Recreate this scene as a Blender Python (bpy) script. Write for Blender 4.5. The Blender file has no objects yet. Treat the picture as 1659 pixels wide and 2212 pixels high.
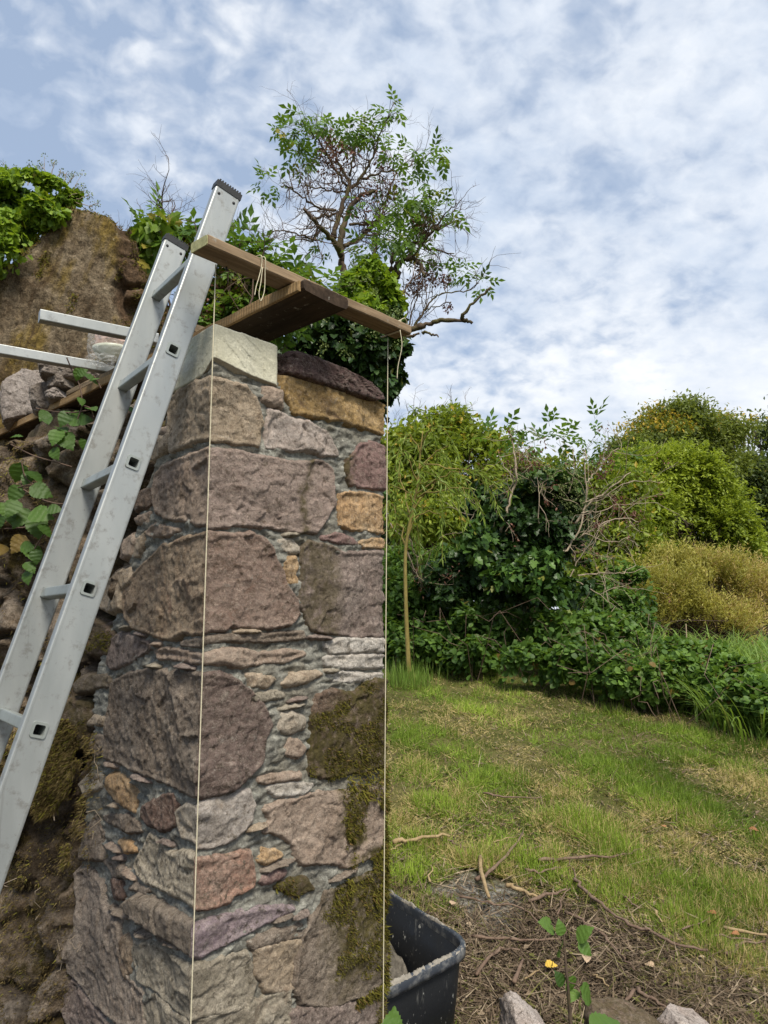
import bpy, math, random
import numpy as np
from mathutils import Vector

R_ = math.radians
random.seed(11)
rng = np.random.default_rng(11)
S = bpy.context.scene
COL = S.collection

# ------------------------------------------------------------------ camera
EYE = 1.45                      # eye height above the ground at the pillar
PITCH = R_(8.0)
F = 1598.0                      # focal length in units of a 1659 x 2212 view
cam_d = bpy.data.cameras.new("camera")
cam = bpy.data.objects.new("camera", cam_d)
COL.objects.link(cam)
cam.location = (0, 0, EYE)
cam.rotation_euler = (R_(90) + PITCH, 0, 0)
cam_d.sensor_fit = 'VERTICAL'
cam_d.sensor_height = 36.0
cam_d.sensor_width = 27.0
cam_d.lens = 36.0 * F / 2212.0
cam_d.clip_start = 0.05
cam_d.clip_end = 3000
S.camera = cam

# ------------------------------------------------------------------ sun, sky, exposure
SUN_EL, SUN_AZ = R_(54), R_(163)      # azimuth measured from +Y (view) towards +X
sd = bpy.data.lights.new("sun", 'SUN')
sd.energy = 3.5
sd.angle = R_(18)
sd.color = (1.0, 0.93, 0.80)
sun = bpy.data.objects.new("sun", sd)
COL.objects.link(sun)
sdir = Vector((math.cos(SUN_EL) * math.sin(SUN_AZ), math.cos(SUN_EL) * math.cos(SUN_AZ), math.sin(SUN_EL)))
sun.rotation_euler = sdir.to_track_quat('Z', 'Y').to_euler()
sun.location = (3, -3, 8)

world = bpy.data.worlds.new("World")
S.world = world
world.use_nodes = True


def build_world():
    nt = world.node_tree
    nt.nodes.clear()
    N, L = nt.nodes.new, nt.links.new
    out = N('ShaderNodeOutputWorld')
    bg = N('ShaderNodeBackground')
    bg.inputs['Strength'].default_value = 0.12
    sky = N('ShaderNodeTexSky')
    sky.sky_type = 'NISHITA'
    sky.sun_disc = False
    sky.sun_elevation = SUN_EL
    sky.sun_rotation = SUN_AZ
    sky.air_density = 1.0
    sky.dust_density = 1.0
    tc = N('ShaderNodeTexCoord')
    sep = N('ShaderNodeSeparateXYZ')
    L(tc.outputs['Generated'], sep.inputs[0])

    def M(op, a, b=None, clamp=False):
        n = N('ShaderNodeMath')
        n.operation = op
        n.use_clamp = clamp
        for i, x in enumerate((a, b)):
            if x is None:
                continue
            if isinstance(x, (int, float)):
                n.inputs[i].default_value = x
            else:
                L(x, n.inputs[i])
        return n.outputs[0]

    def ramp(x, stops):
        r = N('ShaderNodeValToRGB')
        e = r.color_ramp.elements
        while len(e) < len(stops):
            e.new(0.5)
        for k, (p, c) in enumerate(stops):
            e[k].position = p
            e[k].color = (c, c, c, 1)
        L(x, r.inputs[0])
        return r.outputs[0]

    # cloud layer: project the view direction on a plane overhead
    zz = M('ADD', M('MAXIMUM', sep.outputs[2], 0.0), 0.42)
    comb = N('ShaderNodeCombineXYZ')
    L(M('DIVIDE', sep.outputs[0], zz), comb.inputs[0])
    L(M('DIVIDE', sep.outputs[1], zz), comb.inputs[1])
    comb.inputs[2].default_value = 3.7
    mp = N('ShaderNodeMapping')
    mp.inputs['Rotation'].default_value = (0, 0, R_(-20))
    mp.inputs['Scale'].default_value = (1.55, 1.75, 1.0)
    L(comb.outputs[0], mp.inputs[0])

    def noise(scale, detail, rough, dist=0.0, off=0.0):
        v = mp.outputs[0]
        if off:
            m2 = N('ShaderNodeMapping')
            m2.inputs['Location'].default_value = (off, off * 1.7, off * .6)
            L(v, m2.inputs[0])
            v = m2.outputs[0]
        n = N('ShaderNodeTexNoise')
        n.inputs['Scale'].default_value = scale
        n.inputs['Detail'].default_value = detail
        n.inputs['Roughness'].default_value = rough
        n.inputs['Distortion'].default_value = dist
        L(v, n.inputs['Vector'])
        return n.outputs['Fac']

    big = noise(1.1, 3, .5, .2, 4.2)
    mid = noise(3.6, 4, .52, .25, 1.3)
    dap = noise(13.0, 4, .5, .25, 2.9)
    fine = noise(24.0, 4, .6, .3)
    puff = N('ShaderNodeTexVoronoi')
    puff.feature = 'SMOOTH_F1'
    puff.inputs['Scale'].default_value = 5.2
    puff.inputs['Smoothness'].default_value = .8
    wob = N('ShaderNodeVectorMath')
    wob.operation = 'ADD'
    wsc = N('ShaderNodeVectorMath')
    wsc.operation = 'SCALE'
    wsc.inputs['Scale'].default_value = .42
    wn = N('ShaderNodeTexNoise')
    wn.inputs['Scale'].default_value = 4.5
    wn.inputs['Detail'].default_value = 5
    L(mp.outputs[0], wn.inputs['Vector'])
    L(wn.outputs['Color'], wsc.inputs[0])
    L(mp.outputs[0], wob.inputs[0])
    L(wsc.outputs[0], wob.inputs[1])
    L(wob.outputs[0], puff.inputs['Vector'])
    cell = M('SUBTRACT', .62, puff.outputs['Distance'])
    rip = M('ADD', M('ADD', M('MULTIPLY', big, .44), M('MULTIPLY', mid, .26)), M('ADD', M('ADD', M('MULTIPLY', fine, .05), M('MULTIPLY', dap, .56)), M('MULTIPLY', cell, .14)))
    # more cloud to the right of the view and towards the horizon
    bias = M('ADD', M('MULTIPLY', sep.outputs[0], .28), M('MULTIPLY', M('SUBTRACT', .45, sep.outputs[2]), .14))
    cov = ramp(M('ADD', rip, bias), [(0.57, 0.0), (0.66, .34), (.74, .74), (.84, 1.0)])
    dense = ramp(M('ADD', M('MULTIPLY', noise(2.2, 4, .55, .2, 7.7), .8), M('MULTIPLY', fine, .2)), [(0.35, .0), (.68, 1.0)])
    mix0 = N('ShaderNodeMix')
    mix0.data_type = 'RGBA'
    mix0.inputs[6].default_value = (3.5, 4.05, 4.9, 1)      # thin veil
    mix0.inputs[7].default_value = (5.6, 5.75, 5.95, 1)      # bright cloud
    L(dense, mix0.inputs[0])
    thin = N('ShaderNodeMix')
    thin.data_type = 'RGBA'
    thin.inputs[0].default_value = .8
    L(sky.outputs[0], thin.inputs[6])
    thin.inputs[7].default_value = (2.35, 2.95, 3.95, 1)
    mix1 = N('ShaderNodeMix')
    mix1.data_type = 'RGBA'
    L(cov, mix1.inputs[0])
    L(thin.outputs[2], mix1.inputs[6])
    L(mix0.outputs[2], mix1.inputs[7])
    # pale haze near the horizon
    hz = ramp(sep.outputs[2], [(0.02, .75), (.30, 0.0)])
    mix2 = N('ShaderNodeMix')
    mix2.data_type = 'RGBA'
    L(hz, mix2.inputs[0])
    L(mix1.outputs[2], mix2.inputs[6])
    mix2.inputs[7].default_value = (4.5, 4.8, 5.3, 1)
    L(mix2.outputs[2], bg.inputs['Color'])
    L(bg.outputs[0], out.inputs['Surface'])


build_world()
S.view_settings.view_transform = 'Standard'
S.view_settings.look = 'None'
S.view_settings.gamma = 1.0
S.view_settings.exposure = 0.6

# ------------------------------------------------------------------ geometry helpers
cp, sp = math.cos(PITCH), math.sin(PITCH)
UP = np.array([0., 0., 1.])


def ray(u, v):
    a = (u - 829.5) / F
    b = (1106 - v) / F
    return np.array([a, cp - b * sp, sp + b * cp])


def Y(u, v, y):
    """world point seen at view position u,v and standing y metres ahead"""
    r = ray(u, v)
    p = r * (y / r[1])
    return np.array([p[0], p[1], p[2] + EYE])


def Z(u, v, z):
    """world point seen at u,v at height z (world)"""
    r = ray(u, v)
    p = r * ((z - EYE) / r[2])
    return np.array([p[0], p[1], z])


def ground_h(x, y):
    x = np.asarray(x, float)
    y = np.asarray(y, float)
    g = 0.14 * np.clip(y - 2.8, 0, 6.7)
    g = g - 0.035 * np.clip(y - 10, 0, 25) - 0.02 * np.clip(x - 2.6, 0, 8) * np.clip(y - 5, 0, 5) / 2
    return g


def on_ground(u, v):
    r = ray(u, v)
    lo, hi = 0.5, 60.0
    for _ in range(50):
        m = (lo + hi) / 2
        p = r * (m / r[1])
        if p[2] + EYE > float(ground_h(p[0], p[1])):
            lo = m
        else:
            hi = m
    p = r * (lo / r[1])
    return np.array([p[0], p[1], float(ground_h(p[0], p[1]))])


def _hash(ix, iy, iz, seed):
    h = (ix * 374761393 + iy * 668265263 + iz * 2147483647 + seed * 1274126177) & 0xFFFFFFFF
    h = ((h ^ (h >> 13)) * 1274126177) & 0xFFFFFFFF
    h = ((h ^ (h >> 16)) * 2246822519) & 0xFFFFFFFF
    h = h ^ (h >> 15)
    return (h & 0xFFFFFF) / float(0xFFFFFF) * 2 - 1


def vn(p, seed=0):
    p = np.asarray(p, float)
    if p.shape[1] == 2:
        p = np.concatenate([p, np.zeros((len(p), 1))], 1)
    i = np.floor(p).astype(np.int64)
    f = p - i
    f = f * f * (3 - 2 * f)
    r = 0
    for dx in (0, 1):
        wx = f[:, 0] if dx else 1 - f[:, 0]
        for dy in (0, 1):
            wy = f[:, 1] if dy else 1 - f[:, 1]
            for dz in (0, 1):
                wz = f[:, 2] if dz else 1 - f[:, 2]
                r = r + wx * wy * wz * _hash(i[:, 0] + dx, i[:, 1] + dy, i[:, 2] + dz, seed)
    return r


def fbm(p, oct=4, seed=0, rough=.5):
    a, r, t = 1.0, 0, 0
    p = np.asarray(p, float)
    for k in range(oct):
        r = r + a * vn(p * (2 ** k) + k * 17.3, seed + k)
        t += a
        a *= rough
    return r / t


def worley(p, seed=0):
    """F1, F2 of 2-D cell noise"""
    p = np.asarray(p, float)
    i = np.floor(p).astype(np.int64)
    f1 = np.full(len(p), 9.0)
    f2 = np.full(len(p), 9.0)
    idx = np.zeros(len(p))
    for dx in (-1, 0, 1):
        for dy in (-1, 0, 1):
            cx, cy = i[:, 0] + dx, i[:, 1] + dy
            px = cx + .5 + .45 * _hash(cx, cy, cx * 0 + 1, seed)
            py = cy + .5 + .45 * _hash(cx, cy, cx * 0 + 2, seed)
            d = np.hypot(p[:, 0] - px, p[:, 1] - py)
            new = d < f1
            f2 = np.where(new, f1, np.minimum(f2, d))
            idx = np.where(new, _hash(cx, cy, cx * 0 + 3, seed), idx)
            f1 = np.where(new, d, f1)
    return f1, f2, idx


def facet(p, seed=0):
    """flat tilted chips: each cell is a plane of its own"""
    p = np.asarray(p, float)
    i = np.floor(p).astype(np.int64)
    best = np.full(len(p), 9.0)
    h = np.zeros(len(p))
    for dx in (-1, 0, 1):
        for dy in (-1, 0, 1):
            cx, cy = i[:, 0] + dx, i[:, 1] + dy
            ox = p[:, 0] - (cx + .5 + .45 * _hash(cx, cy, cx * 0 + 1, seed))
            oy = p[:, 1] - (cy + .5 + .45 * _hash(cx, cy, cx * 0 + 2, seed))
            d = np.hypot(ox, oy)
            new = d < best
            best = np.where(new, d, best)
            hh = .35 * _hash(cx, cy, cx * 0 + 3, seed) + ox * _hash(cx, cy, cx * 0 + 4, seed) + oy * _hash(cx, cy, cx * 0 + 5, seed)
            h = np.where(new, hh, h)
    return h


def smooth(a, b, x):
    t = np.clip((x - a) / (b - a), 0, 1)
    return t * t * (3 - 2 * t)


class MB:
    """collects vertices, faces and a per-vertex tint; links them as one mesh object"""

    def __init__(s):
        s.v, s.c, s.polys, s.n = [], [], [], 0

    def add(s, v, f, c=None):
        v = np.asarray(v, float).reshape(-1, 3)
        f = np.asarray(f, np.int64)
        s.v.append(v)
        if c is None:
            c = np.tile([.5, .5, .5], (len(v), 1))
        s.c.append(np.asarray(c, float))
        s.polys.append(f + s.n)
        s.n += len(v)

    def build(s, name, mat, parent=None, smooth_=True):
        me = bpy.data.meshes.new(name)
        v = np.concatenate(s.v)
        c = np.concatenate(s.c)
        me.vertices.add(len(v))
        me.vertices.foreach_set('co', v.ravel())
        starts, tot, idx, p = [], [], [], 0
        for f in s.polys:
            k = f.shape[1]
            starts.append(p + np.arange(len(f)) * k)
            tot.append(np.full(len(f), k))
            idx.append(f.ravel())
            p += f.size
        idx = np.concatenate(idx).astype(np.int32)
        starts = np.concatenate(starts).astype(np.int32)
        me.loops.add(len(idx))
        me.loops.foreach_set('vertex_index', idx)
        me.polygons.add(len(starts))
        me.polygons.foreach_set('loop_start', starts)
        me.update(calc_edges=True)
        me.polygons.foreach_set('use_smooth', np.full(len(starts), smooth_))
        a = me.attributes.new('tint', 'FLOAT_COLOR', 'POINT')
        a.data.foreach_set('color', np.concatenate([c, np.ones((len(c), 1))], 1).ravel())
        me.materials.append(mat)
        me.validate()
        o = bpy.data.objects.new(name, me)
        COL.objects.link(o)
        if parent is not None:
            attach(o, parent)
        return o

    # --- shapes
    def tube(s, pts, rad, sides=6, c=None, cap=True):
        pts = np.asarray(pts, float)
        n = len(pts)
        rad = np.broadcast_to(np.asarray(rad, float), (n,))
        tan = np.gradient(pts, axis=0)
        tan /= np.linalg.norm(tan, axis=1)[:, None] + 1e-9
        ref = np.array([.31, .2, .93]) if abs(tan[0][2]) < .9 else np.array([1., .1, 0])
        b = np.cross(tan, ref)
        b /= np.linalg.norm(b, axis=1)[:, None] + 1e-9
        w = np.cross(tan, b)
        a = np.arange(sides) / sides * 2 * np.pi
        ring = pts[:, None] + rad[:, None, None] * (np.cos(a)[None, :, None] * b[:, None] + np.sin(a)[None, :, None] * w[:, None])
        q = []
        for i in range(n - 1):
            for k in range(sides):
                k2 = (k + 1) % sides
                q.append((i * sides + k, i * sides + k2, (i + 1) * sides + k2, (i + 1) * sides + k))
        m = s.n
        col = None if c is None else np.tile(c, (n * sides, 1))
        s.add(ring.reshape(-1, 3), q, col)
        if cap:
            s.polys.append(np.array([[m + k for k in range(sides)][::-1]]))
            s.polys.append(np.array([[m + (n - 1) * sides + k for k in range(sides)]]))

    def prism(s, o, a, b, h, bev=0.0):
        """box spanned by the vectors a, b, h from corner o (optionally with bevelled long edges along a)"""
        o, a, b, h = [np.asarray(x, float) for x in (o, a, b, h)]
        if bev <= 0:
            prof = [(0, 0), (1, 0), (1, 1), (0, 1)]
        else:
            eb, eh = bev / np.linalg.norm(b), bev / np.linalg.norm(h)
            k = .3
            prof = [(eb, 0), (1 - eb, 0), (1 - k * eb, k * eh), (1, eh), (1, 1 - eh), (1 - k * eb, 1 - k * eh), (1 - eb, 1), (eb, 1),
                    (k * eb, 1 - k * eh), (0, 1 - eh), (0, eh), (k * eb, k * eh)]
        m = len(prof)
        v = [o + b * x + h * y for x, y in prof] + [o + a + b * x + h * y for x, y in prof]
        q = [(i, (i + 1) % m, m + (i + 1) % m, m + i) for i in range(m)]
        st = s.n
        s.add(v, q)
        s.polys.append(np.array([[st + i for i in range(m)][::-1]]))
        s.polys.append(np.array([[st + m + i for i in range(m)]]))

    def scatter(s, tv, tf, pos, axis, nrm, size, c):
        """copies of a small template (x = width, y = length, z = normal) at many places"""
        tv = np.asarray(tv, float)
        axis = axis / (np.linalg.norm(axis, axis=1)[:, None] + 1e-9)
        b = np.cross(axis, nrm)
        b /= np.linalg.norm(b, axis=1)[:, None] + 1e-9
        n = np.cross(b, axis)
        size = np.asarray(size, float)
        if size.ndim == 1:
            size = np.stack([size, size, size], 1)
        P = (pos[:, None] + tv[None, :, 0:1] * (b * size[:, 0:1])[:, None] + tv[None, :, 1:2] * (axis * size[:, 1:2])[:, None]
             + tv[None, :, 2:3] * (n * size[:, 2:3])[:, None])
        k = len(tv)
        base = s.n + (np.arange(len(pos)) * k)
        s.v.append(P.reshape(-1, 3))
        s.c.append(np.repeat(c, k, 0))
        for f in (tf if isinstance(tf, list) else [tf]):
            f = np.asarray(f)
            s.polys.append((base[:, None, None] + f[None]).reshape(-1, f.shape[1]))
        s.n += k * len(pos)


def attach(o, parent):
    o.parent = parent
    o.matrix_parent_inverse = parent.matrix_basis.inverted()


def tag(o, label, cat=None, group=None, kind=None):
    if label:
        o['label'] = label
    if cat:
        o['category'] = cat
    if group:
        o['group'] = group
    if kind:
        o['kind'] = kind
    return o


def thing(name, loc, label, cat, group=None):
    o = bpy.data.objects.new(name, None)
    o.empty_display_size = .1
    o.location = loc
    COL.objects.link(o)
    return tag(o, label, cat, group)


def rnd_dirs(n):
    d = rng.normal(size=(n, 3))
    return d / np.linalg.norm(d, axis=1)[:, None]


# ------------------------------------------------------------------ material helpers
class NT:
    def __init__(s, name):
        s.m = bpy.data.materials.new(name)
        s.m.use_nodes = True
        s.t = s.m.node_tree
        s.t.nodes.clear()
        s.out = s.t.nodes.new('ShaderNodeOutputMaterial')
        s.b = s.t.nodes.new('ShaderNodeBsdfPrincipled')
        s.t.links.new(s.b.outputs[0], s.out.inputs[0])
        s.tc = s.t.nodes.new('ShaderNodeTexCoord')
        s.geo = s.t.nodes.new('ShaderNodeNewGeometry')

    def L(s, a, b):
        s.t.links.new(a, b)

    def put(s, node, sock, x):
        if isinstance(x, (int, float)):
            node.inputs[sock].default_value = x
        elif isinstance(x, tuple):
            node.inputs[sock].default_value = x if len(x) == 4 else (*x, 1)
        else:
            s.L(x, node.inputs[sock])

    def noise(s, scale, detail=4, rough=.55, vec=None, dist=0.0, stretch=None, color=False):
        v = vec or s.geo.outputs['Position']
        if stretch:
            mp = s.t.nodes.new('ShaderNodeMapping')
            mp.inputs['Scale'].default_value = stretch
            s.L(v, mp.inputs[0])
            v = mp.outputs[0]
        n = s.t.nodes.new('ShaderNodeTexNoise')
        n.inputs['Scale'].default_value = scale
        n.inputs['Detail'].default_value = detail
        n.inputs['Roughness'].default_value = rough
        n.inputs['Distortion'].default_value = dist
        s.L(v, n.inputs['Vector'])
        return n.outputs['Color' if color else 'Fac']

    def voro(s, scale, feature='F1', vec=None, out='Distance'):
        n = s.t.nodes.new('ShaderNodeTexVoronoi')
        n.feature = feature
        n.inputs['Scale'].default_value = scale
        s.L(vec or s.geo.outputs['Position'], n.inputs['Vector'])
        return n.outputs[out]

    def ramp(s, x, stops, interp='LINEAR'):
        r = s.t.nodes.new('ShaderNodeValToRGB')
        r.color_ramp.interpolation = interp
        e = r.color_ramp.elements
        while len(e) < len(stops):
            e.new(.5)
        for k, (p, c) in enumerate(stops):
            e[k].position = p
            e[k].color = (c, c, c, 1) if isinstance(c, (int, float)) else (*c, 1)
        s.L(x, r.inputs[0])
        return r.outputs[0]

    def mix(s, f, a, b, mode='MIX'):
        n = s.t.nodes.new('ShaderNodeMix')
        n.data_type = 'RGBA'
        n.blend_type = mode
        s.put(n, 0, f)
        s.put(n, 6, a)
        s.put(n, 7, b)
        return n.outputs[2]

    def math(s, op, a, b=0.0, clamp=False):
        n = s.t.nodes.new('ShaderNodeMath')
        n.operation = op
        n.use_clamp = clamp
        s.put(n, 0, a)
        s.put(n, 1, b)
        return n.outputs[0]

    def attr(s, which=None):
        n = s.t.nodes.new('ShaderNodeAttribute')
        n.attribute_name = 'tint'
        if which is None:
            return n.outputs['Color']
        sp_ = s.t.nodes.new('ShaderNodeSeparateColor')
        s.L(n.outputs['Color'], sp_.inputs[0])
        return sp_.outputs[which]

    def bump(s, h, strength=.5, dist=.01, prev=None):
        n = s.t.nodes.new('ShaderNodeBump')
        n.inputs['Strength'].default_value = strength
        n.inputs['Distance'].default_value = dist
        s.L(h, n.inputs['Height'])
        if prev is not None:
            s.L(prev, n.inputs['Normal'])
        return n.outputs[0]

    def fin(s, color, rough=.8, normal=None, metal=0.0, spec=.3):
        s.put(s.b, 'Base Color', color)
        s.put(s.b, 'Roughness', rough)
        s.put(s.b, 'Metallic', metal)
        s.put(s.b, 'Specular IOR Level', spec)
        if normal is not None:
            s.L(normal, s.b.inputs['Normal'])
        return s.m


def stone_mat(name, c1, c2, c3, patch=.5, streak=None, alt=None, sat=.86):
    """tint.r = 1 on the second face colour, tint.g = moss cover"""
    n = NT(name)
    st = streak or (1, 1, 1)
    base = n.mix(n.ramp(n.noise(9, 5, .6, dist=.4, stretch=st), [(.36, 0.), (.66, 1.)]), c1, c2)
    if alt:
        b2 = n.mix(n.ramp(n.noise(11, 5, .6, dist=.4), [(.36, 0.), (.66, 1.)]), alt[0], alt[1])
        base = n.mix(n.attr(0), base, b2)
    base = n.mix(n.ramp(n.noise(16, 6, .65, dist=.8), [(patch, 0.), (patch + .14, .85)]), base, c3)
    # dirt in small pits, pale lichen flecks
    base = n.mix(n.ramp(n.noise(46, 4, .7), [(.34, .8), (.45, 0.)]), base, (c1[0] * .30, c1[1] * .29, c1[2] * .26))
    base = n.mix(n.ramp(n.noise(34, 5, .7, stretch=(1, 1, 1.4)), [(.62, 0.), (.70, .45)]), base, (.44, .40, .34))
    base = n.mix(n.ramp(n.noise(13, 7, .68, dist=1.2, stretch=(1, 1, 1.5)), [(.480, 0.), (.497, .7), (.512, 0.)]), base, (c1[0] * .42, c1[1] * .38, c1[2] * .34))
    base = n.mix(n.ramp(n.noise(19, 7, .68, dist=1.5, stretch=(1, 1, 1.8)), [(.485, 0.), (.5, .5), (.515, 0.)]), base, (.46, .39, .31))
    rr_ = random.Random(name)
    a_ = rr_.uniform(.20, .46)
    base = n.mix(1.0, base, n.ramp(n.noise(rr_.uniform(40, 110), 6, .75, stretch=(1, 1, rr_.choice([.6, 1, 1.8]))), [(.32, 1 - a_), (.68, 1 + a_)]), 'MULTIPLY')
    grain = n.ramp(n.noise(260, 3, .7), [(.25, .70), (.75, 1.25)])
    base = n.mix(1.0, base, grain, 'MULTIPLY')
    mossn = n.math('MULTIPLY', n.attr(1), n.ramp(n.noise(38, 5, .7), [(.33, 0.), (.52, 1.)]), True)
    mcol = n.mix(n.noise(60, 3), (.028, .022, .006), (.12, .095, .018))
    base = n.mix(mossn, base, mcol)
    nb = n.bump(n.noise(34, 7, .72, dist=.8), .75, .016)
    nb = n.bump(n.noise(95, 6, .78), .8, .009, nb)
    hs = n.t.nodes.new('ShaderNodeHueSaturation')
    hs.inputs['Saturation'].default_value = sat
    n.L(base, hs.inputs['Color'])
    return n.fin(hs.outputs[0], .88, nb, spec=.22)


def leaf_mat(name, dark, mid, light, alt=None, rough=.5, trans=.36, spec=.3):
    """tint.r picks the shade, tint.g > .5 picks the alternative (autumn) colour"""
    n = NT(name)
    col = n.ramp(n.attr(0), [(0., dark), (.5, mid), (1., light)])
    if alt:
        col = n.mix(n.ramp(n.attr(1), [(.45, 0.), (.55, 1.)]), col, alt)
    n.fin(col, rough, None, spec=spec)
    tr = n.t.nodes.new('ShaderNodeBsdfTranslucent')
    tcol = n.mix(.5, col, (light[0] * 1.5, light[1] * 1.5, light[2] * .6))
    n.L(tcol, tr.inputs['Color'])
    mx = n.t.nodes.new('ShaderNodeMixShader')
    mx.inputs[0].default_value = trans
    n.L(n.b.outputs[0], mx.inputs[1])
    n.L(tr.outputs[0], mx.inputs[2])
    n.L(mx.outputs[0], n.out.inputs[0])
    return n.m


def bark_mat(name, c1, c2, moss=None):
    n = NT(name)
    col = n.mix(n.ramp(n.noise(22, 5, .65, stretch=(1, 1, .35)), [(.35, 0.), (.65, 1.)]), c1, c2)
    if moss:
        col = n.mix(n.ramp(n.noise(7, 4, .6), [(.5, 0.), (.62, 1.)]), col, moss)
    return n.fin(col, .9, n.bump(n.noise(60, 5, .7, stretch=(1, 1, .3)), .6, .01), spec=.2)


def wood_mat(name, c1, c2, axis, scale=1.0, dirt=None, saw=False):
    """timber: grain runs along the horizontal direction `axis`"""
    n = NT(name)
    mp = n.t.nodes.new('ShaderNodeMapping')
    mp.inputs['Rotation'].default_value = (0, 0, -math.atan2(axis[1], axis[0]))
    n.L(n.geo.outputs['Position'], mp.inputs[0])
    v = mp.outputs[0]
    g = n.noise(34 * scale, 6, .65, vec=v, dist=.6, stretch=(.06, 1, 1))
    col = n.mix(n.ramp(g, [(.3, 0.), (.7, 1.)]), c1, c2)
    col = n.mix(n.ramp(n.noise(5, 5, .6, vec=v, stretch=(.4, 1, 1)), [(.42, 0.), (.66, .8)]), col, dirt or (c1[0] * .5, c1[1] * .5, c1[2] * .5))
    col = n.mix(n.ramp(n.noise(48, 6, .75), [(.60, 0.), (.68, .6)]), col, (.33, .31, .27))
    col = n.mix(1.0, col, n.ramp(n.noise(70 * scale, 5, .7, vec=v, stretch=(.05, 1, 1)), [(.3, .6), (.7, 1.35)]), 'MULTIPLY')
    nb = n.bump(g, .5, .004)
    if saw:
        w = n.t.nodes.new('ShaderNodeTexWave')
        w.inputs['Scale'].default_value = 26
        w.inputs['Distortion'].default_value = 3.5
        n.L(v, w.inputs['Vector'])
        col = n.mix(n.ramp(w.outputs['Fac'], [(.2, .45), (.6, 0.)]), col, (c1[0] * .45, c1[1] * .42, c1[2] * .35))
        nb = n.bump(w.outputs['Fac'], .3, .003, nb)
    return n.fin(col, .85, nb, spec=.2)


MT = {}
MT['tan'] = stone_mat('stone_tan', (.33, .245, .155), (.43, .335, .235), (.22, .145, .09), .56)
MT['pink'] = stone_mat('stone_pink', (.30, .215, .155), (.38, .285, .215), (.21, .135, .10), .58, alt=((.33, .245, .205), (.265, .195, .16)))
MT['palepink'] = stone_mat('stone_pale_pink', (.40, .32, .27), (.47, .40, .36), (.30, .19, .15), .58)
MT['rose'] = stone_mat('stone_rose', (.215, .125, .11), (.27, .165, .145), (.17, .12, .09), .60)
MT['brown'] = stone_mat('stone_brown', (.245, .165, .10), (.345, .255, .165), (.19, .105, .07), .56, streak=(1, 1, .4), alt=((.225, .148, .112), (.28, .195, .15)))
MT['greypurple'] = stone_mat('stone_grey_purple', (.205, .150, .125), (.265, .205, .175), (.25, .19, .15), .60, streak=(.7, .7, 1.6))
MT['browngrey'] = stone_mat('stone_brown_grey', (.165, .122, .088), (.27, .215, .165), (.33, .28, .225), .62, alt=((.140, .096, .080), (.185, .130, .108)))
MT['purple'] = stone_mat('stone_purple', (.085, .048, .043), (.145, .088, .078), (.20, .135, .12), .60)
MT['yellow'] = stone_mat('stone_yellow', (.33, .215, .085), (.40, .275, .13), (.20, .125, .075), .57, streak=(.6, .6, 1.5), sat=.98)
MT['orange'] = stone_mat('stone_orange', (.42, .25, .11), (.48, .33, .18), (.38, .30, .20), .58, sat=.92)
MT['cream'] = stone_mat('stone_cream', (.40, .33, .245), (.46, .40, .32), (.30, .22, .15), .58, alt=((.42, .37, .33), (.36, .31, .27)))
MT['creamred'] = stone_mat('stone_cream_red', (.37, .31, .22), (.43, .37, .28), (.27, .20, .13), .58, alt=((.33, .165, .105), (.30, .20, .15)))
MT['lilac'] = stone_mat('stone_lilac', (.185, .145, .105), (.24, .19, .145), (.15, .11, .085), .60, streak=(.5, .5, 2), alt=((.25, .185, .205), (.31, .245, .255)))
MT['white'] = stone_mat('stone_whitish', (.46, .41, .35), (.52, .48, .43), (.34, .27, .20), .60, streak=(.6, .6, 1.6))
MT['mossy'] = stone_mat('stone_mossy', (.135, .085, .055), (.20, .14, .10), (.26, .20, .15), .62)
MT['reddark'] = stone_mat('stone_dark_red', (.13, .075, .055), (.19, .12, .09), (.10, .06, .045), .58)
MT['slabtan'] = stone_mat('stone_slab', (.225, .175, .135), (.32, .255, .20), (.36, .25, .17), .58, streak=(1, 1, .35))
MT['lowcream'] = stone_mat('stone_low_cream', (.27, .23, .165), (.37, .32, .24), (.21, .16, .11), .57)


def mortar_mat():
    n = NT('mortar')
    col = n.mix(n.ramp(n.noise(22, 5, .65), [(.35, 0.), (.68, 1.)]), (.175, .170, .148), (.30, .295, .258))
    col = n.mix(n.ramp(n.noise(48, 5, .7), [(.56, 0.), (.66, .75)]), col, (.42, .42, .37))
    col = n.mix(n.ramp(n.noise(9, 4, .6), [(.30, .55), (.45, 0.)]), col, (.09, .075, .055))
    col = n.mix(n.ramp(n.noise(5, 4, .6), [(.50, 0.), (.62, .5)]), col, (.20, .175, .13))
    col = n.mix(1.0, col, n.ramp(n.noise(55, 6, .8), [(.32, .5), (.68, 1.4)]), 'MULTIPLY')
    col = n.mix(1.0, col, n.ramp(n.noise(260, 3, .7), [(.25, .72), (.75, 1.2)]), 'MULTIPLY')
    nb = n.bump(n.noise(60, 6, .7), .8, .012)
    nb = n.bump(n.noise(220, 4, .7), .5, .004, nb)
    return n.fin(col, .95, nb, spec=.15)


MT['mortar'] = mortar_mat()


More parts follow.
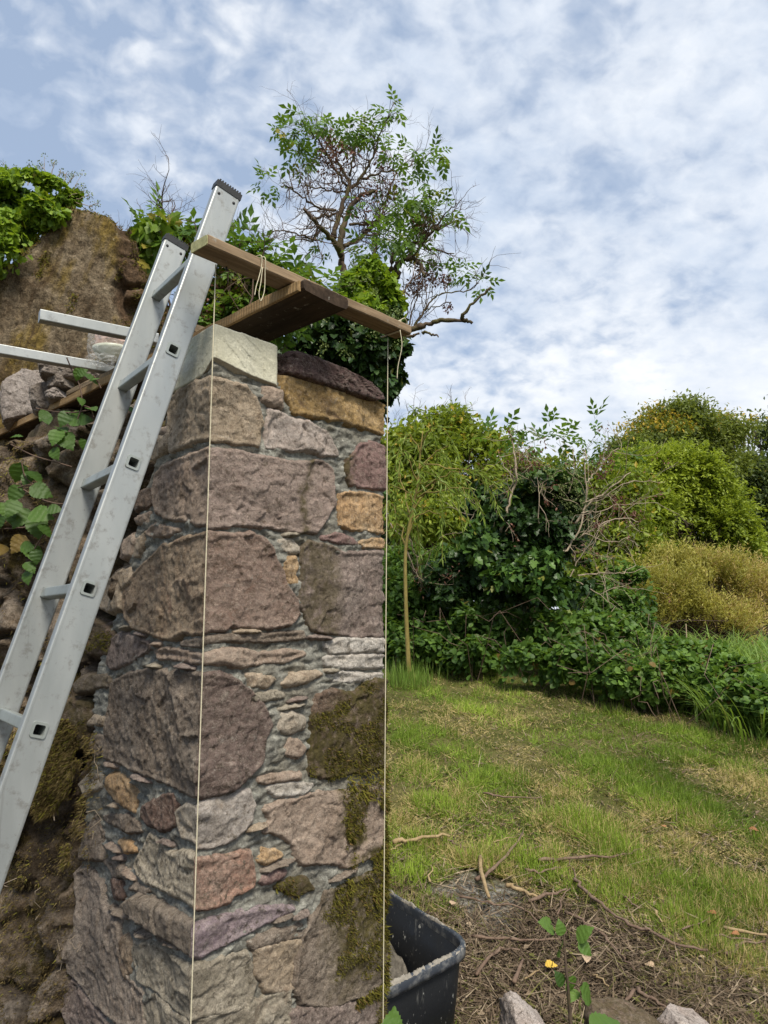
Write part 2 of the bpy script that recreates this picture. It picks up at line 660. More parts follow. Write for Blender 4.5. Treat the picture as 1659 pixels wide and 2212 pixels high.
def cut_block_mat():
    n = NT('cut_limestone')
    col = n.mix(n.ramp(n.noise(10, 5, .6), [(.35, 0.), (.65, 1.)]), (.50, .48, .37), (.58, .56, .45))
    col = n.mix(n.ramp(n.noise(70, 4, .6, stretch=(1, 1, .12)), [(.58, 0.), (.72, .5)]), col, (.34, .31, .22))
    col = n.mix(n.ramp(n.noise(22, 6, .7), [(.60, 0.), (.72, .6)]), col, (.33, .29, .22))
    col = n.mix(n.ramp(n.attr(0), [(.55, 0.), (.75, .8)]), col, (.33, .285, .225))
    col = n.mix(1.0, col, n.ramp(n.noise(230, 3, .7), [(.25, .8), (.75, 1.12)]), 'MULTIPLY')
    nb = n.bump(n.noise(90, 5, .65, stretch=(1, 1, .15)), .45, .006)
    nb = n.bump(n.noise(70, 6, .7), .45, .008, nb)
    return n.fin(col, .92, nb, spec=.2)


MT['cut'] = cut_block_mat()


def old_wall_mat():
    n = NT('old_mossy_wall')
    col = n.mix(n.ramp(n.noise(6, 6, .65, dist=.6), [(.36, 0.), (.64, 1.)]), (.090, .060, .036), (.25, .195, .14))
    col = n.mix(n.ramp(n.noise(11, 5, .65), [(.52, 0.), (.62, .9)]), col, (.095, .070, .020))
    col = n.mix(n.ramp(n.noise(30, 5, .7), [(.28, .85), (.45, 0.)]), col, (.03, .02, .013))
    col = n.mix(n.ramp(n.noise(17, 5, .7), [(.63, 0.), (.7, .6)]), col, (.38, .33, .27))
    pale = n.mix(n.noise(12, 4), (.19, .15, .115), (.33, .28, .23))
    col = n.mix(n.math('MULTIPLY', n.ramp(n.attr(0), [(.55, 0.), (.72, .9)]), n.ramp(n.noise(11, 5, .7), [(.42, 0.), (.55, 1.)])), col, pale)
    col = n.mix(n.ramp(n.attr(1), [(.02, .8), (.22, 0.)]), col, (.035, .025, .016))
    col = n.mix(1.0, col, n.ramp(n.noise(48, 7, .82), [(.34, .42), (.66, 1.5)]), 'MULTIPLY')
    col = n.mix(1.0, col, n.ramp(n.noise(180, 3, .7), [(.25, .65), (.75, 1.25)]), 'MULTIPLY')
    nb = n.bump(n.noise(34, 6, .7, dist=.5), .9, .03)
    nb = n.bump(n.noise(140, 5, .7), .6, .008, nb)
    return n.fin(col, .95, nb, spec=.15)


MT['oldwall'] = old_wall_mat()


def slab_mat():
    n = NT('rendered_gable')
    st = (1.0, 1.0, .28)
    mp = n.t.nodes.new('ShaderNodeMapping')
    mp.inputs['Rotation'].default_value = (0, R_(-16), 0)
    n.L(n.geo.outputs['Position'], mp.inputs[0])
    v = mp.outputs[0]
    col = n.mix(n.ramp(n.noise(7, 6, .68, dist=.5), [(.34, 0.), (.66, 1.)]), (.115, .083, .052), (.24, .192, .132))
    col = n.mix(n.ramp(n.noise(5.5, 5, .6, vec=v, stretch=st), [(.50, 0.), (.60, .85)]), col, (.17, .118, .028))
    col = n.mix(n.ramp(n.noise(8, 5, .65, vec=v, stretch=(1.2, 1, .2)), [(.53, 0.), (.62, .85)]), col, (.070, .046, .026))
    col = n.mix(n.ramp(n.noise(26, 6, .72), [(.30, .9), (.46, 0.)]), col, (.075, .052, .032))
    col = n.mix(n.ramp(n.attr(0), [(.3, 0.), (.7, .9)]), col, n.mix(n.noise(20, 5, .7), (.05, .032, .02), (.16, .10, .06)))
    col = n.mix(n.ramp(n.noise(40, 5, .7), [(.62, 0.), (.70, .45)]), col, (.44, .40, .31))
    col = n.mix(1.0, col, n.ramp(n.noise(42, 7, .82), [(.34, .38), (.66, 1.55)]), 'MULTIPLY')
    col = n.mix(n.ramp(n.noise(9, 7, .7, dist=1.0, vec=v, stretch=(1, 1, .4)), [(.482, 0.), (.5, .75), (.518, 0.)]), col, (.045, .032, .02))
    col = n.mix(1.0, col, n.ramp(n.noise(150, 3, .7), [(.25, .65), (.75, 1.25)]), 'MULTIPLY')
    nb = n.bump(n.noise(26, 6, .72, dist=.4), .8, .03)
    nb = n.bump(n.noise(120, 5, .7), .6, .008, nb)
    return n.fin(col, .95, nb, spec=.12)


MT['slab'] = slab_mat()


def alu_mat(name, base=(.40, .415, .41), rough=.42):
    n = NT(name)
    st = (1, 1, .25)
    col = n.mix(n.ramp(n.noise(13, 5, .6, stretch=st), [(.35, 0.), (.7, 1.)]), base, (base[0] * .82, base[1] * .84, base[2] * .85))
    col = n.mix(n.ramp(n.noise(34, 6, .7), [(.54, 0.), (.66, .75)]), col, (.24, .235, .22))
    col = n.mix(n.ramp(n.noise(120, 3, .6), [(.70, 0.), (.76, .6)]), col, (.22, .20, .18))
    col = n.mix(n.ramp(n.noise(26, 6, .75, dist=.6), [(.66, 0.), (.70, .7)]), col, (.42, .41, .38))
    col = n.mix(n.ramp(n.noise(60, 4, .6, stretch=(1, 1, .06)), [(.66, 0.), (.74, .5)]), col, (.24, .24, .23))
    rg = n.ramp(n.noise(9, 5, .65, stretch=st), [(.3, rough - .07), (.7, rough + .22)])
    nb = n.bump(n.noise(70, 4, .6, stretch=(1, 1, .1)), .08, .002)
    return n.fin(col, rg, nb, metal=.6, spec=.4)


MT['alu'] = alu_mat('aluminium')
MT['alu_rung'] = alu_mat('aluminium_rung', (.36, .385, .365), .46)


def plain(name, c, rough=.6, noise_amt=.25, scale=40, spec=.3, metal=0.0):
    n = NT(name)
    col = n.mix(n.ramp(n.noise(scale, 5, .65), [(.3, 0.), (.7, 1.)]), tuple(x * (1 - noise_amt) for x in c), tuple(min(1, x * (1 + noise_amt)) for x in c))
    return n.fin(col, rough, n.bump(n.noise(scale * 3, 4, .6), .25, .003), metal=metal, spec=spec)


MT['rubber'] = plain('black_rubber', (.028, .029, .031), .55)
MT['hole_shade'] = plain('rung_shade', (.05, .047, .045), .7)  # dark colour standing in for the shade inside the rungs
MT['string'] = plain('twine', (.55, .50, .36), .9, .2, 300)
MT['bare'] = bark_mat('bark_grey_brown', (.060, .042, .030), (.115, .085, .058), (.085, .075, .028))
MT['twig'] = bark_mat('twig_brown', (.075, .048, .036), (.14, .095, .070))
MT['palebark'] = bark_mat('bark_pale', (.26, .20, .13), (.36, .29, .20))
MT['deadtwig'] = bark_mat('dead_twig', (.26, .205, .145), (.38, .31, .23))
MT['willowbark'] = bark_mat('bark_willow', (.17, .135, .040), (.27, .215, .075))
MT['stick'] = bark_mat('stick', (.115, .074, .055), (.21, .15, .11))
MT['straw'] = bark_mat('straw', (.26, .185, .10), (.36, .27, .155))

MT['l_elder'] = leaf_mat('leaf_elder', (.030, .070, .014), (.078, .150, .026), (.165, .275, .050), (.24, .20, .03))
MT['l_ivy_lit'] = leaf_mat('leaf_ivy_lit', (.026, .062, .009), (.080, .150, .016), (.195, .29, .032), (.24, .20, .03))  # lit copy of the ivy: light on the leaves put into the colour
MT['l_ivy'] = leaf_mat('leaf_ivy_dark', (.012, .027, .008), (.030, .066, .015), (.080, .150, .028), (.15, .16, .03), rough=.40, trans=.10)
MT['l_ivy_bright'] = leaf_mat('leaf_ivy_bright', (.050, .105, .011), (.150, .245, .022), (.29, .40, .042), (.28, .25, .03))  # brightest ivy tone, light on the tops put into the leaf colour
MT['l_ivy_mid'] = leaf_mat('leaf_ivy_mid', (.014, .036, .009), (.045, .100, .018), (.115, .205, .035), (.15, .16, .03), rough=.42, trans=.18)
MT['l_bramble'] = leaf_mat('leaf_bramble', (.034, .075, .016), (.085, .160, .030), (.18, .29, .055), (.17, .11, .03), rough=.5)
MT['l_willow'] = leaf_mat('leaf_willow', (.075, .110, .016), (.150, .215, .032), (.26, .34, .060))
MT['l_light'] = leaf_mat('leaf_yellow_green', (.065, .100, .012), (.165, .220, .024), (.31, .375, .048), (.36, .26, .03))
MT['l_autumn'] = leaf_mat('leaf_early_autumn', (.062, .088, .022), (.130, .168, .036), (.235, .275, .062), (.45, .31, .035))
MT['l_oak'] = leaf_mat('leaf_dark_green', (.034, .056, .018), (.078, .112, .034), (.15, .195, .06), (.20, .18, .04))
MT['l_tawny'] = leaf_mat('leaf_tawny', (.17, .175, .038), (.33, .318, .078), (.50, .455, .14), (.46, .35, .15))
MT['seed'] = leaf_mat('seed_head', (.075, .028, .020), (.15, .062, .042), (.22, .11, .07), trans=.1)
MT['umbel'] = leaf_mat('ivy_umbel', (.09, .12, .05), (.17, .22, .07), (.27, .33, .10), trans=.05)
MT['grass'] = leaf_mat('grass_blade', (.058, .094, .016), (.160, .240, .034), (.34, .45, .066), (.44, .345, .16), rough=.6, trans=.3, spec=.2)
MT['tallgrass'] = leaf_mat('tall_grass_blade', (.060, .110, .018), (.130, .215, .034), (.24, .35, .070), (.27, .26, .08), rough=.55, trans=.35, spec=.3)
MT['litter'] = leaf_mat('dry_litter', (.055, .039, .027), (.165, .122, .083), (.38, .305, .215), (.13, .13, .04), rough=.9, trans=.05, spec=.1)
MT['moss'] = leaf_mat('moss_strand', (.026, .022, .006), (.078, .070, .014), (.19, .175, .030), (.14, .09, .035), rough=.9, trans=.15, spec=.1)
MT['drymoss'] = leaf_mat('dry_moss_strand', (.055, .038, .015), (.135, .098, .040), (.25, .195, .085), (.21, .195, .035), rough=.95, trans=.1, spec=.08)

# leaf templates (x width, y length, z normal), length 1
T_SIMPLE = (np.array([[0, 0, 0], [-.24, .45, .07], [.24, .45, .07], [0, .5, 0], [0, 1, -.08]]),
            [np.array([[0, 3, 1], [3, 4, 1], [0, 2, 3], [3, 2, 4]])])
T_ROUND = (np.array([[0, 0, 0], [.34, .16, .05], [.42, .5, .06], [.24, .84, 0], [0, 1.0, -.06], [-.24, .84, 0], [-.42, .5, .06], [-.34, .16, .05], [0, .5, 0]]),
           [np.array([[8, 0, 1], [8, 1, 2], [8, 2, 3], [8, 3, 4], [8, 4, 5], [8, 5, 6], [8, 6, 7], [8, 7, 0]])])
T_IVY = (np.array([[0, .10, 0], [.20, -.08, .03], [.52, .16, .09], [.33, .42, .03], [.40, .62, .06], [0, 1.05, -.09], [-.40, .62, .06], [-.33, .42, .03], [-.52, .16, .09], [-.20, -.08, .03], [0, .45, -.02]]),
         [np.array([[10, 0, 1], [10, 1, 2], [10, 2, 3], [10, 3, 4], [10, 4, 5], [10, 5, 6], [10, 6, 7], [10, 7, 8], [10, 8, 9], [10, 9, 0]])])
T_DIA = (np.array([[0, 0, 0], [.26, .45, .06], [0, 1, -.05], [-.26, .45, .06]]), [np.array([[0, 1, 2], [0, 2, 3]])])
T_NARROW = (np.array([[0, 0, 0], [.075, .35, .02], [0, 1, -.10], [-.075, .35, .02]]), [np.array([[0, 1, 2], [0, 2, 3]])])
T_BLADE = (np.array([[-.5, 0, 0], [.5, 0, 0], [.36, .55, .10], [-.36, .55, .10], [0, 1, .34]]), [np.array([[0, 1, 2, 3]]), np.array([[3, 2, 4]])])
T_STRAND = (np.array([[-.5, 0, 0], [.5, 0, 0], [0, 1, .15]]), [np.array([[0, 1, 2]])])


def compound(leafl, base, n_pairs=2, tip=True, spread=.9):
    tv, tf = base
    V, Fs, m = [], [], 0
    spots = []
    for k in range(n_pairs):
        y = .30 + .34 * k
        for sgn in (-1, 1):
            spots.append((y, sgn * spread, leafl * (1 - .08 * k)))
    if tip:
        spots.append((.30 + .34 * n_pairs - .12, 0, leafl * 1.1))
    for y, ang, l in spots:
        c, s_ = math.cos(ang), math.sin(ang)
        for p in tv:
            V.append([(p[0] * c + p[1] * s_) * l, y + (-p[0] * s_ + p[1] * c) * l, p[2] * l - .10 * abs(ang) * p[1] * l])
        Fs.append(tf[0] + m)
        m += len(tv)
    # the leaf stalk
    V += [[-.012, 0, 0], [.012, 0, 0], [0, .9, 0]]
    Fs.append(np.array([[m, m + 1, m + 2]]))
    return np.array(V), [np.concatenate(Fs)]


T_ELDER = compound(.55, T_SIMPLE)


def serrated(nteeth=9):
    V = [[0, 0, 0]]
    left, right = [], []
    K = nteeth * 2
    for i in range(1, K):
        y = i / K
        w = .40 * (y / .36) ** .62 * ((1 - y) / .64) ** 1.05 * (1.06 if i % 2 else .96)
        right.append((w, y + (.03 if i % 2 else 0)))
        V.append([0, y, -.05 * y * y])
        zz = .20 * w + (.014 if i % 4 < 2 else -.010) - .16 * y * y
        V.append([w, y + (.05 if i % 2 else 0), zz])
        V.append([-w, y + (.05 if i % 2 else 0), zz])
    V.append([0, 1.04, -.15])
    t = len(V) - 1
    tri = [[0, 2, 1], [0, 1, 3]]
    q = []
    for i in range(K - 2):
        a, b = 1 + 3 * i, 4 + 3 * i
        q += [[a, a + 1, b + 1, b], [a + 2, a, b, b + 2]]
    a = 1 + 3 * (K - 2)
    tri += [[a, a + 1, t], [a + 2, a, t]]
    return np.array(V), [np.array(tri), np.array(q)]


T_SERR = serrated()


def shade(n, lo=0., hi=1., alt=0.0):
    c = np.zeros((n, 3))
    c[:, 0] = np.clip(lo + (hi - lo) * rng.beta(2, 2, n), 0, 1)
    c[:, 1] = (rng.random(n) < alt) * 1.0
    c[:, 2] = rng.random(n)
    return c


def crown_points(blobs, n, shell=.55, clump=None, thr=-.15, seed=1):
    """points through several ellipsoids (centre, radii, weight); `clump` = frequency of the gaps"""
    w = np.array([b[2] * np.prod(b[1]) ** (2 / 3.) for b in blobs])
    cnt = np.round(w / w.sum() * n * 1.9).astype(int)
    P, O = [], []
    for (c, r, _), k in zip(blobs, cnt):
        d = rnd_dirs(k)
        rad = np.where(rng.random(k) < shell, rng.normal(.93, .17, k), rng.random(k) ** .45)
        q = np.asarray(c) + d * np.asarray(r) * rad[:, None]
        sc = float(np.mean(r))
        q = q + .48 * sc * np.stack([fbm(q * 1.7 / sc, 3, 91), fbm(q * 1.7 / sc, 3, 92), fbm(q * 1.7 / sc, 3, 93)], 1)
        P.append(q)
        O.append(d)
    P = np.concatenate(P)
    O = np.concatenate(O)
    if clump:
        keep = fbm(P * clump, 3, seed) > thr
        P, O = P[keep], O[keep]
    if len(P) > n:
        i = rng.permutation(len(P))[:n]
        P, O = P[i], O[i]
    return P, O


def blob(u, v, ru, rv, y, w=1.0, ry=None):
    k = y / F
    return (Y(u, v, y), (ru * k, (ry if ry else (ru + rv) * .5 * k), rv * k), w)


def lumpy(B, k=5, f=.42, seed=3, core=.86):
    """adds smaller lobes on the outside of each blob so the outline breaks up"""
    r = np.random.default_rng(seed)
    out = [(c, tuple(np.asarray(rr) * core), w) for c, rr, w in B]
    for c, rr, w in B:
        for _ in range(k):
            d = r.normal(size=3)
            d /= np.linalg.norm(d)
            d[2] = abs(d[2]) * .9 if r.random() < .6 else d[2]
            q = r.uniform(.6, 1.3) * f
            out.append((np.asarray(c) + d * np.asarray(rr) * .92, tuple(np.asarray(rr) * q), w * .9))
    return out


def foliage(mb, P, O, tmpl, size, droop=.5, up=.7, lo=0., hi=1., alt=0.0, clumpshade=2.0, seed=3, alt_fn=None):
    n = len(P)
    ax = rnd_dirs(n) + O * .6 + np.array([0, 0, -droop])
    nr = rnd_dirs(n) * .8 + O * .5 + np.array([0, 0, up])
    sz = size * rng.uniform(.65, 1.25, n)
    c = shade(n, lo, hi, alt)
    if clumpshade:
        c[:, 0] = np.clip(c[:, 0] + .28 * fbm(P * clumpshade, 3, seed), 0, 1)
    if alt_fn is not None:
        c[:, 1] = alt_fn(P)
    mb.scatter(tmpl[0], tmpl[1], P, ax, nr, sz, c)


def clusters(P, O, k, rc):
    """k leaves gathered round every point"""
    P2 = np.repeat(P, k, 0) + rng.normal(size=(len(P) * k, 3)) * np.array([rc, rc, rc * .55])
    return P2, np.repeat(O, k, 0)


def sprays(mb, P, D, length, k, tmpl, size, droop, c, side=.9, jit=.02):
    """leafy shoots: k leaves along each curved shoot"""
    n = len(P)
    D = D / np.linalg.norm(D, axis=1)[:, None]
    t = np.tile(np.linspace(.08, 1, k), n)
    L = np.repeat(length * rng.uniform(.6, 1.3, n), k)
    Pk, Dk = np.repeat(P, k, 0), np.repeat(D, k, 0)
    pos = Pk + Dk * (t * L)[:, None] - UP * (droop * t * t * L)[:, None] + rng.normal(size=(n * k, 3)) * jit
    ax = Dk - UP * (2 * droop * t)[:, None] + rnd_dirs(n * k) * side
    ck = np.repeat(c, k, 0)
    ck[:, 0] = np.clip(ck[:, 0] + .35 * (t - .5) + rng.normal(size=n * k) * .12, 0, 1)
    mb.scatter(tmpl[0], tmpl[1], pos, ax, rnd_dirs(n * k) * .6 + UP, size * rng.uniform(.6, 1.3, n * k), ck)


def tone(P, freq, seed, amp=.4, lo=.1, hi=.9, alt=0.):
    c = shade(len(P), lo, hi, alt)
    c[:, 0] = np.clip(c[:, 0] + amp * fbm(P * freq, 3, seed), 0, 1)
    return c


def wander(p0, p1, n=6, amp=.05, sag=0.0):
    p0, p1 = np.asarray(p0, float), np.asarray(p1, float)
    t = np.linspace(0, 1, n)
    L = np.linalg.norm(p1 - p0)
    j = rng.normal(size=(n, 3)) * amp * L
    j[0] = 0
    j[-1] = 0
    p = p0 + (p1 - p0) * t[:, None] + j
    p[:, 2] += sag * L * np.sin(t * np.pi)
    return p


def twigs(mb, start, direc, length, rad, level=2, spread=.7, out=None, c=None):
    """a forking twig; collects its tips in `out`"""
    d = np.asarray(direc, float)
    d = d / np.linalg.norm(d)
    n = 5
    pts = [np.asarray(start, float)]
    for k in range(n):
        d = d + rng.normal(size=3) * .18
        d /= np.linalg.norm(d)
        pts.append(pts[-1] + d * length / n)
    pts = np.array(pts)
    mb.tube(pts, np.linspace(rad, rad * .45, len(pts)), 4 if rad < .006 else 5, c, cap=False)
    if out is not None:
        out.append(pts[-1])
    if level > 0:
        for k in (2, 3, 4, 5):
            if rng.random() < .8:
                dd = d + rng.normal(size=3) * spread
                twigs(mb, pts[k], dd, length * rng.uniform(.45, .75), rad * .55, level - 1, spread, out, c)

# ================================================================== GROUND
def bare_mask(x, y):
    n = fbm(np.stack([x * 1.3, y * 1.3], 1), 3, 5)
    e = 3.98 - .50 * np.clip(x, -1, 3) + .55 * n
    return smooth(.35, -.35, y - e)


SPILL = on_ground(1035, 1945)


def spill_mask(x, y):
    n = fbm(np.stack([x * 5, y * 5], 1), 3, 9)
    r = np.hypot((x - SPILL[0]) / .20, (y - SPILL[1]) / .34) + .55 * n
    s2 = on_ground(1300, 2160)
    r2 = np.hypot((x - s2[0]) / .22, (y - s2[1]) / .14) + .5 * n
    return np.maximum(smooth(1.1, .7, r), .45 * smooth(1.2, .6, r2))


def build_ground():
    a = np.linspace(-1, 1, 281)
    xs = 1.2 + np.sinh(a * 6.0) / np.sinh(6.0) * 400
    b = np.linspace(-1, 1, 321)
    ys = 4.2 + np.sinh(b * 6.0) / np.sinh(6.0) * 700
    X, Yy = np.meshgrid(xs, ys)
    x, y = X.ravel(), Yy.ravel()
    z = ground_h(x, y)
    near = np.exp(-((x - 1) ** 2 + (y - 4) ** 2) / 60)
    z = z + near * (.030 * fbm(np.stack([x * 1.7, y * 1.7], 1), 3, 2) + .012 * fbm(np.stack([x * 9, y * 9], 1), 3, 4))
    far = np.hypot(x, y)
    z = z + smooth(60, 300, far) * 6 * (fbm(np.stack([x * .006, y * .006], 1), 3, 8) + .3)
    m = MB()
    nx = len(xs)
    i = (np.arange(len(ys) - 1)[:, None] * nx + np.arange(nx - 1)[None]).ravel()
    q = np.stack([i, i + 1, i + nx + 1, i + nx], 1)
    c = np.stack([bare_mask(x, y), spill_mask(x, y), smooth(8, 14, far)], 1)
    m.add(np.stack([x, y, z], 1), q, c)
    n = NT('ground')
    soil = n.mix(n.ramp(n.noise(14, 6, .7), [(.35, 0.), (.65, 1.)]), (.042, .030, .020), (.095, .070, .048))
    soil = n.mix(n.ramp(n.noise(60, 5, .7), [(.55, 0.), (.68, .7)]), soil, (.19, .145, .10))
    lawn = n.mix(n.ramp(n.noise(2.2, 5, .65), [(.38, 0.), (.62, 1.)]), (.080, .085, .022), (.175, .155, .060))
    lawn = n.mix(n.ramp(n.noise(40, 4, .7), [(.3, .6), (.5, 0.)]), lawn, (.03, .028, .012))
    farc = n.mix(n.ramp(n.noise(.25, 4, .6), [(.4, 0.), (.6, 1.)]), (.085, .14, .025), (.17, .16, .05))
    col = n.mix(n.attr(0), lawn, soil)
    col = n.mix(n.attr(2), col, farc)
    col = n.mix(n.math('MULTIPLY', n.attr(1), n.ramp(n.noise(20, 6, .75), [(.40, .1), (.56, 1.)])), col, n.mix(n.noise(40, 5, .7), (.24, .23, .20), (.46, .45, .42)))
    n.fin(col, .95, n.bump(n.noise(45, 6, .72), .9, .03), spec=.1)
    o = m.build('ground', n.m)
    tag(o, None, None, None, 'structure')


build_ground()

# ================================================================== STONE PILLAR
EL = np.array([-.64, .77])
EL /= np.linalg.norm(EL)
ER = np.array([.664, .747])
ER /= np.linalg.norm(ER)
EW = np.array([-.93, .37])
EW /= np.linalg.norm(EW)
P1 = np.array([-.2408 * 1.75, 1.75])
W = .622
S_BEND = .68                                   # where the old wall turns off the left face


D0 = .024                                       # the path runs along the outermost stone surface
TA, TB = 1.14, .87                              # tangents of the half turns at the two arrises
_n1, _n2 = np.array([ER[1], -ER[0]]), np.array([-EL[1], EL[0]])
PC = P1 + (_n1 + _n2) * D0 / (1 + _n1 @ _n2)
WC = W + TA * D0 + TB * D0
KNOT_S = [-9, -.06, 0, .06, W - .06, W, W + .06, W + 9]
KNOT_P = [-9 - TA * D0, -.06 - TA * D0, 0, .06 + TA * D0, W - .06 + TA * D0, WC, W + .06 + TA * D0 + 2 * TB * D0, W + 9 + TA * D0 + 2 * TB * D0]


def path_table():
    ds = .0025
    s = np.arange(-3.4, W + 2.2, ds)
    ang = lambda d: math.atan2(d[1], d[0])
    a0, a1, a2, a3 = ang(-EW), ang(-EL), ang(ER), ang(EL)
    th = a0 + (a1 - a0) * smooth(-S_BEND - .13, -S_BEND + .07, s) + (a2 - a1) * smooth(-.004, .004, s) + (a3 - a2) * smooth(WC - .005, WC + .005, s)
    x = np.concatenate([[0], np.cumsum(np.cos(th[:-1])) * ds])
    y = np.concatenate([[0], np.cumsum(np.sin(th[:-1])) * ds])
    i0 = np.argmin(abs(s))
    return s, x - x[i0] + PC[0], y - y[i0] + PC[1], th


PS, PX, PY, PTH = path_table()


def face(s, t, d):
    """unfolded wall coordinates (along, height, outward) -> world"""
    d = np.asarray(d, float) - D0
    s = np.interp(s, KNOT_S, KNOT_P)
    inn = np.maximum(-d, 0)
    s = np.where(np.abs(s) < TA * inn, np.where(s < 0, -1, 1) * TA * inn, s)
    s = np.where(np.abs(s - WC) < TB * inn, WC + np.where(s < WC, -1, 1) * TB * inn, s)
    x = np.interp(s, PS, PX)
    y = np.interp(s, PS, PY)
    th = np.interp(s, PS, PTH)
    return np.stack([x + np.sin(th) * d, y - np.cos(th) * d, t], -1)


def unface(u, v):
    """view position -> unfolded coordinates on the pillar / old wall"""
    r = ray(u, v)

    def hit(p, e):
        # p + s e = k r
        A = np.array([[e[0], -r[0]], [e[1], -r[1]]])
        s, k = np.linalg.solve(A, -np.asarray(p))
        return s, k
    if r[0] / r[1] > P1[0] / P1[1]:
        s, k = hit(P1, ER)
        if s > W - .022:
            s = W + .13
            k = (P1[1] + (W) * ER[1]) / r[1]
    else:
        s, k = hit(P1, EL)
        if s > S_BEND:
            q = P1 + S_BEND * EL
            s2, k = hit(q, EW)
            s = S_BEND + s2
        s = -s
    return s, r[2] * k + EYE


def poly_dist(p, poly):
    """signed distance to a polygon, positive inside"""
    poly = np.asarray(poly, float)
    a, b = poly, np.roll(poly, -1, 0)
    d = np.full(len(p), 9.0)
    ins = np.zeros(len(p), bool)
    for (ax, ay), (bx, by) in zip(a, b):
        ex, ey = bx - ax, by - ay
        l2 = ex * ex + ey * ey + 1e-12
        h = np.clip(((p[:, 0] - ax) * ex + (p[:, 1] - ay) * ey) / l2, 0, 1)
        d = np.minimum(d, np.hypot(p[:, 0] - ax - h * ex, p[:, 1] - ay - h * ey))
        c = ((ay > p[:, 1]) != (by > p[:, 1]))
        with np.errstate(divide='ignore', invalid='ignore'):
            xi = ax + (p[:, 1] - ay) / (by - ay + 1e-15) * ex
        ins ^= c & (p[:, 0] < xi)
    return np.where(ins, d, -d)


def grid_mesh(poly, cell, margin, edge_noise, seed, fn):
    """height field over a ragged polygon; fn(s, t, dist) -> (world points, tint)"""
    poly = np.asarray(poly, float)
    lo, hi = poly.min(0) - margin, poly.max(0) + margin
    xs = np.arange(lo[0], hi[0] + cell, cell)
    ys = np.arange(lo[1], hi[1] + cell, cell)
    X, T = np.meshgrid(xs, ys)
    p = np.stack([X.ravel(), T.ravel()], 1)
    d = poly_dist(p, poly)
    d = d + edge_noise * fbm(p * (.30 / max(edge_noise, 1e-4)), 4, seed, .6)
    nx = len(xs)
    i = (np.arange(len(ys) - 1)[:, None] * nx + np.arange(nx - 1)[None]).ravel()
    q = np.stack([i, i + 1, i + nx + 1, i + nx], 1)
    keep = (d[q].max(1) > -margin)
    q = q[keep]
    used = np.unique(q)
    re = np.full(len(p), -1)
    re[used] = np.arange(len(used))
    V, C = fn(p[used, 0], p[used, 1], d[used])
    m = MB()
    m.add(V, re[q], C)
    return m


STONE_SURF = []                 # (s, t, d) samples for scattering moss


def stone(poly, mat, seed, h=.016, d0=.0, moss=0.0, rough=1.0, cell=.0042, alt_split=False, parent=None, facets=4, en=.008):
    r = np.random.default_rng(seed)
    poly = np.asarray(poly, float)
    c0 = poly.mean(0)
    ext = poly.max(0) - poly.min(0)
    cuts = [(r.uniform(-.17, .17), r.uniform(-.17, .17), r.uniform(-.003, .008)) for _ in range(facets)]

    def fn(s, t, d):
        st = np.stack([s, t], 1)
        d = d + .0045
        rr = np.clip(d / .009, 0, 1)
        z = .004 + h * .42 * (1 - (1 - rr) ** 1.6)
        pl = np.full(len(s), .03)
        for a, b, k in cuts:
            pl = np.minimum(pl, (s - c0[0]) * a + (t - c0[1]) * b + k)
        z = z + np.maximum(pl, -.011) * np.clip(d / .012, 0, 1)
        big = fbm(st * 14 + seed, 4, seed, .55)
        wst = st + .012 * np.stack([fbm(st * 30, 3, seed + 11), fbm(st * 30, 3, seed + 12)], 1)
        chip = .0085 * facet(wst * np.array([13, 17]) + seed, seed) + .0045 * facet(wst * np.array([36, 46]) + seed, seed + 1)
        z = z + rough * (.004 * big + .62 * chip + .0022 * fbm(st * 80, 3, seed + 7)) * np.clip(d / .010, .25, 1)
        z = np.where(d < 0, np.minimum(z, .004) + d * 2.6, z)
        z = np.maximum(z, -.045)
        c = np.zeros((len(s), 3))
        c[:, 0] = smooth(-.006, .008, s + .004 * big) if alt_split else 0
        wob = .045 * fbm(st * 13 + 4, 4, seed + 20, .6)
        mm = moss if not callable(moss) else moss(s + wob, t + wob * .7)
        c[:, 1] = np.clip(mm * 1.0 + 0 * s, 0, 1)
        STONE_SURF.append((s[d > 0], t[d > 0], (z + d0)[d > 0], c[d > 0, 1]))
        return face(s, t, d0 + z), c
    m = grid_mesh(poly, cell, .016, en, seed, fn)
    return m.build('stone', MT[mat], parent)


pillar = thing('stone_pillar', (P1[0] + .2, P1[1] + .3, 0), 'rubble stone pillar with fresh grey mortar and mossy stones on its right edge', 'stone pillar')


def C3(x, y):
    return 265.4 + .36 * x, 663.6 + .36 * y


def C4(x, y):
    return 132.7 + .44 * x, 1128 + .44 * y


def C5(x, y):
    return 66.4 + .48 * x, 1592.6 + .48 * y


def st_poly(crop, pts):
    return [unface(*crop(*p)) for p in pts]


def left_edge(t):
    """left limit of the fresh masonry (negative s), raked towards the top"""
    pts = [unface(u, v) for u, v in [(372, 800), (352, 940), (318, 1040), (290, 1150), (262, 1280), (225, 1400), (205, 1480), (200, 1640), (185, 1740), (180, 1850), (170, 1960), (150, 2100), (140, 2212)]]
    ts = np.array([p[1] for p in pts])[::-1]
    ss = np.array([p[0] for p in pts])[::-1]
    return np.interp(t, ts, ss)


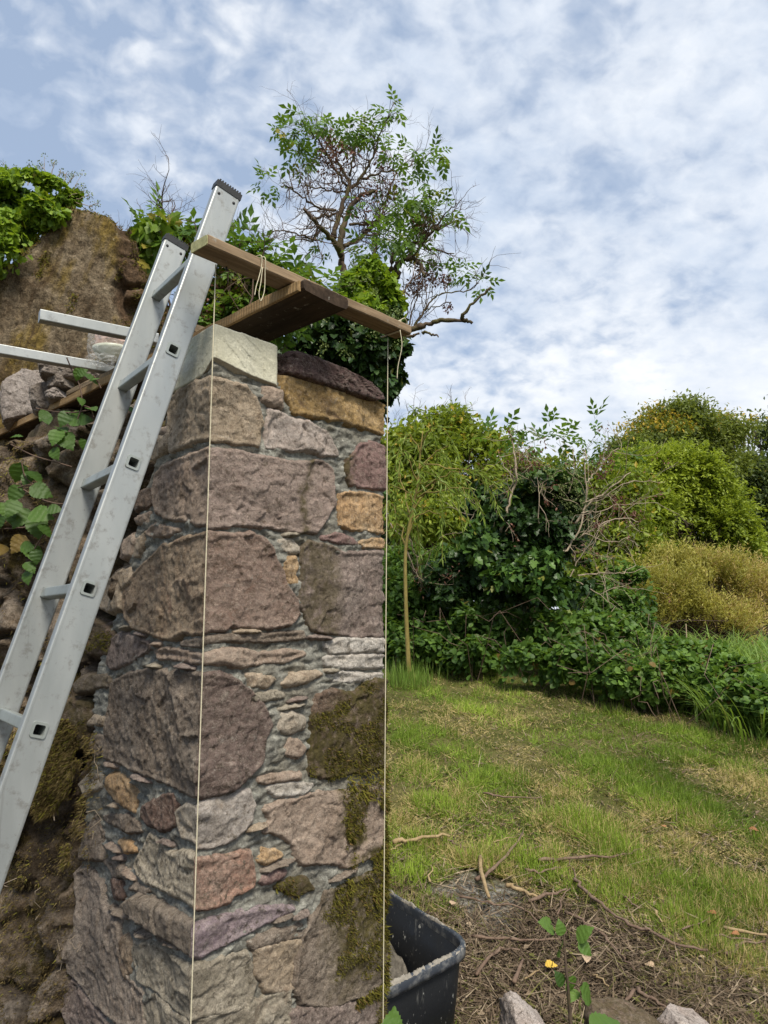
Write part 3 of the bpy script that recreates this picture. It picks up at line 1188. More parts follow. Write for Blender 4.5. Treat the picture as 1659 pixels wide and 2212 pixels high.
STONES = [
    # crop, outline, material, options
    (C3, [(300, 545), (350, 500), (440, 455), (550, 435), (640, 455), (730, 480), (790, 540), (815, 600), (828, 690), (812, 832), (740, 828), (650, 818), (540, 797), (420, 812), (330, 852), (290, 862), (276, 760), (278, 640)], 'tan', dict(h=.024)),
    (C3, [(840, 485), (950, 500), (955, 605), (870, 580), (835, 560)], 'pink', dict(h=.010)),
    (C3, [(958, 425), (1000, 420), (1100, 450), (1290, 510), (1420, 535), (1578, 600), (1580, 762), (1500, 742), (1350, 702), (1180, 662), (1020, 635), (985, 560), (952, 500)], 'yellow', dict(h=.026, facets=6)),
    (C3, [(880, 620), (960, 640), (1030, 680), (1100, 690), (1210, 745), (1240, 790), (1290, 892), (1180, 882), (1060, 855), (940, 852), (858, 842), (860, 740)], 'palepink', dict(h=.022)),
    (C3, [(1350, 920), (1415, 840), (1480, 815), (1572, 830), (1572, 1088), (1480, 1085), (1370, 1060), (1345, 990)], 'rose', dict(moss=lambda s, t: .85 * smooth(.52, .46, s))),
    (C3, [(183, 1120), (200, 1010), (250, 950), (370, 900), (540, 858), (650, 863), (760, 880), (880, 910), (1050, 930), (1200, 930), (1252, 980), (1262, 1080), (1266, 1180), (1205, 1290), (1160, 1352), (1050, 1342), (900, 1322), (740, 1302), (600, 1312), (520, 1322), (400, 1282), (290, 1272), (200, 1232)], 'pink', dict(h=.026, alt_split=True, moss=lambda s, t: .8 * smooth(.028, .0, np.abs(s - .27 - .1 * (t - 1.35))))),
    (C3, [(1310, 1130), (1370, 1108), (1460, 1120), (1572, 1150), (1568, 1352), (1480, 1342), (1380, 1332), (1298, 1302), (1295, 1220)], 'orange', dict(h=.022, facets=6)),
    (C3, [(1420, 1412), (1500, 1392), (1560, 1400), (1560, 1432), (1440, 1432)], 'orange', dict(h=.008, en=.004)),
    (C3, [(935, 1410), (1000, 1395), (1050, 1440), (1052, 1472), (1010, 1472), (960, 1452)], 'cream', dict(h=.010, en=.004)),
    (C3, [(1200, 1385), (1290, 1360), (1380, 1395), (1400, 1420), (1300, 1412)], 'rose', dict(h=.006, en=.004)),
    (C3, [(985, 1510), (1030, 1500), (1045, 1560), (1030, 1600), (1040, 1650), (1000, 1652), (980, 1580)], 'orange', dict(h=.008, en=.004)),
    (C3, [(160, 900), (212, 790), (278, 762), (272, 830), (240, 870), (185, 912)], 'tan', dict(h=.012)),
    (C3, [(225, 735), (270, 730), (272, 752), (222, 758)], 'pink', dict(h=.010, en=.004)),
    (C3, [(70, 1180), (110, 1110), (180, 1085), (190, 1160), (150, 1200), (85, 1215)], 'mossy', dict(h=.010)),
    (C3, [(72, 1270), (160, 1240), (155, 1290), (90, 1292)], 'pink', dict(h=.010, en=.005)),
    (C3, [(140, 1350), (200, 1305), (330, 1340), (280, 1372), (180, 1372)], 'pink', dict(h=.010, en=.005)),
    (C3, [(15, 1400), (70, 1370), (82, 1400), (60, 1490), (0, 1500)], 'pink', dict(h=.014)),
    (C3, [(90, 1400), (140, 1350), (132, 1400), (100, 1490), (75, 1490)], 'tan', dict(h=.010, en=.005)),
    (C4, [(320, 460), (308, 400), (320, 310), (380, 240), (430, 190), (500, 120), (600, 85), (715, 55), (800, 65), (920, 55), (1000, 90), (1032, 120), (1052, 180), (1088, 240), (1102, 310), (1152, 380), (1167, 450), (1120, 502), (1020, 522), (940, 512), (830, 517), (720, 542), (600, 547), (540, 577), (480, 562), (430, 542), (360, 522)], 'brown', dict(h=.028, alt_split=True, moss=lambda s, t: .95 * smooth(.11, .05, np.hypot((s - .135) / .6, t - 1.235)))),
    (C4, [(1180, 130), (1230, 100), (1300, 110), (1380, 150), (1565, 133), (1588, 250), (1588, 480), (1572, 547), (1480, 562), (1330, 547), (1220, 527), (1198, 470), (1170, 400), (1183, 280)], 'greypurple', dict(h=.020, facets=3, moss=lambda s, t: .62 * smooth(.455, .405, s))),
    (C4, [(185, 410), (220, 310), (290, 240), (340, 230), (350, 290), (310, 340), (310, 430), (240, 440)], 'tan', dict(h=.016)),
    (C4, [(230, 690), (260, 570), (290, 545), (420, 590), (432, 620), (340, 690), (250, 717)], 'greypurple', dict(h=.014)),
    (C4, [(115, 620), (160, 490), (240, 530), (267, 560), (240, 640), (150, 642)], 'reddark', dict(h=.014, moss=.6)),
    (C4, [(465, 630), (520, 620), (640, 648), (730, 658), (800, 618), (900, 633), (980, 648), (1100, 638), (1190, 645), (1090, 682), (960, 692), (880, 709), (800, 694), (700, 689), (560, 669), (480, 662)], 'pink', dict(h=.016, en=.005)),
    (C4, [(590, 598), (700, 566), (820, 556), (1000, 554), (1185, 543), (1187, 566), (1000, 580), (800, 580), (660, 605)], 'browngrey', dict(h=.010, en=.003)),
    (C4, [(1290, 600), (1370, 573), (1575, 580), (1592, 642), (1480, 632), (1320, 642)], 'white', dict(h=.018, en=.004)),
    (C4, [(1286, 670), (1330, 658), (1585, 660), (1588, 717), (1400, 712), (1298, 697)], 'white', dict(h=.018, en=.004)),
    (C4, [(1308, 755), (1380, 738), (1512, 753), (1580, 748), (1580, 768), (1500, 774), (1380, 779), (1330, 774)], 'white', dict(h=.012, en=.003)),
    (C4, [(915, 755), (980, 748), (1042, 770), (1010, 807), (930, 802)], 'tan', dict(h=.010, en=.004)),
    (C4, [(1083, 790), (1120, 755), (1210, 733), (1277, 745), (1200, 782), (1110, 802)], 'tan', dict(h=.012, en=.004)),
    (C4, [(940, 845), (1060, 835), (1090, 850), (1000, 872), (945, 868)], 'lowcream', dict(h=.006, en=.004)),
    (C4, [(213, 1150), (238, 900), (250, 790), (340, 742), (420, 722), (560, 742), (700, 742), (780, 742), (872, 790), (942, 840), (972, 880), (1010, 930), (1026, 990), (1003, 1060), (988, 1150), (962, 1200), (902, 1260), (862, 1300), (762, 1347), (700, 1342), (560, 1292), (430, 1242), (330, 1202)], 'browngrey', dict(h=.028, alt_split=True, rough=1.25)),
    (C4, [(1060, 1020), (1075, 940), (1130, 930), (1192, 965), (1187, 1010), (1130, 1032)], 'cream', dict(h=.014, en=.005)),
    (C4, [(1105, 1130), (1120, 1060), (1170, 1080), (1192, 1110), (1172, 1145), (1130, 1147)], 'pink', dict(h=.014, en=.005)),
    (C4, [(1220, 1240), (1223, 1100), (1233, 960), (1250, 850), (1330, 830), (1440, 840), (1490, 780), (1582, 770), (1595, 850), (1592, 1050), (1575, 1160), (1500, 1217), (1400, 1232), (1310, 1247)], 'mossy', dict(h=.026, moss=lambda s, t: .97 * smooth(-.30, .02, fbm(np.stack([s * 8, t * 8], 1), 3, 4) + 1.2 * (s - .52)))),
    (C4, [(975, 1265), (1100, 1243), (1170, 1238), (1167, 1258), (1000, 1275)], 'pink', dict(h=.010, en=.003)),
    (C4, [(1020, 1300), (1100, 1280), (1230, 1290), (1180, 1330), (1050, 1340)], 'white', dict(h=.008, en=.006)),
    (C4, [(8, 1100), (18, 930), (60, 880), (122, 900), (132, 960), (102, 1112), (40, 1117)], 'mossy', dict(h=.02, moss=.7)),
    (C4, [(145, 990), (180, 955), (215, 965), (212, 992)], 'tan', dict(h=.010, en=.004)),
    (C4, [(160, 1120), (170, 1058), (207, 1050), (217, 1080), (190, 1142)], 'browngrey', dict(h=.010, en=.004)),
    (C4, [(75, 800), (130, 757), (240, 757), (235, 802), (90, 832)], 'browngrey', dict(h=.014, moss=.4)),
    (C5, [(653, 340), (700, 300), (760, 298), (850, 258), (982, 248), (1008, 300), (988, 370), (952, 420), (882, 467), (780, 492), (738, 472), (690, 447), (668, 400)], 'cream', dict(h=.020, alt_split=True)),
    (C5, [(505, 320), (560, 278), (640, 258), (652, 310), (654, 390), (600, 422), (530, 392), (500, 350)], 'reddark', dict(h=.016)),
    (C5, [(348, 230), (365, 168), (410, 168), (442, 200), (467, 260), (467, 327), (430, 312), (380, 272)], 'orange', dict(h=.016, en=.005)),
    (C5, [(233, 215), (280, 168), (322, 173), (317, 220), (260, 262)], 'cream', dict(h=.014, en=.005)),
    (C5, [(1058, 330), (1120, 298), (1250, 258), (1400, 238), (1530, 223), (1593, 238), (1593, 440), (1562, 502), (1420, 587), (1380, 562), (1290, 562), (1220, 572), (1188, 500), (1130, 442), (1053, 422), (1078, 370)], 'pink', dict(h=.026, moss=lambda s, t: smooth(-.05, .2, fbm(np.stack([s * 9, t * 9], 1), 3, 4)) * smooth(.40, .50, s))),
    (C5, [(468, 580), (510, 500), (540, 438), (590, 478), (620, 518), (660, 518), (700, 508), (740, 528), (830, 543), (910, 528), (988, 518), (998, 600), (998, 670), (920, 702), (892, 742), (790, 767), (740, 757), (690, 722), (600, 682), (520, 652)], 'creamred', dict(h=.024, alt_split=True)),
    (C5, [(1030, 550), (1045, 513), (1100, 513), (1127, 530), (1060, 567)], 'orange', dict(h=.010, en=.004)),
    (C5, [(1030, 640), (1090, 598), (1142, 605), (1132, 627), (1050, 657)], 'rose', dict(h=.010, en=.004)),
    (C5, [(1110, 670), (1160, 640), (1240, 640), (1270, 680), (1200, 705)], 'mossy', dict(h=.014, moss=.9)),
    (C5, [(438, 740), (500, 703), (620, 758), (740, 823), (760, 848), (850, 818), (1000, 778), (1100, 763), (1182, 768), (1090, 812), (990, 862), (900, 912), (780, 972), (735, 972), (640, 912), (550, 852), (470, 792)], 'lilac', dict(h=.022, alt_split=True, facets=2, en=.005)),
    (C5, [(980, 920), (1100, 868), (1220, 848), (1232, 880), (1100, 922), (1000, 947)], 'browngrey', dict(h=.012, en=.005)),
    (C5, [(1180, 1100), (1218, 900), (1278, 780), (1320, 698), (1480, 628), (1583, 600), (1612, 700), (1602, 900), (1592, 1100), (1540, 1162), (1440, 1172), (1330, 1212), (1220, 1192)], 'browngrey', dict(h=.034, moss=lambda s, t: smooth(.36, .47, s) * smooth(.42, .56, t))),
    (C5, [(458, 960), (480, 918), (560, 928), (640, 978), (740, 1018), (850, 998), (972, 968), (1002, 1100), (992, 1180), (920, 1222), (830, 1242), (740, 1252), (640, 1202), (560, 1132), (488, 1092)], 'lowcream', dict(h=.020, moss=lambda s, t: .8 * smooth(.06, .02, np.hypot(s + .12, t - .78)))),
    (C5, [(1000, 950), (1100, 918), (1217, 908), (1217, 1020), (1182, 1122), (1060, 1142), (1040, 1080), (1015, 1060)], 'tan', dict(h=.014)),
    (C5, [(213, 620), (268, 588), (320, 658), (332, 760), (402, 830), (412, 920), (402, 980), (452, 1090), (512, 1150), (512, 1292), (400, 1292), (280, 1182), (190, 1062), (168, 960), (213, 880), (228, 750)], 'slabtan', dict(h=.026, facets=3)),
    (C5, [(368, 640), (410, 648), (422, 722), (380, 722)], 'reddark', dict(h=.010, en=.005)),
    (C5, [(398, 930), (430, 893), (462, 940), (452, 1050), (430, 1082), (402, 982)], 'brown', dict(h=.018, en=.005)),
    (C5, [(510, 1190), (560, 1148), (640, 1222), (732, 1267), (725, 1330), (560, 1390), (510, 1310)], 'lowcream', dict(h=.016)),
    (C5, [(738, 1270), (990, 1198), (1162, 1138), (1165, 1270), (1150, 1390), (740, 1400)], 'lowcream', dict(h=.016, rough=1.3)),
    (C5, [(1170, 1240), (1300, 1208), (1450, 1188), (1570, 1228), (1600, 1380), (1400, 1420), (1180, 1400)], 'greypurple', dict(h=.020, moss=lambda s, t: .8 * smooth(.54, .6, s))),
    (C5, [(140, 1180), (200, 1098), (282, 1202), (345, 1292), (300, 1380), (190, 1330)], 'greypurple', dict(h=.016)),
    (C5, [(250, 550), (258, 450), (298, 350), (332, 430), (332, 545)], 'browngrey', dict(h=.022)),
    (C5, [(330, 360), (440, 350), (502, 420), (440, 425)], 'browngrey', dict(h=.010, en=.006)),
    (C5, [(400, 470), (450, 478), (470, 510), (430, 515)], 'orange', dict(h=.010, en=.004)),
    (C5, [(335, 560), (400, 570), (440, 632), (370, 620)], 'browngrey', dict(h=.008, en=.006)),
    (C5, [(470, 660), (540, 690), (520, 700), (450, 680)], 'browngrey', dict(h=.006, en=.005)),
]
for k, (crop, pts, mat, opt) in enumerate(STONES):
    stone(st_poly(crop, pts), mat, 100 + k, parent=pillar, **opt)
# thin slate pinnings bedded in the mortar
POLYS = [np.array(st_poly(c_, p_)) for c_, p_, _, _ in STONES]
_r = np.random.default_rng(5)
_n = 0
for _ in range(2600):
    s0 = _r.uniform(-.62, W - .02)
    t0 = _r.uniform(.55, 1.95)
    ln, ht = _r.uniform(.045, .120), _r.uniform(.0055, .009)
    if s0 < left_edge(t0) + .04 or s0 + ln > W or (s0 < 0 < s0 + ln):
        continue
    tl = _r.uniform(-.10, .10)
    probe = np.array([(s0 + ln * a, t0 + ht * b + ln * a * tl) for a in (0, .25, .5, .75, 1) for b in (0, 1)])
    if max(poly_dist(probe, q_).max() for q_ in POLYS) > -.0055:
        continue
    q_ = [(s0, t0 + ht * .4), (s0 + ln * .3, t0 + ht + ln * .3 * tl), (s0 + ln * .75, t0 + ht * .9 + ln * .75 * tl), (s0 + ln, t0 + ht * .5 + ln * tl), (s0 + ln * .6, t0 + ln * .6 * tl), (s0 + ln * .2, t0 + .1 * ht + ln * .2 * tl)]
    stone(q_, _r.choice(['browngrey', 'pink', 'greypurple', 'tan', 'lowcream', 'browngrey']), 500 + _n, parent=pillar, h=.003, d0=-.004, cell=.0034, en=.004, facets=0, rough=.7)
    POLYS.append(np.array(q_))
    _n += 1
    if _n >= 26:
        break
# courses on the return face and below the frame, laid like the rest
for k, (s0, s1, t0, t1, mat) in enumerate([
        (W + .16, W + .48, 1.62, 1.86, 'tan'), (W + .16, W + .50, 1.38, 1.58, 'pink'), (W + .17, W + .45, 1.12, 1.34, 'brown'),
        (W + .16, W + .50, .86, 1.09, 'browngrey'), (W + .16, W + .46, .60, .83, 'greypurple'), (W + .05, W + .45, .30, .56, 'tan'),
        (.02, .24, .12, .34, 'browngrey'), (.27, .60, .06, .33, 'lowcream'), (-.34, -.02, .06, .33, 'tan'), (-.62, -.38, .05, .36, 'greypurple')]):
    q = [(s0, t0 + .02), (s0 + .03, t1), ((s0 + s1) / 2, t1 + .01), (s1 - .02, t1), (s1, t0 + .03), ((s0 + s1) / 2, t0 - .01)]
    stone(q, mat, 300 + k, parent=pillar, cell=.009)


def build_mortar():
    t_top = unface(590, 815)[1]
    tt = np.linspace(-.05, t_top - .01, 30)
    poly = [(left_edge(t) + .01, t) for t in tt[::-1]] + [(-.3, -.05), (W + .5, -.05), (W + .5, 1.80)]
    right_top = unface(800, 905)[1]
    poly += [(W - .02, right_top - .02), (.32, unface(640, 850)[1]), (.10, t_top)]

    def fn(s, t, d):
        st = np.stack([s, t], 1)
        ws = st + .02 * np.stack([fbm(st * 9, 3, 45), fbm(st * 9, 3, 46)], 1)
        a = fbm(ws * np.array([9, 16]), 3, 41, .5)
        rid = 1 - np.abs(fbm(ws * np.array([7, 52]) + 9, 4, 43, .55)) * 2.2
        z = -.0065 + .007 * a + .006 * rid + .0030 * fbm(st * 90, 3, 44) + .007 * facet(ws * np.array([22, 60]), 47)
        und = np.full(len(s), -1.)
        for q_ in POLYS:
            lo_, hi_ = q_.min(0) - .01, q_.max(0) + .01
            k_ = np.flatnonzero((s > lo_[0]) & (s < hi_[0]) & (t > lo_[1]) & (t < hi_[1]))
            if len(k_):
                und[k_] = np.maximum(und[k_], poly_dist(st[k_], q_))
        z = z - .030 * smooth(.004, .016, und)
        z = np.where(d < .0, z + d * 3.0, z)
        c = np.tile([.0, .0, .5], (len(s), 1))
        return face(s, t, np.maximum(z, -.09)), c
    m = grid_mesh(poly, .0048, .02, .01, 40, fn)
    m.build('mortar', MT['mortar'], pillar)
    # the rubble core behind the faces, closed at the top
    m = MB()
    tz = 1.86
    ring = [face(np.array([s]), np.array([0.]), np.array([-.055]))[0] for s in (-.30, -.02, .02, W - .03, W + .03, W + .5)]
    n = len(ring)
    bot = [np.array([p[0], p[1], -.02]) for p in ring]
    top = [np.array([p[0], p[1], tz]) for p in ring]
    m.add(bot + top, [(i, (i + 1) % n, n + (i + 1) % n, n + i) for i in range(n)])
    m.polys.append(np.array([[n + i for i in range(n)]]))
    m.build('core', MT['mortar'], pillar, False)


build_mortar()


def strands(name, mat, s, t, d, length, width, down, seed, parent, alt=0.0, out=.6, lo=0., hi=1.):
    """tufts of moss standing on the wall surface"""
    n = len(s)
    P = face(s, t, d - .003)
    th = np.interp(np.interp(s, KNOT_S, KNOT_P), PS, PTH)
    N = np.stack([np.sin(th), -np.cos(th), 0 * th], 1)
    ax = rnd_dirs(n) * .8 + N * out + np.array([0, 0, -down])
    sz = np.stack([np.full(n, width) * rng.uniform(.6, 1.4, n), length * rng.uniform(.4, 1.3, n), length * rng.uniform(.4, 1.3, n)], 1)
    c = shade(n, lo, hi, alt)
    c[:, 0] = np.clip(c[:, 0] + .35 * fbm(P * 14, 3, seed), 0, 1)
    m = MB()
    m.scatter(T_STRAND[0], T_STRAND[1], P, ax, N + rnd_dirs(n) * .5, sz, c)
    return m.build(name, mat, parent, False)


def pillar_moss():
    s = np.concatenate([a[0] for a in STONE_SURF])
    t = np.concatenate([a[1] for a in STONE_SURF])
    d = np.concatenate([a[2] for a in STONE_SURF])
    g = np.concatenate([a[3] for a in STONE_SURF])
    keep = (fbm(np.stack([s * 16, t * 16], 1), 3, 77) > -.10) & (g > .45) & (s < W + .12)
    keep &= (t < 1.40)
    idx = np.flatnonzero(keep)
    pick = rng.choice(idx, 26000)
    pick = pick[rng.random(len(pick)) < g[pick]]
    j = rng.normal(size=(2, len(pick))) * .003
    strands('moss', MT['moss'], s[pick] + j[0], t[pick] + j[1], d[pick], .0115, .0036, .35, 5, pillar, .10)
    # thick hanging moss on the right edge of the lowest big stones
    n = 17000
    s2 = rng.uniform(W - .15, W + .05, n)
    t2 = rng.uniform(.42, 1.02, n)
    k2 = fbm(np.stack([s2 * 13, t2 * 8], 1), 4, 12) + 1.6 * (s2 - W + .04) > .0
    k2 &= ~((t2 > .93) & (rng.random(n) < .7))
    strands('moss', MT['moss'], s2[k2], t2[k2], .008 + .010 * rng.random(k2.sum()), .015, .0042, .75, 6, pillar, .10, lo=.1)


pillar_moss()


# ================================================================== OLD WALL (mossy, left)
def build_old_wall():
    root = thing('old_wall', (-1.0, 2.6, 0), 'old ruined rubble wall overgrown with brown moss behind the leaning ladder', 'wall')
    top_px = [(-120, 960), (0, 940), (60, 925), (130, 905), (200, 880), (260, 860), (330, 840), (380, 830)]
    tp = [unface(u, v) for u, v in top_px]
    poly = [(p[0], p[1]) for p in tp] + [(-.20, tp[-1][1]), (-.20, -.05), (-3.0, -.05), (-3.0, tp[0][1])]
    surf = []

    def fn(s, t, d):
        st = np.stack([s, t], 1)
        big = fbm(st * 3.2, 4, 51)
        w = .25 * np.stack([fbm(st * 6, 2, 53), fbm(st * 6 + 9, 2, 54)], 1)
        f1, f2, idx = worley(st * np.array([5.0, 7.0]) + w, 52)
        z = -.055 + .050 * big + .075 * smooth(0, .28, f2 - f1) * (.5 + .5 * idx) + .035 * facet(st * np.array([9, 12]) + w, 57) + .022 * fbm(st * 16, 4, 55) + .009 * fbm(st * 55, 3, 56)
        inside = smooth(left_edge(t) - .05, left_edge(t) + .06, s)
        z = z - .10 * inside
        # the wall spreads towards its foot and hangs over a little at the moss
        z = z + .10 * smooth(.95, .1, t) * smooth(-.45, -.9, s)
        z = np.where(d < .05, z - (0.05 - d) * 1.2, z)
        z = np.where(d < .0, z + d * 14, z)
        surf.append((s, t, z, d))
        return face(s, t, np.maximum(z, -.55)), np.stack([idx * .5 + .5, np.clip(f2 - f1, 0, 1), 0 * s], 1)
    m = grid_mesh(poly, .0085, .03, .02, 50, fn)
    o = m.build('stonework', MT['oldwall'], root)
    s, t, z, d = [np.concatenate([a[i] for a in surf]) for i in range(4)]
    ok = np.flatnonzero((d > .01) & (s > -2.0) & (s < left_edge(t) + .02) & (t > .1))
    f = fbm(np.stack([s * 5, t * 3.2], 1), 4, 61)
    dens = smooth(-.28, .22, f + .35 * smooth(1.25, .6, t) - .1)
    pick = rng.choice(ok, 90000)
    pick = pick[rng.random(len(pick)) < dens[pick]]
    j = rng.normal(size=(2, len(pick))) * .006
    strands('moss', MT['drymoss'], s[pick] + j[0], t[pick] + j[1], z[pick], .0135, .0030, .5, 62, root, .10, out=.75)
    # the thick overhanging apron of moss beside the fresh masonry
    n = 32000
    t2 = rng.uniform(.72, 1.17, n)
    s2 = left_edge(t2) + rng.normal(-.10, .075, n) - .02
    k = (fbm(np.stack([s2 * 7, t2 * 4], 1), 3, 64) > -.3)
    k &= (np.abs(t2 - .93) < .16 + .10 * fbm(np.stack([s2 * 9, 0 * s2], 1), 2, 3))
    s2, t2 = s2[k], t2[k]
    z2 = .015 + .035 * fbm(np.stack([s2 * 11, t2 * 7], 1), 3, 66) + .02 * rng.random(len(s2))
    strands('moss', MT['drymoss'], s2, t2, z2, .0175, .0030, .7, 67, root, .16, out=.8)
    # a few pale bare roots hanging on the face
    m = MB()
    for _ in range(26):
        s0 = rng.uniform(-1.6, -.55)
        t0 = rng.uniform(.35, 1.3)
        k = np.linspace(0, 1, 6)
        a = rng.uniform(-1, 1)
        ss = s0 + .10 * k * a + .012 * rng.normal(size=6)
        tt = t0 - .11 * k * rng.uniform(.3, 1) + .01 * rng.normal(size=6)
        m.tube(face(ss, tt, .03 + .012 * rng.normal(size=6)), .0013, 4, cap=False)
    m.build('root', MT['deadtwig'], root)


build_old_wall()


# ---- the tall rendered remnant behind
def build_gable():
    ybase = 3.45
    ex = np.array([.985, .17])                      # runs right and slightly away
    o0 = np.array([-1.3, ybase])
    nrm = np.array([ex[1], -ex[0]])

    def un(u, v):
        r = ray(u, v)
        A = np.array([[ex[0], -r[0]], [ex[1], -r[1]]])
        s, k = np.linalg.solve(A, -o0)
        return s, r[2] * k + EYE
    outline = [(-140, 640), (0, 572), (40, 545), (85, 500), (110, 482), (148, 441), (180, 441), (202, 450), (240, 465), (252, 480), (276, 477), (296, 513), (297, 561), (318, 573), (330, 600), (344, 625), (366, 700), (372, 800)]
    poly = [un(*p) for p in outline]
    poly += [(poly[-1][0] + .05, -.1), (poly[0][0], -.1)]
    root = thing('gable_wall', (-1.3, ybase, 0), 'tall broken slab of rendered wall streaked with ochre moss behind the old wall', 'wall')
    crease0, crease1 = un(225, 470), un(240, 720)
    surf = []

    def fn(s, t, d):
        st = np.stack([s, t], 1)
        cl = crease0[0] + (crease1[0] - crease0[0]) * (t - crease0[1]) / (crease1[1] - crease0[1]) + .05 * fbm(st * 6, 3, 70)
        k = smooth(-.02, .10, s - cl)
        z = .022 * fbm(st * 3, 3, 71) + .022 * fbm(st * np.array([15, 8]), 5, 72, .6) + .007 * fbm(st * 50, 3, 73)
        f1, f2, idx = worley(st * np.array([6, 9.]) + .3 * fbm(st * 7, 2, 79)[:, None], 74)
        rug = -.03 - .55 * np.clip(s - cl, 0, 1) + .075 * smooth(0, .3, f2 - f1) * (.5 + .6 * idx) + .03 * fbm(st * 14, 4, 75)
        z = z * (1 - k) + rug * k
        z = np.where(d < .03, z - (.03 - d) * .9, z)
        z = np.where(d < 0, z + d * 14, z)
        z = np.maximum(z, -.42)
        xy = o0[None] + ex[None] * s[:, None] + nrm[None] * z[:, None]
        c = np.stack([k, k * 0, k * 0 + .5], 1)
        V = np.concatenate([xy, t[:, None]], 1)
        surf.append((V, k, d, st))
        return V, c
    m = grid_mesh(poly, .0105, .035, .022, 70, fn)
    m.build('render_coat', MT['slab'], root)
    V, k, d, st = surf[0]
    f = fbm(st @ np.array([[1, .25], [-.25, 1]]) * np.array([7, 1.6]), 3, 76)
    ok = np.flatnonzero((d > 0) & (V[:, 2] > 1.9) & ((f > .10) | ((k > .5) & (f > -.2)) | (d < .03)))
    pick = rng.choice(ok, 16000)
    P = V[pick] + rng.normal(size=(len(pick), 3)) * .006
    N = np.tile([nrm[0], nrm[1], 0], (len(pick), 1))
    c = shade(len(pick), .2, 1, .25)
    c[:, 0] = np.clip(c[:, 0] - .35 * k[pick], 0, 1)
    m = MB()
    sz = np.stack([np.full(len(pick), .006), .020 * rng.uniform(.5, 1.3, len(pick)), np.full(len(pick), .02)], 1)
    m.scatter(T_STRAND[0], T_STRAND[1], P, rnd_dirs(len(pick)) + N * .4 + np.array([0, 0, -.5]), N, sz, c)
    m.build('moss', MT['moss'], root, False)


build_gable()


# ================================================================== LOOSE STONES
def cube_sphere(n, k=6.0):
    g = np.tan(np.linspace(-1, 1, n) * math.pi / 4)
    A, B = np.meshgrid(g, g)
    a, b = A.ravel(), B.ravel()
    o = np.ones_like(a)
    i = (np.arange(n - 1)[:, None] * n + np.arange(n - 1)[None]).ravel()
    q = np.stack([i, i + 1, i + n + 1, i + n], 1)
    V, Q, m = [], [], 0
    for f, flip in ((np.stack([o, a, b], 1), 0), (np.stack([-o, a, b], 1), 1), (np.stack([a, o, b], 1), 1), (np.stack([a, -o, b], 1), 0),
                    (np.stack([a, b, o], 1), 0), (np.stack([a, b, -o], 1), 1)):
        V.append(f)
        Q.append((q[:, ::-1] if flip else q) + m)
        m += len(f)
    V = np.concatenate(V)
    Q = np.concatenate(Q)
    V = V / (np.abs(V) ** k).sum(1)[:, None] ** (1 / k)
    key, inv = np.unique(np.round(V, 5), axis=0, return_inverse=True)
    return key, inv.ravel()[Q]


def rock(name, mat, centre, ax, seed, cuts=8, rough=.05, k=5.0, n=34, own_cuts=(), parent=None, moss=0.0):
    """ax: three half-extent vectors; convex block trimmed by random planes and roughened"""
    r = np.random.default_rng(seed)
    V, Q = cube_sphere(n, k)
    c = np.zeros((len(V), 3))
    c[:, 1] = moss
    planes = []
    for _ in range(cuts):
        d = r.normal(size=3)
        d /= np.linalg.norm(d)
        sup = (V @ d).max()
        planes.append((d, sup * r.uniform(.70, .93), 0))
    for p, nr in own_cuts:
        nr = np.asarray(nr, float)
        nr /= np.linalg.norm(nr)
        planes.append((nr, float(np.dot(p, nr)), 1))
    for d, h, mark in planes:
        e = V @ d - h
        ov = e > 0
        V = V - np.where(ov, e, 0)[:, None] * d
        if mark:
            c[ov, 0] = 1
    u = V / (np.linalg.norm(V, axis=1)[:, None] + 1e-9)
    ax = np.asarray(ax, float)
    wq = (V @ ax) / np.linalg.norm(ax, axis=1).min()
    f1 = fbm(wq * 1.3 + seed, 4, seed, .55)
    chip = facet(np.stack([wq[:, 0] + .4 * wq[:, 2], wq[:, 1] * .7 + wq[:, 2]], 1) * 1.9 + seed, seed + 2)
    V = V + u * (rough * (f1 * 1.2 + .9 * chip + .5 * fbm(wq * 7, 3, seed + 8)))[:, None]
    P = np.asarray(centre) + V @ ax
    m = MB()
    m.add(P, Q, c)
    return m.build(name, MT[mat], parent)


NR = np.array([ER[1], -ER[0], 0])
NL = np.array([-EL[1], EL[0], 0])
ER3, EL3 = np.array([*ER, 0]), np.array([*EL, 0])


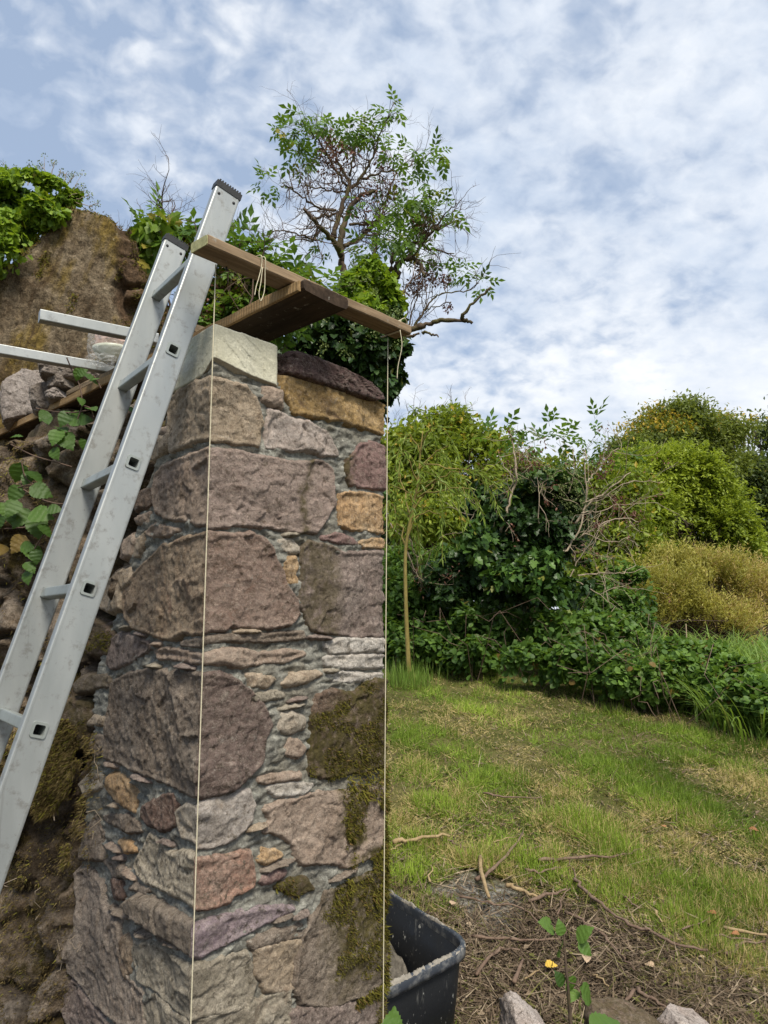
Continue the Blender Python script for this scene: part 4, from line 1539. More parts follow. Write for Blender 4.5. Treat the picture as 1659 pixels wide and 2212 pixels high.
def cut_block():
    sl, tt = unface(466, 712)
    sr, tr = unface(605, 750)
    _, tb = unface(605, 845)
    s_left, tl = unface(391, 790)
    L = sr - sl
    D = .29
    H = tr - tb
    base = np.array([*(P1 + ER * sl), tb]) + NR * .012 + NL * .012
    ctr = base + ER3 * L / 2 + EL3 * D / 2 + np.array([0, 0, H / 2])
    # local axes: x along the right face, y back along the left face, z up
    cuts = [((-1, -1, -.42), (-.17, -1.0, -.62)), ((-.2, -1, -.70), (-.10, -.8, -.9)), ((-1, .05, 1.0), (-.10, .62, .62)), ((-1, .75, .45), (-.2, .9, .1))]
    o = rock('stone_block', 'cut', ctr, [ER3 * L / 2, EL3 * D / 2, UP * H / 2], 21, cuts=0, rough=.014, k=30, n=70, own_cuts=cuts)
    tag(o, 'pale cream sawn stone block with a broken lower corner on the pillar top', 'stone block')
    # the purple stone on the yellow one
    s0, t0 = unface(612, 810)
    s1, t1 = unface(828, 872)
    tb = .5 * (unface(625, 816)[1] + unface(825, 873)[1])
    tt = .5 * (unface(625, 772)[1] + unface(830, 818)[1])
    s1 = W
    ctr = np.array([*(P1 + ER * (s0 + s1) / 2), (tb + tt) / 2]) - NR * .10
    o = rock('loose_stone', 'purple', ctr, [ER3 * (s1 - s0) / 2 * 1.02, -NR * .13, UP * (tt - tb) / 2 * 1.1], 33, cuts=5, rough=.045, k=9, n=60)
    tag(o, 'dark purple loose stone lying on the yellow stone at the pillar top', 'stone')


cut_block()

# ================================================================== TIMBER OVER THE PILLAR
ZP = EYE + .815                                  # underside of the long plank
PT = .031
PDIR = np.array([-.71, .70, 0])
PDIR /= np.linalg.norm(PDIR)
PCORNER = Z(650, 626, ZP)
_pw = np.array([ER[0], ER[1], 0])
MT['plank_dark'] = wood_mat('plank_dark', (.045, .029, .019), (.078, .052, .033), PDIR, 1, (.018, .012, .009))
MT['plank_saw'] = wood_mat('plank_sawn_edge', (.33, .215, .105), (.42, .29, .15), PDIR, 1, (.17, .105, .05), saw=True)
MT['board'] = wood_mat('guide_board', (.17, .118, .070), (.29, .21, .135), ER, 1.6, (.075, .05, .032))
MT['board_end'] = plain('board_end_grain', (.34, .33, .17), .85, .3, 90)
MT['oldplank'] = wood_mat('old_plank', (.21, .155, .10), (.31, .235, .15), PDIR, 1, (.11, .08, .05), saw=True)


def warped_beam(m, o, a, b, h, seed, n=40, amp=.004, bev=.006):
    """a beam along a with a worn, slightly wavy section"""
    o, a, b, h = [np.asarray(x, float) for x in (o, a, b, h)]
    lb, lh = np.linalg.norm(b), np.linalg.norm(h)
    eb, eh = bev / lb, bev / lh
    prof = []
    for q0, q1, k in (((eb, 0), (1 - eb, 0), 5), ((1, eh), (1, 1 - eh), 3), ((1 - eb, 1), (eb, 1), 5), ((0, 1 - eh), (0, eh), 3)):
        for i in range(k):
            t = i / (k - 1)
            prof.append((q0[0] + (q1[0] - q0[0]) * t, q0[1] + (q1[1] - q0[1]) * t))
    prof = np.array(prof)
    k = len(prof)
    t = np.linspace(0, 1, n)
    P = o + a * t[:, None, None] + b * prof[None, :, 0:1] + h * prof[None, :, 1:2]
    P = P.reshape(-1, 3)
    P = P + amp * np.stack([vn(P * 9, seed), vn(P * 9, seed + 1), vn(P * 9, seed + 2)], 1) + amp * .5 * np.stack([vn(P * 45, seed + 3)] * 3, 1)
    i, j = np.meshgrid(np.arange(n - 1), np.arange(k), indexing='ij')
    j2 = (j + 1) % k
    q = np.stack([i * k + j, i * k + j2, (i + 1) * k + j2, (i + 1) * k + j], -1).reshape(-1, 4)
    st = m.n
    m.add(P, q)
    m.polys.append(np.array([[st + x for x in range(k)][::-1]]))
    m.polys.append(np.array([[st + (n - 1) * k + x for x in range(k)]]))


def timber():
    root = thing('scaffold_plank', (PCORNER[0], PCORNER[1], ZP), 'long dark scaffold plank with a pale sawn edge over the pillar top', 'plank')
    m = MB()
    warped_beam(m, PCORNER + _pw * .006, PDIR * 2.75, _pw * .162, UP * PT, 3, 60)
    m.build('board', MT['plank_dark'], root, False)
    m = MB()
    warped_beam(m, PCORNER + PDIR * .012 + np.array([0, 0, .001]), PDIR * 2.73, _pw * .010, UP * (PT - .002), 7, 60, .0025, .002)
    m.build('sawn_edge', MT['plank_saw'], root, False)
    # a shorter plank lying on it further back
    o = Z(133, 857, ZP + PT + .002)
    k = float(np.dot(o - PCORNER, PDIR))
    s0 = PCORNER + PDIR * k + UP * (PT + .003) + _pw * .012
    m = MB()
    warped_beam(m, s0, -PDIR * .95, _pw * .15, UP * .028, 13, 30)
    ob = m.build('short_plank', MT['oldplank'], None, False)
    tag(ob, 'short weathered plank lying on the long scaffold plank beneath the aluminium bars', 'plank')
    # guide board
    zb = ZP + PT + .004
    b0 = Z(414, 548, zb)
    root = thing('guide_board', b0, 'narrow brown board laid across the plank end above the pillar, carrying both string lines', 'board')
    m = MB()
    warped_beam(m, b0, ER3 * .735, NR * .066, UP * .027, 17, 40, .002, .003)
    m.build('board', MT['board'], root, False)
    m = MB()
    warped_beam(m, b0 - ER3 * .0025, ER3 * .003, NR * .064 + NR * 0, UP * .025, 18, 2, .001, .003)
    m.build('end_grain', MT['board_end'], root, False)
    for k in (.095, .69):
        m = MB()
        p = b0 + ER3 * k + NR * .008
        m.tube([p + UP * .003, p - UP * .010], .0022, 6)
        m.build('nail', MT['rubber'], root)
    return b0


B0 = timber()


def strings():
    def line(u0, v0, y0, u1, v1, y1, label):
        a, b = Y(u0, v0, y0), Y(u1, v1, y1)
        m = MB()
        b2 = b + (b - a) * .25
        k = np.linspace(0, 1, 24)[:, None]
        p = a + (b2 - a) * k
        m.tube(p, .00145, 6)
        o = m.build('string_line', MT['string'])
        return tag(o, label, 'string', 'plumb strings marking the edges of the pillar')
    pl = P1 + NR[:2] * .016 + NL[:2] * .012
    line(466, 572, pl[1] - .034, 412, 2212, pl[1] - .040, 'taut pale string hanging at the near corner of the pillar')
    pr = P1 + ER * W + NR[:2] * .02
    line(838, 730, pr[1] - .02, 827.5, 2212, pr[1] - .085, 'taut pale string hanging at the right edge of the pillar')
    # loop of twine over the board
    m = MB()
    c = B0 + ER3 * .15
    f, t = NR * .071, UP * .030
    pts = [c - NR * .004 + UP * .0, c - NR * .004 + t, c + NR * .03 + UP * .033, c + f + UP * .029, c + f + UP * .005 + ER3 * .003, c + f - UP * .028 - ER3 * .004, c + f - UP * .056 - ER3 * .012, c + f - UP * .08 - ER3 * .016]
    m.tube(smooth_path(pts), .0011, 6)
    pts = [c + NR * .004 + UP * .031 + ER3 * .012, c + f + UP * .029 + ER3 * .010, c + f - UP * .01 + ER3 * .014, c + f - UP * .05 + ER3 * .014, c + f - UP * .072 + ER3 * .010, c + f - UP * .088 + ER3 * .002, c + f - UP * .070 - ER3 * .003, c + f - UP * .04 + ER3 * .002, c + f + UP * .0 + ER3 * .006]
    m.tube(smooth_path(pts), .0011, 6)
    o = m.build('twine_loop', MT['string'])
    tag(o, 'loose loop of pale twine draped over the left part of the narrow board', 'twine')
    # knot at the right end and the short second tail
    m = MB()
    c = Z(836, 722, ZP + PT + .004)
    c = c + NR * .02
    ang = np.linspace(0, 2 * np.pi, 20)
    rect = [c - NR * .045 - UP * .002, c + NR * .030 - UP * .002, c + NR * .032 + UP * .030, c - NR * .04 + UP * .032, c - NR * .046 + UP * .01]
    m.tube(rect, .0018, 5)
    m.tube([p + ER3 * .005 for p in rect], .0016, 5)
    m.tube(smooth_path([c + NR * .03 + UP * .03, c + NR * .035 + ER3 * .02 + UP * .042, c + NR * .03 + ER3 * .04 + UP * .028]), .0013, 5)
    m.tube(smooth_path([c + NR * .032, c + NR * .034 - UP * .05 + ER3 * .006, c + NR * .022 - UP * .11 + ER3 * .002, c + NR * .02 - UP * .15]), .0013, 5)
    o = m.build('string_knot', MT['string'])
    tag(o, 'knotted string wrapped round the right end of the narrow board', 'string')


def smooth_path(pts, n=8):
    pts = np.asarray(pts, float)
    P = np.concatenate([[2 * pts[0] - pts[1]], pts, [2 * pts[-1] - pts[-2]]])
    out = []
    for i in range(1, len(P) - 2):
        for t in np.linspace(0, 1, n, endpoint=False):
            a, b, c, d = P[i - 1], P[i], P[i + 1], P[i + 2]
            out.append(.5 * (2 * b + (c - a) * t + (2 * a - 5 * b + 4 * c - d) * t * t + (3 * b - a - 3 * c + d) * t ** 3))
    out.append(pts[-1])
    return np.array(out)


strings()

# ================================================================== LADDER
LS = 1.08
LA = np.array([-.65448886, 1.44764414, -.21431366]) * LS + np.array([0, 0, EYE])
LV = np.array([.060083, .04936175, .26898597]) * LS
LU = LV / np.linalg.norm(LV)                           # up along the rails
LR = np.array([-.61, .79, 0.])
LR = LR / np.linalg.norm(LR)
LR = LR - LU * np.dot(LR, LU)
LR /= np.linalg.norm(LR)                               # from the near rail to the far one
LD = np.cross(LR, LU)
LD /= np.linalg.norm(LD)
if LD[0] < 0:
    LD = -LD
LW = .352 * LS
RW, RT, HO = .070, .026, .0135                         # rail depth, thickness, half hole


def make_rail(side, k_top, root):
    """side 0 = near rail; a box section with square rung holes through both faces"""
    m = MB()
    o = LA + LR * (0 if side == 0 else LW - RT)
    step = np.linalg.norm(LV)
    k0 = -4.55
    ks = [k for k in range(-4, 5) if k < k_top - .2]
    ch = .0035
    lo, hi = k0 * step, k_top * step

    def P(a, l, th):                 # a across the depth, l along, th through the thickness
        return o + LD * a + LU * l + LR * th
    hw = RW / 2
    for th, inward in ((0, 0), (RT, 1)):
        prev = lo
        for k in ks:
            c = k * step
            for quad in ([(-hw + ch, prev), (hw - ch, prev), (hw - ch, c - HO), (-hw + ch, c - HO)],
                         [(-hw + ch, c - HO), (-HO, c - HO), (-HO, c + HO), (-hw + ch, c + HO)],
                         [(HO, c - HO), (hw - ch, c - HO), (hw - ch, c + HO), (HO, c + HO)]):
                m.add([P(a, l, th) for a, l in quad], [(0, 1, 2, 3)])
            prev = c + HO
        quad = [(-hw + ch, prev), (hw - ch, prev), (hw - ch, hi), (-hw + ch, hi)]
        m.add([P(a, l, th) for a, l in quad], [(0, 1, 2, 3)])
    prof = [(-hw + ch, 0), (-hw + .3 * ch, .3 * ch), (-hw, ch), (-hw, RT - ch), (-hw + .3 * ch, RT - .3 * ch), (-hw + ch, RT)]
    for sg in (1, -1):
        pr = [(sg * a, t) for a, t in prof]
        n = len(pr)
        m.add([P(a, lo, t) for a, t in pr] + [P(a, hi, t) for a, t in pr], [(i, i + 1, n + i + 1, n + i) for i in range(n - 1)])
    # raised lips along both edges of the face
    for sg in (1, -1):
        a0 = sg * (hw - .0065)
        m.prism(P(a0 - .001, lo, -.0008), LU * (hi - lo), LD * .002, LR * .0009)
    rail = m.build('rail', MT['alu'], root, False)
    m = MB()
    cap_h, e = .014, .0018
    prof = [(-hw - e, -e), (hw + e, -e), (hw + e, RT + e), (-hw - e, RT + e)]
    m.add([P(a, hi - .004, t) for a, t in prof] + [P(a, hi + cap_h, t) for a, t in prof], [(i, (i + 1) % 4, 4 + (i + 1) % 4, 4 + i) for i in range(4)] + [(4, 5, 6, 7), (3, 2, 1, 0)])
    for j in range(9):
        a = -hw + .0035 + j * (RW - .011) / 8
        m.prism(P(a, hi + cap_h + .0002, -e), LR * (RT + 2 * e), LD * .004, LU * .0045)
    m.build('end_cap', MT['rubber'], rail, False)
    for a in (-.022, .022):
        m = MB()
        c = P(a, hi - .022, -.0022)
        m.tube([c, c + LR * .0012, c + LR * (RT + .0034), c + LR * (RT + .0044)], [.0015, .0042, .0042, .0015], 10)
        m.build('rivet', MT['rubber'], rail)
    m = MB()
    m.prism(P(-hw - e, lo - .012, -e), LU * .03, LD * (RW + 2 * e), LR * (RT + 2 * e))
    m.build('foot', MT['rubber'], rail, False)
    return ks


def build_ladder():
    root = thing('leaning_ladder', LA - LV * 4.6, 'upright aluminium ladder leaning in front of the pillar, with square rungs and black end caps', 'ladder')
    ks = make_rail(0, 4.60, root)
    make_rail(1, 4.62, root)
    step = np.linalg.norm(LV)
    first = None
    for k in ks:
        if first is None:
            m = MB()
            c = LA + LU * k * step
            ho, hi_ = HO - .0002, HO - .0030
            ln0, ln1 = -.0030, LW + .003
            ring = lambda r, cr, l: [c + LD * (x * (r - cr) + cr * math.cos(a) * 1) * 1 + LU * (y * (r - cr) + cr * math.sin(a)) + LR * l
                                     for (x, y), a0 in (((1, 1), 0), ((-1, 1), 90), ((-1, -1), 180), ((1, -1), 270)) for a in [R_(a0 + q) for q in (0, 30, 60, 90)]]
            R = [ring(HO + .0022, .005, ln0), ring(HO + .0026, .005, 0.0005), ring(HO - .0003, .004, 0.001), ring(HO - .0003, .004, ln1), ring(hi_, .0035, ln1), ring(hi_, .0035, ln0)]
            n = 16
            V = [p for r in R for p in r]
            q = []
            for j in range(len(R)):
                j2 = (j + 1) % len(R)
                q += [(j * n + i, j * n + (i + 1) % n, j2 * n + (i + 1) % n, j2 * n + i) for i in range(n)]
            m.add(V, q)
            first = m.build('rung', MT['alu_rung'], root, False)
            mi = MB()  # flat dark plate across the tube, painted shade rather than a real part
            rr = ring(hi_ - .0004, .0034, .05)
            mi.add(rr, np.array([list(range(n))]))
            first_p = mi.build('shade_plate', MT['hole_shade'], first, False)
        else:
            for src, par in ((first, root), (first_p, None)):
                o = src.copy()
                COL.objects.link(o)
                if par is not None:
                    attach(o, par)
                    o.location = Vector(LV * (k - ks[0]))
                    rung = o
                else:
                    o.parent = rung


build_ladder()


# ================================================================== BARS, BOWL AND STONES ON THE PLANK
def bars():
    zb = ZP + PT + .036
    for (ur, vr, length, w, h, lab) in ((342, 741, None, .036, .034, 'short aluminium box bar ending in mid air left of the ladder, upper one of two'),
                                        (247, 806, 1.0, .036, .034, 'lower aluminium box bar running out at the left edge above loose stones')):
        p1 = Z(ur, vr, zb)
        if length is None:
            p0 = Z(86, 690, zb)
            dirn = p0 - p1
            length = np.linalg.norm(dirn)
            dirn /= length
        m = MB()
        side = np.array([-dirn[1], dirn[0], 0])
        if side[1] > 0:
            side = -side
        m.prism(p1, dirn * length, -side * w, UP * h, .003)
        o = m.build('aluminium_bar', MT['alu'], None, False)
        tag(o, lab, 'metal bar')


bars()


def bowl():
    zt = ZP + PT + .032
    c = Z(243, 786, zt)
    root = thing('lunch_bowl', c, 'pale dish with a pinkish bundle in cling film, on the plank behind the ladder', 'dish')
    prof = [(.018, 0), (.03, .003), (.05, .018), (.066, .042), (.070, .052), (.066, .052), (.046, .022), (.02, .008), (.001, .006)]
    m = MB()
    n = 28
    a = np.arange(n) / n * 2 * np.pi
    V = np.concatenate([np.stack([r * np.cos(a), r * np.sin(a), np.full(n, z)], 1) for r, z in prof]) + c
    q = []
    for j in range(len(prof) - 1):
        q += [(j * n + i, j * n + (i + 1) % n, (j + 1) * n + (i + 1) % n, (j + 1) * n + i) for i in range(n)]
    m.add(V, q)
    m.build('dish', plain('pale_green_china', (.50, .52, .42), .35, .06, 20), root)
    MT['bundle'] = plain('pink_bundle', (.60, .40, .33), .45, .3, 30)
    rock('bundle', 'bundle', c + UP * .074, [np.array([.058, 0, 0]), np.array([0, .05, 0]), UP * .036], 5, 5, .06, 3.5, 26, parent=root)
    n_ = NT('cling_film')
    n_.fin((.85, .86, .86), .12, n_.bump(n_.noise(45, 4, .6, dist=1.5), .9, .01), spec=.6)
    n_.b.inputs['Alpha'].default_value = .13
    m = MB()
    V, Q = cube_sphere(30, 3.2)
    u = V.copy()
    V = V * np.array([.078, .07, .062]) * (1 + .10 * fbm(u * 5, 3, 4) + .05 * (1 - 2 * np.abs(fbm(u * 9, 3, 6))))[:, None]
    V = V[:, :] + c + UP * .064
    m.add(V, Q)
    m.build('cling_film', n_.m, root)
    m = MB()
    V, Q = cube_sphere(22, 2.5)
    V = V * np.array([.045, .03, .018]) * (1 + .55 * fbm(V * 4, 3, 14))[:, None] + c + np.array([-.01, -.075, -.012])
    m.add(V, Q)
    m.build('film_tail', n_.m, root)


bowl()
MT['loose'] = stone_mat('stone_loose_grey', (.19, .15, .12), (.28, .235, .20), (.36, .31, .27), .6)
MT['loose2'] = stone_mat('stone_loose_pale', (.28, .23, .20), (.36, .31, .28), (.20, .15, .12), .6)


def plank_y(u):
    return Z(u, 605 + (650 - u) * .515 + 8, ZP)[1]


for (u, v, ru, rv, back, mat, sd_, lab) in (
        (60, 862, 46, 60, .10, 'loose2', 3, 'pale grey slab-like stone leaning at the far left end of the plank'),
        (108, 862, 35, 37, .05, 'loose', 41, 'rough grey stone in the middle of the heap on the plank, below the upper stone'),
        (156, 806, 62, 24, .14, 'loose', 57, 'flat grey upper stone of the heap on the plank, under the lower bar'),
        (132, 830, 26, 17, .05, 'loose', 65, 'small dark stone wedged between larger stones on the plank'),
        (124, 860, 20, 14, .02, 'loose2', 71, 'small pale stone at the plank edge beside the rough grey one')):
    y = plank_y(u) + back
    k = y / F
    c = Y(u, v, y)
    rock('loose_stone', mat, c, [np.array([ru * k, ru * k * .3, rv * k * (.5 if sd_ == 3 else .12)]), np.array([-.02, .075, 0]), np.array([-.15 * rv * k, 0, rv * k])], sd_, 9, .075, 5, 40)
    o = bpy.data.objects[-1] if False else COL.objects[-1]
    tag(o, lab, 'stone', 'loose stones lying on the plank')
# the boulder of the old wall that carries the far end of the plank
pm = PCORNER + PDIR * 1.65 + _pw * .09
o = rock('loose_stone', 'mossy', np.array([pm[0], pm[1], ZP - .105]), [PDIR * .20, _pw * .11, UP * .115], 81, 8, .06, 5, 36, moss=.6)
tag(o, 'mossy brown boulder on the old wall carrying the underside of the plank', 'stone')
o = rock('loose_stone', 'reddark', np.array([*(PCORNER + PDIR * .62 + _pw * .08)[:2], ZP - .125]), [PDIR * .16, _pw * .09, UP * .125], 83, 8, .06, 5, 36)
tag(o, 'dark red stone under the plank behind the cream block', 'stone')


# ================================================================== MIXING TUB
def tub():
    gz = 0.0
    C = Z(1024, 2036, .355)
    a = np.array([-.70, -.714, 0]) * .47
    b = np.array([-.50, .866, 0]) * .66
    ctr = C + a / 2 + b / 2
    root = thing('mixing_tub', (ctr[0], ctr[1], 0), 'black rectangular plastic mixing tub with mortar crusted on its rim, behind the pillar', 'tub')
    n = 72
    th = np.arange(n) / n * 2 * np.pi
    e = 7.0
    rr = (np.abs(np.cos(th)) ** e + np.abs(np.sin(th)) ** e) ** (-1 / e)
    sx, sy = np.cos(th) * rr, np.sin(th) * rr

    def ring(sc, z, wob=0.0):
        w = wob * vn(np.stack([sx * 2.5, sy * 2.5], 1), 7)
        p = ctr[None] - a[None] / 2 * (sx * (sc + .06 * 0))[:, None] - b[None] / 2 * (sy * sc)[:, None]
        p = p.copy()
        p[:, 2] = z + w
        return p

    def lathe(m, prof, close_bottom=False):
        R = [ring(*p) for p in prof]
        V = np.concatenate(R)
        q = []
        for j in range(len(prof) - 1):
            q += [(j * n + i, j * n + (i + 1) % n, (j + 1) * n + (i + 1) % n, (j + 1) * n + i) for i in range(n)]
        st = m.n
        m.add(V, q)
        if close_bottom:
            m.polys.append(np.array([[st + i for i in range(n)]]))
            m.polys.append(np.array([[st + (len(prof) - 1) * n + i for i in range(n)]]))
    mt = NT('black_tub_plastic')
    spl = mt.ramp(mt.noise(55, 5, .7, stretch=(1, 1, .5)), [(.64, 0.), (.68, .8)])
    spl2 = mt.ramp(mt.noise(9, 5, .7, stretch=(1, 1, .3)), [(.60, 0.), (.72, .35)])
    sm = mt.math('MAXIMUM', spl, spl2)
    col = mt.mix(sm, (.010, .011, .013), (.28, .28, .26))
    mt.fin(col, mt.ramp(mt.noise(14, 4), [(.3, .38), (.7, .62)]), mt.bump(mt.noise(30, 4), .2, .006), spec=.25)
    m = MB()
    lathe(m, [(.80, gz + .004), (.83, gz + .006), (.90, gz + .16), (.955, gz + .315), (.945, gz + .318), (.885, gz + .16), (.81, gz + .018), (.80, gz + .016)], True)
    m.build('body', mt.m, root)
    mr = NT('tub_rim_plastic')
    mr.fin(mr.mix(mr.ramp(mr.noise(20, 5, .7), [(.5, 0.), (.66, .7)]), (.035, .042, .055), (.22, .22, .215)), .42, None, spec=.5)
    m = MB()
    lathe(m, [(.950, .312), (.985, .314), (1.010, .316), (1.014, .330, .004), (1.012, .345, .004), (1.0, .353, .004), (.965, .353, .004), (.950, .345), (.946, .318)])
    m.build('rim', mr.m, root)
    # crust of dried mortar on the rim
    m = MB()
    K, wd = 420, 7
    tt = np.arange(K) / K * 2 * np.pi
    r2 = (np.abs(np.cos(tt)) ** e + np.abs(np.sin(tt)) ** e) ** (-1 / e)
    cx, cy = np.cos(tt) * r2, np.sin(tt) * r2
    thick = .012 * (fbm(np.stack([cx * 6, cy * 6], 1), 4, 21) + .25) + .006 * fbm(np.stack([cx * 40, cy * 40], 1), 3, 22)
    V = []
    for j in range(wd):
        f = j / (wd - 1)
        sc = .955 + .055 * f + .006 * fbm(np.stack([cx * 22 + j, cy * 22], 1), 3, 23)
        p = ctr[None] - a[None] / 2 * (cx * sc)[:, None] - b[None] / 2 * (cy * sc)[:, None]
        p[:, 2] = .3515 + np.maximum(thick, -.004) * math.sin(math.pi * (f * .9 + .05)) + .003 * fbm(np.stack([cx * 70, cy * 70 + j], 1), 2, 24) - .004 * (f in (0, 1))
        V.append(p)
    q = [(j * K + i, j * K + (i + 1) % K, (j + 1) * K + (i + 1) % K, (j + 1) * K + i) for j in range(wd - 1) for i in range(K)]
    m.add(np.concatenate(V), q)
    MT['crust'] = plain('dried_mortar', (.235, .215, .185), .95, .3, 60, .1)
    m.build('mortar_crust', MT['crust'], root)
    MT['wetmortar'] = plain('mixed_mortar', (.105, .095, .08), .9, .45, 70, .15)
    g = np.linspace(-.78, .78, 60)
    X, Yg = np.meshgrid(g, g)
    x, y = X.ravel(), Yg.ravel()
    st = np.stack([x * 5, y * 5], 1)
    hc = Z(872, 2012, .17)
    hx, hy = np.linalg.solve(np.stack([-a[:2] / 2, -b[:2] / 2], 1), (hc - ctr)[:2])
    hx, hy = float(np.clip(hx, -.5, .5)), float(np.clip(hy, -.5, .5))
    hgt = .05 + .16 * np.exp(-((x - hx) ** 2 * 5 + (y - hy) ** 2 * 5)) + .05 * fbm(st, 4, 31) + .02 * fbm(st * 4, 3, 32)
    p = ctr[None] - a[None] / 2 * x[:, None] * 1.04 - b[None] / 2 * y[:, None] * 1.04
    p[:, 2] = gz + .02 + np.maximum(hgt, .002)
    i = (np.arange(59)[:, None] * 60 + np.arange(59)[None]).ravel()
    m = MB()
    m.add(p, np.stack([i, i + 1, i + 61, i + 60], 1))
    o = m.build('mortar_heap', MT['wetmortar'])
    tag(o, 'crumbly grey brown mortar heaped inside the black tub', 'mortar')


tub()

# ================================================================== STONES, STICKS AND LEAVES ON THE GROUND
MT['g1'] = stone_mat('stone_ground_pale', (.36, .29, .25), (.46, .40, .36), (.24, .17, .13), .6)
for (u, v, y, ru, rv, mat, sd_, moss, lab) in (
        (1150, 2242, 2.62, 52, 58, 'g1', 91, 0, 'pale pointed stone on the ground just right of the tub'),
        (1358, 2236, 2.62, 78, 56, 'mossy', 95, .55, 'brown mossy boulder between two pale stones at the bottom edge'),
        (1492, 2252, 2.66, 72, 60, 'g1', 99, 0, 'smooth pinkish white stone right of the mossy boulder')):
    k = y / F
    c = Y(u, v, y)
    rock('loose_stone', mat, c - UP * .02, [np.array([ru * k, .02, -.03 if sd_ != 91 else -.07]), np.array([-.02, .10, .01]), np.array([0.01, 0, rv * k])], sd_, 10, .07, 4.5, 44, moss=moss)
    tag(COL.objects[-1], lab, 'stone')


def C7(x, y):
    return 796.3 + .52 * x, 1459.9 + .52 * y


STICKS = [
    ([(440, 890), (520, 840), (640, 690)], .009, 'stick', 'brown forked stick lying across the grey mortar spill'),
    ([(455, 795), (500, 970)], .011, 'straw', 'pale split lath lying over the grey mortar spill'),
    ([(100, 735), (200, 722), (335, 703)], .011, 'straw', 'pale bark strip lying beyond the tub at the lawn edge'),
    ([(570, 910), (640, 935), (690, 960)], .010, 'straw', 'curled pale wood strip right of the mortar spill'),
    ([(650, 845), (720, 850), (795, 828)], .006, 'stick', None), ([(700, 805), (900, 790), (1020, 790), (1130, 760)], .007, 'stick', 'long thin branch at the edge of the grass'),
    ([(855, 885), (910, 950), (1060, 1070), (1180, 1120), (1280, 1170), (1410, 1195)], .008, 'stick', 'long bent branch running diagonally over the bare earth'),
    ([(830, 1020), (960, 1110), (1050, 1200), (1110, 1270)], .006, 'stick', 'shorter thin branch below the long bent branch'),
    ([(470, 510), (560, 530), (720, 535)], .006, 'stick', 'thin dark twig lying in the mown grass'),
    ([(670, 972), (830, 930)], .007, 'stick', None), ([(430, 1130), (600, 1140), (800, 1145)], .006, 'stick', None),
    ([(450, 1280), (540, 1190), (620, 1180)], .006, 'stick', None), ([(600, 1330), (655, 1235)], .008, 'stick', None),
    ([(1480, 1105), (1659, 1130)], .007, 'straw', None), ([(1440, 1130), (1600, 1142)], .005, 'stick', None),
    ([(1500, 1205), (1540, 1162), (1659, 1150)], .006, 'stick', None), ([(1040, 935), (1130, 1010)], .005, 'stick', None),
    ([(640, 760), (720, 735)], .004, 'stick', None), ([(330, 715), (380, 745), (440, 752)], .005, 'stick', None),
    ([(380, 960), (520, 985), (640, 1010), (700, 1060)], .005, 'stick', None), ([(250, 900), (262, 830)], .005, 'straw', None),
    ([(1105, 1370), (1040, 1450)], .006, 'stick', None), ([(1120, 1362), (1180, 1400), (1240, 1450)], .007, 'stick', None),
    ([(660, 1310), (720, 1255)], .004, 'straw', None), ([(860, 890), (830, 780)], .004, 'stick', None),
    ([(780, 1020), (830, 920)], .004, 'stick', None), ([(1190, 1015), (1215, 1065)], .006, 'straw', None),
    ([(90, 760), (130, 735), (170, 700)], .004, 'straw', None), ([(520, 730), (600, 705)], .004, 'straw', None),
    ([(1300, 1100), (1420, 1060)], .004, 'stick', None), ([(930, 1290), (1010, 1330)], .004, 'straw', None),
]
for pts, rad, mat, lab in STICKS:
    w = np.array([on_ground(*C7(*p)) for p in pts])
    path = smooth_path(w, 5)
    path = path + rng.normal(size=path.shape) * np.array([.006, .006, .003])
    rad = rad * 1.12
    path[:, 2] += rad + .034 + .01 * rng.random()
    m = MB()
    m.tube(path, np.linspace(rad, rad * .55, len(path)) * (1 + .12 * rng.normal(size=len(path))), 7)
    o = m.build('dead_stick', MT[mat])
    tag(o, lab or ('thin brown stick among the litter on the bare earth' if mat == 'stick' else 'pale straw coloured stick among the litter on the bare earth'), 'stick', 'dead sticks lying on the bare earth')

MT['fall_y'] = leaf_mat('fallen_yellow', (.42, .25, .03), (.52, .33, .04), (.60, .42, .08), trans=.1)
MT['fall_o'] = leaf_mat('fallen_orange', (.22, .095, .04), (.31, .14, .06), (.38, .20, .09), trans=.1)
MT['fall_t'] = leaf_mat('fallen_tan', (.30, .20, .12), (.38, .27, .17), (.45, .34, .24), trans=.1)
for (x, y, mat, sz, lab) in ((735, 1262, 'fall_y', .062, 'bright yellow fallen leaf beside the leafy shoot'), (1232, 668, 'fall_o', .05, 'small orange fallen leaf in the middle of the lawn'),
                             (1582, 675, 'fall_o', .065, 'orange fallen leaf at the right edge of the lawn'), (1447, 1040, 'fall_o', .05, 'orange brown fallen leaf on the bare earth at right'),
                             (1190, 1265, 'fall_t', .05, 'curled tan leaf on the grass right of the shoot'), (905, 1225, 'fall_t', .06, 'dry tan leaf lying right behind the leafy shoot'),
                             (345, 1000, 'fall_t', .05, 'dry tan leaf close behind the tub corner'), (1545, 1128, 'fall_o', .045, 'reddish fallen leaf beside two sticks at right')):
    p = on_ground(*C7(x, y))
    m = MB()
    a = rng.uniform(0, 6.28)
    m.scatter(T_SERR[0] * np.array([1, 1, 2.]), T_SERR[1], p[None] + UP * .05, np.array([[math.cos(a), math.sin(a), .25]]), np.array([[.1, -.35, 1.]]), np.array([sz * .75]), shade(1))
    tag(m.build('fallen_leaf', MT[mat]), lab, 'leaf')


# ================================================================== ELDER TREE BEHIND THE PILLAR
def CT(x, y):
    return 530.9 + .36 * x, 199 + .36 * y


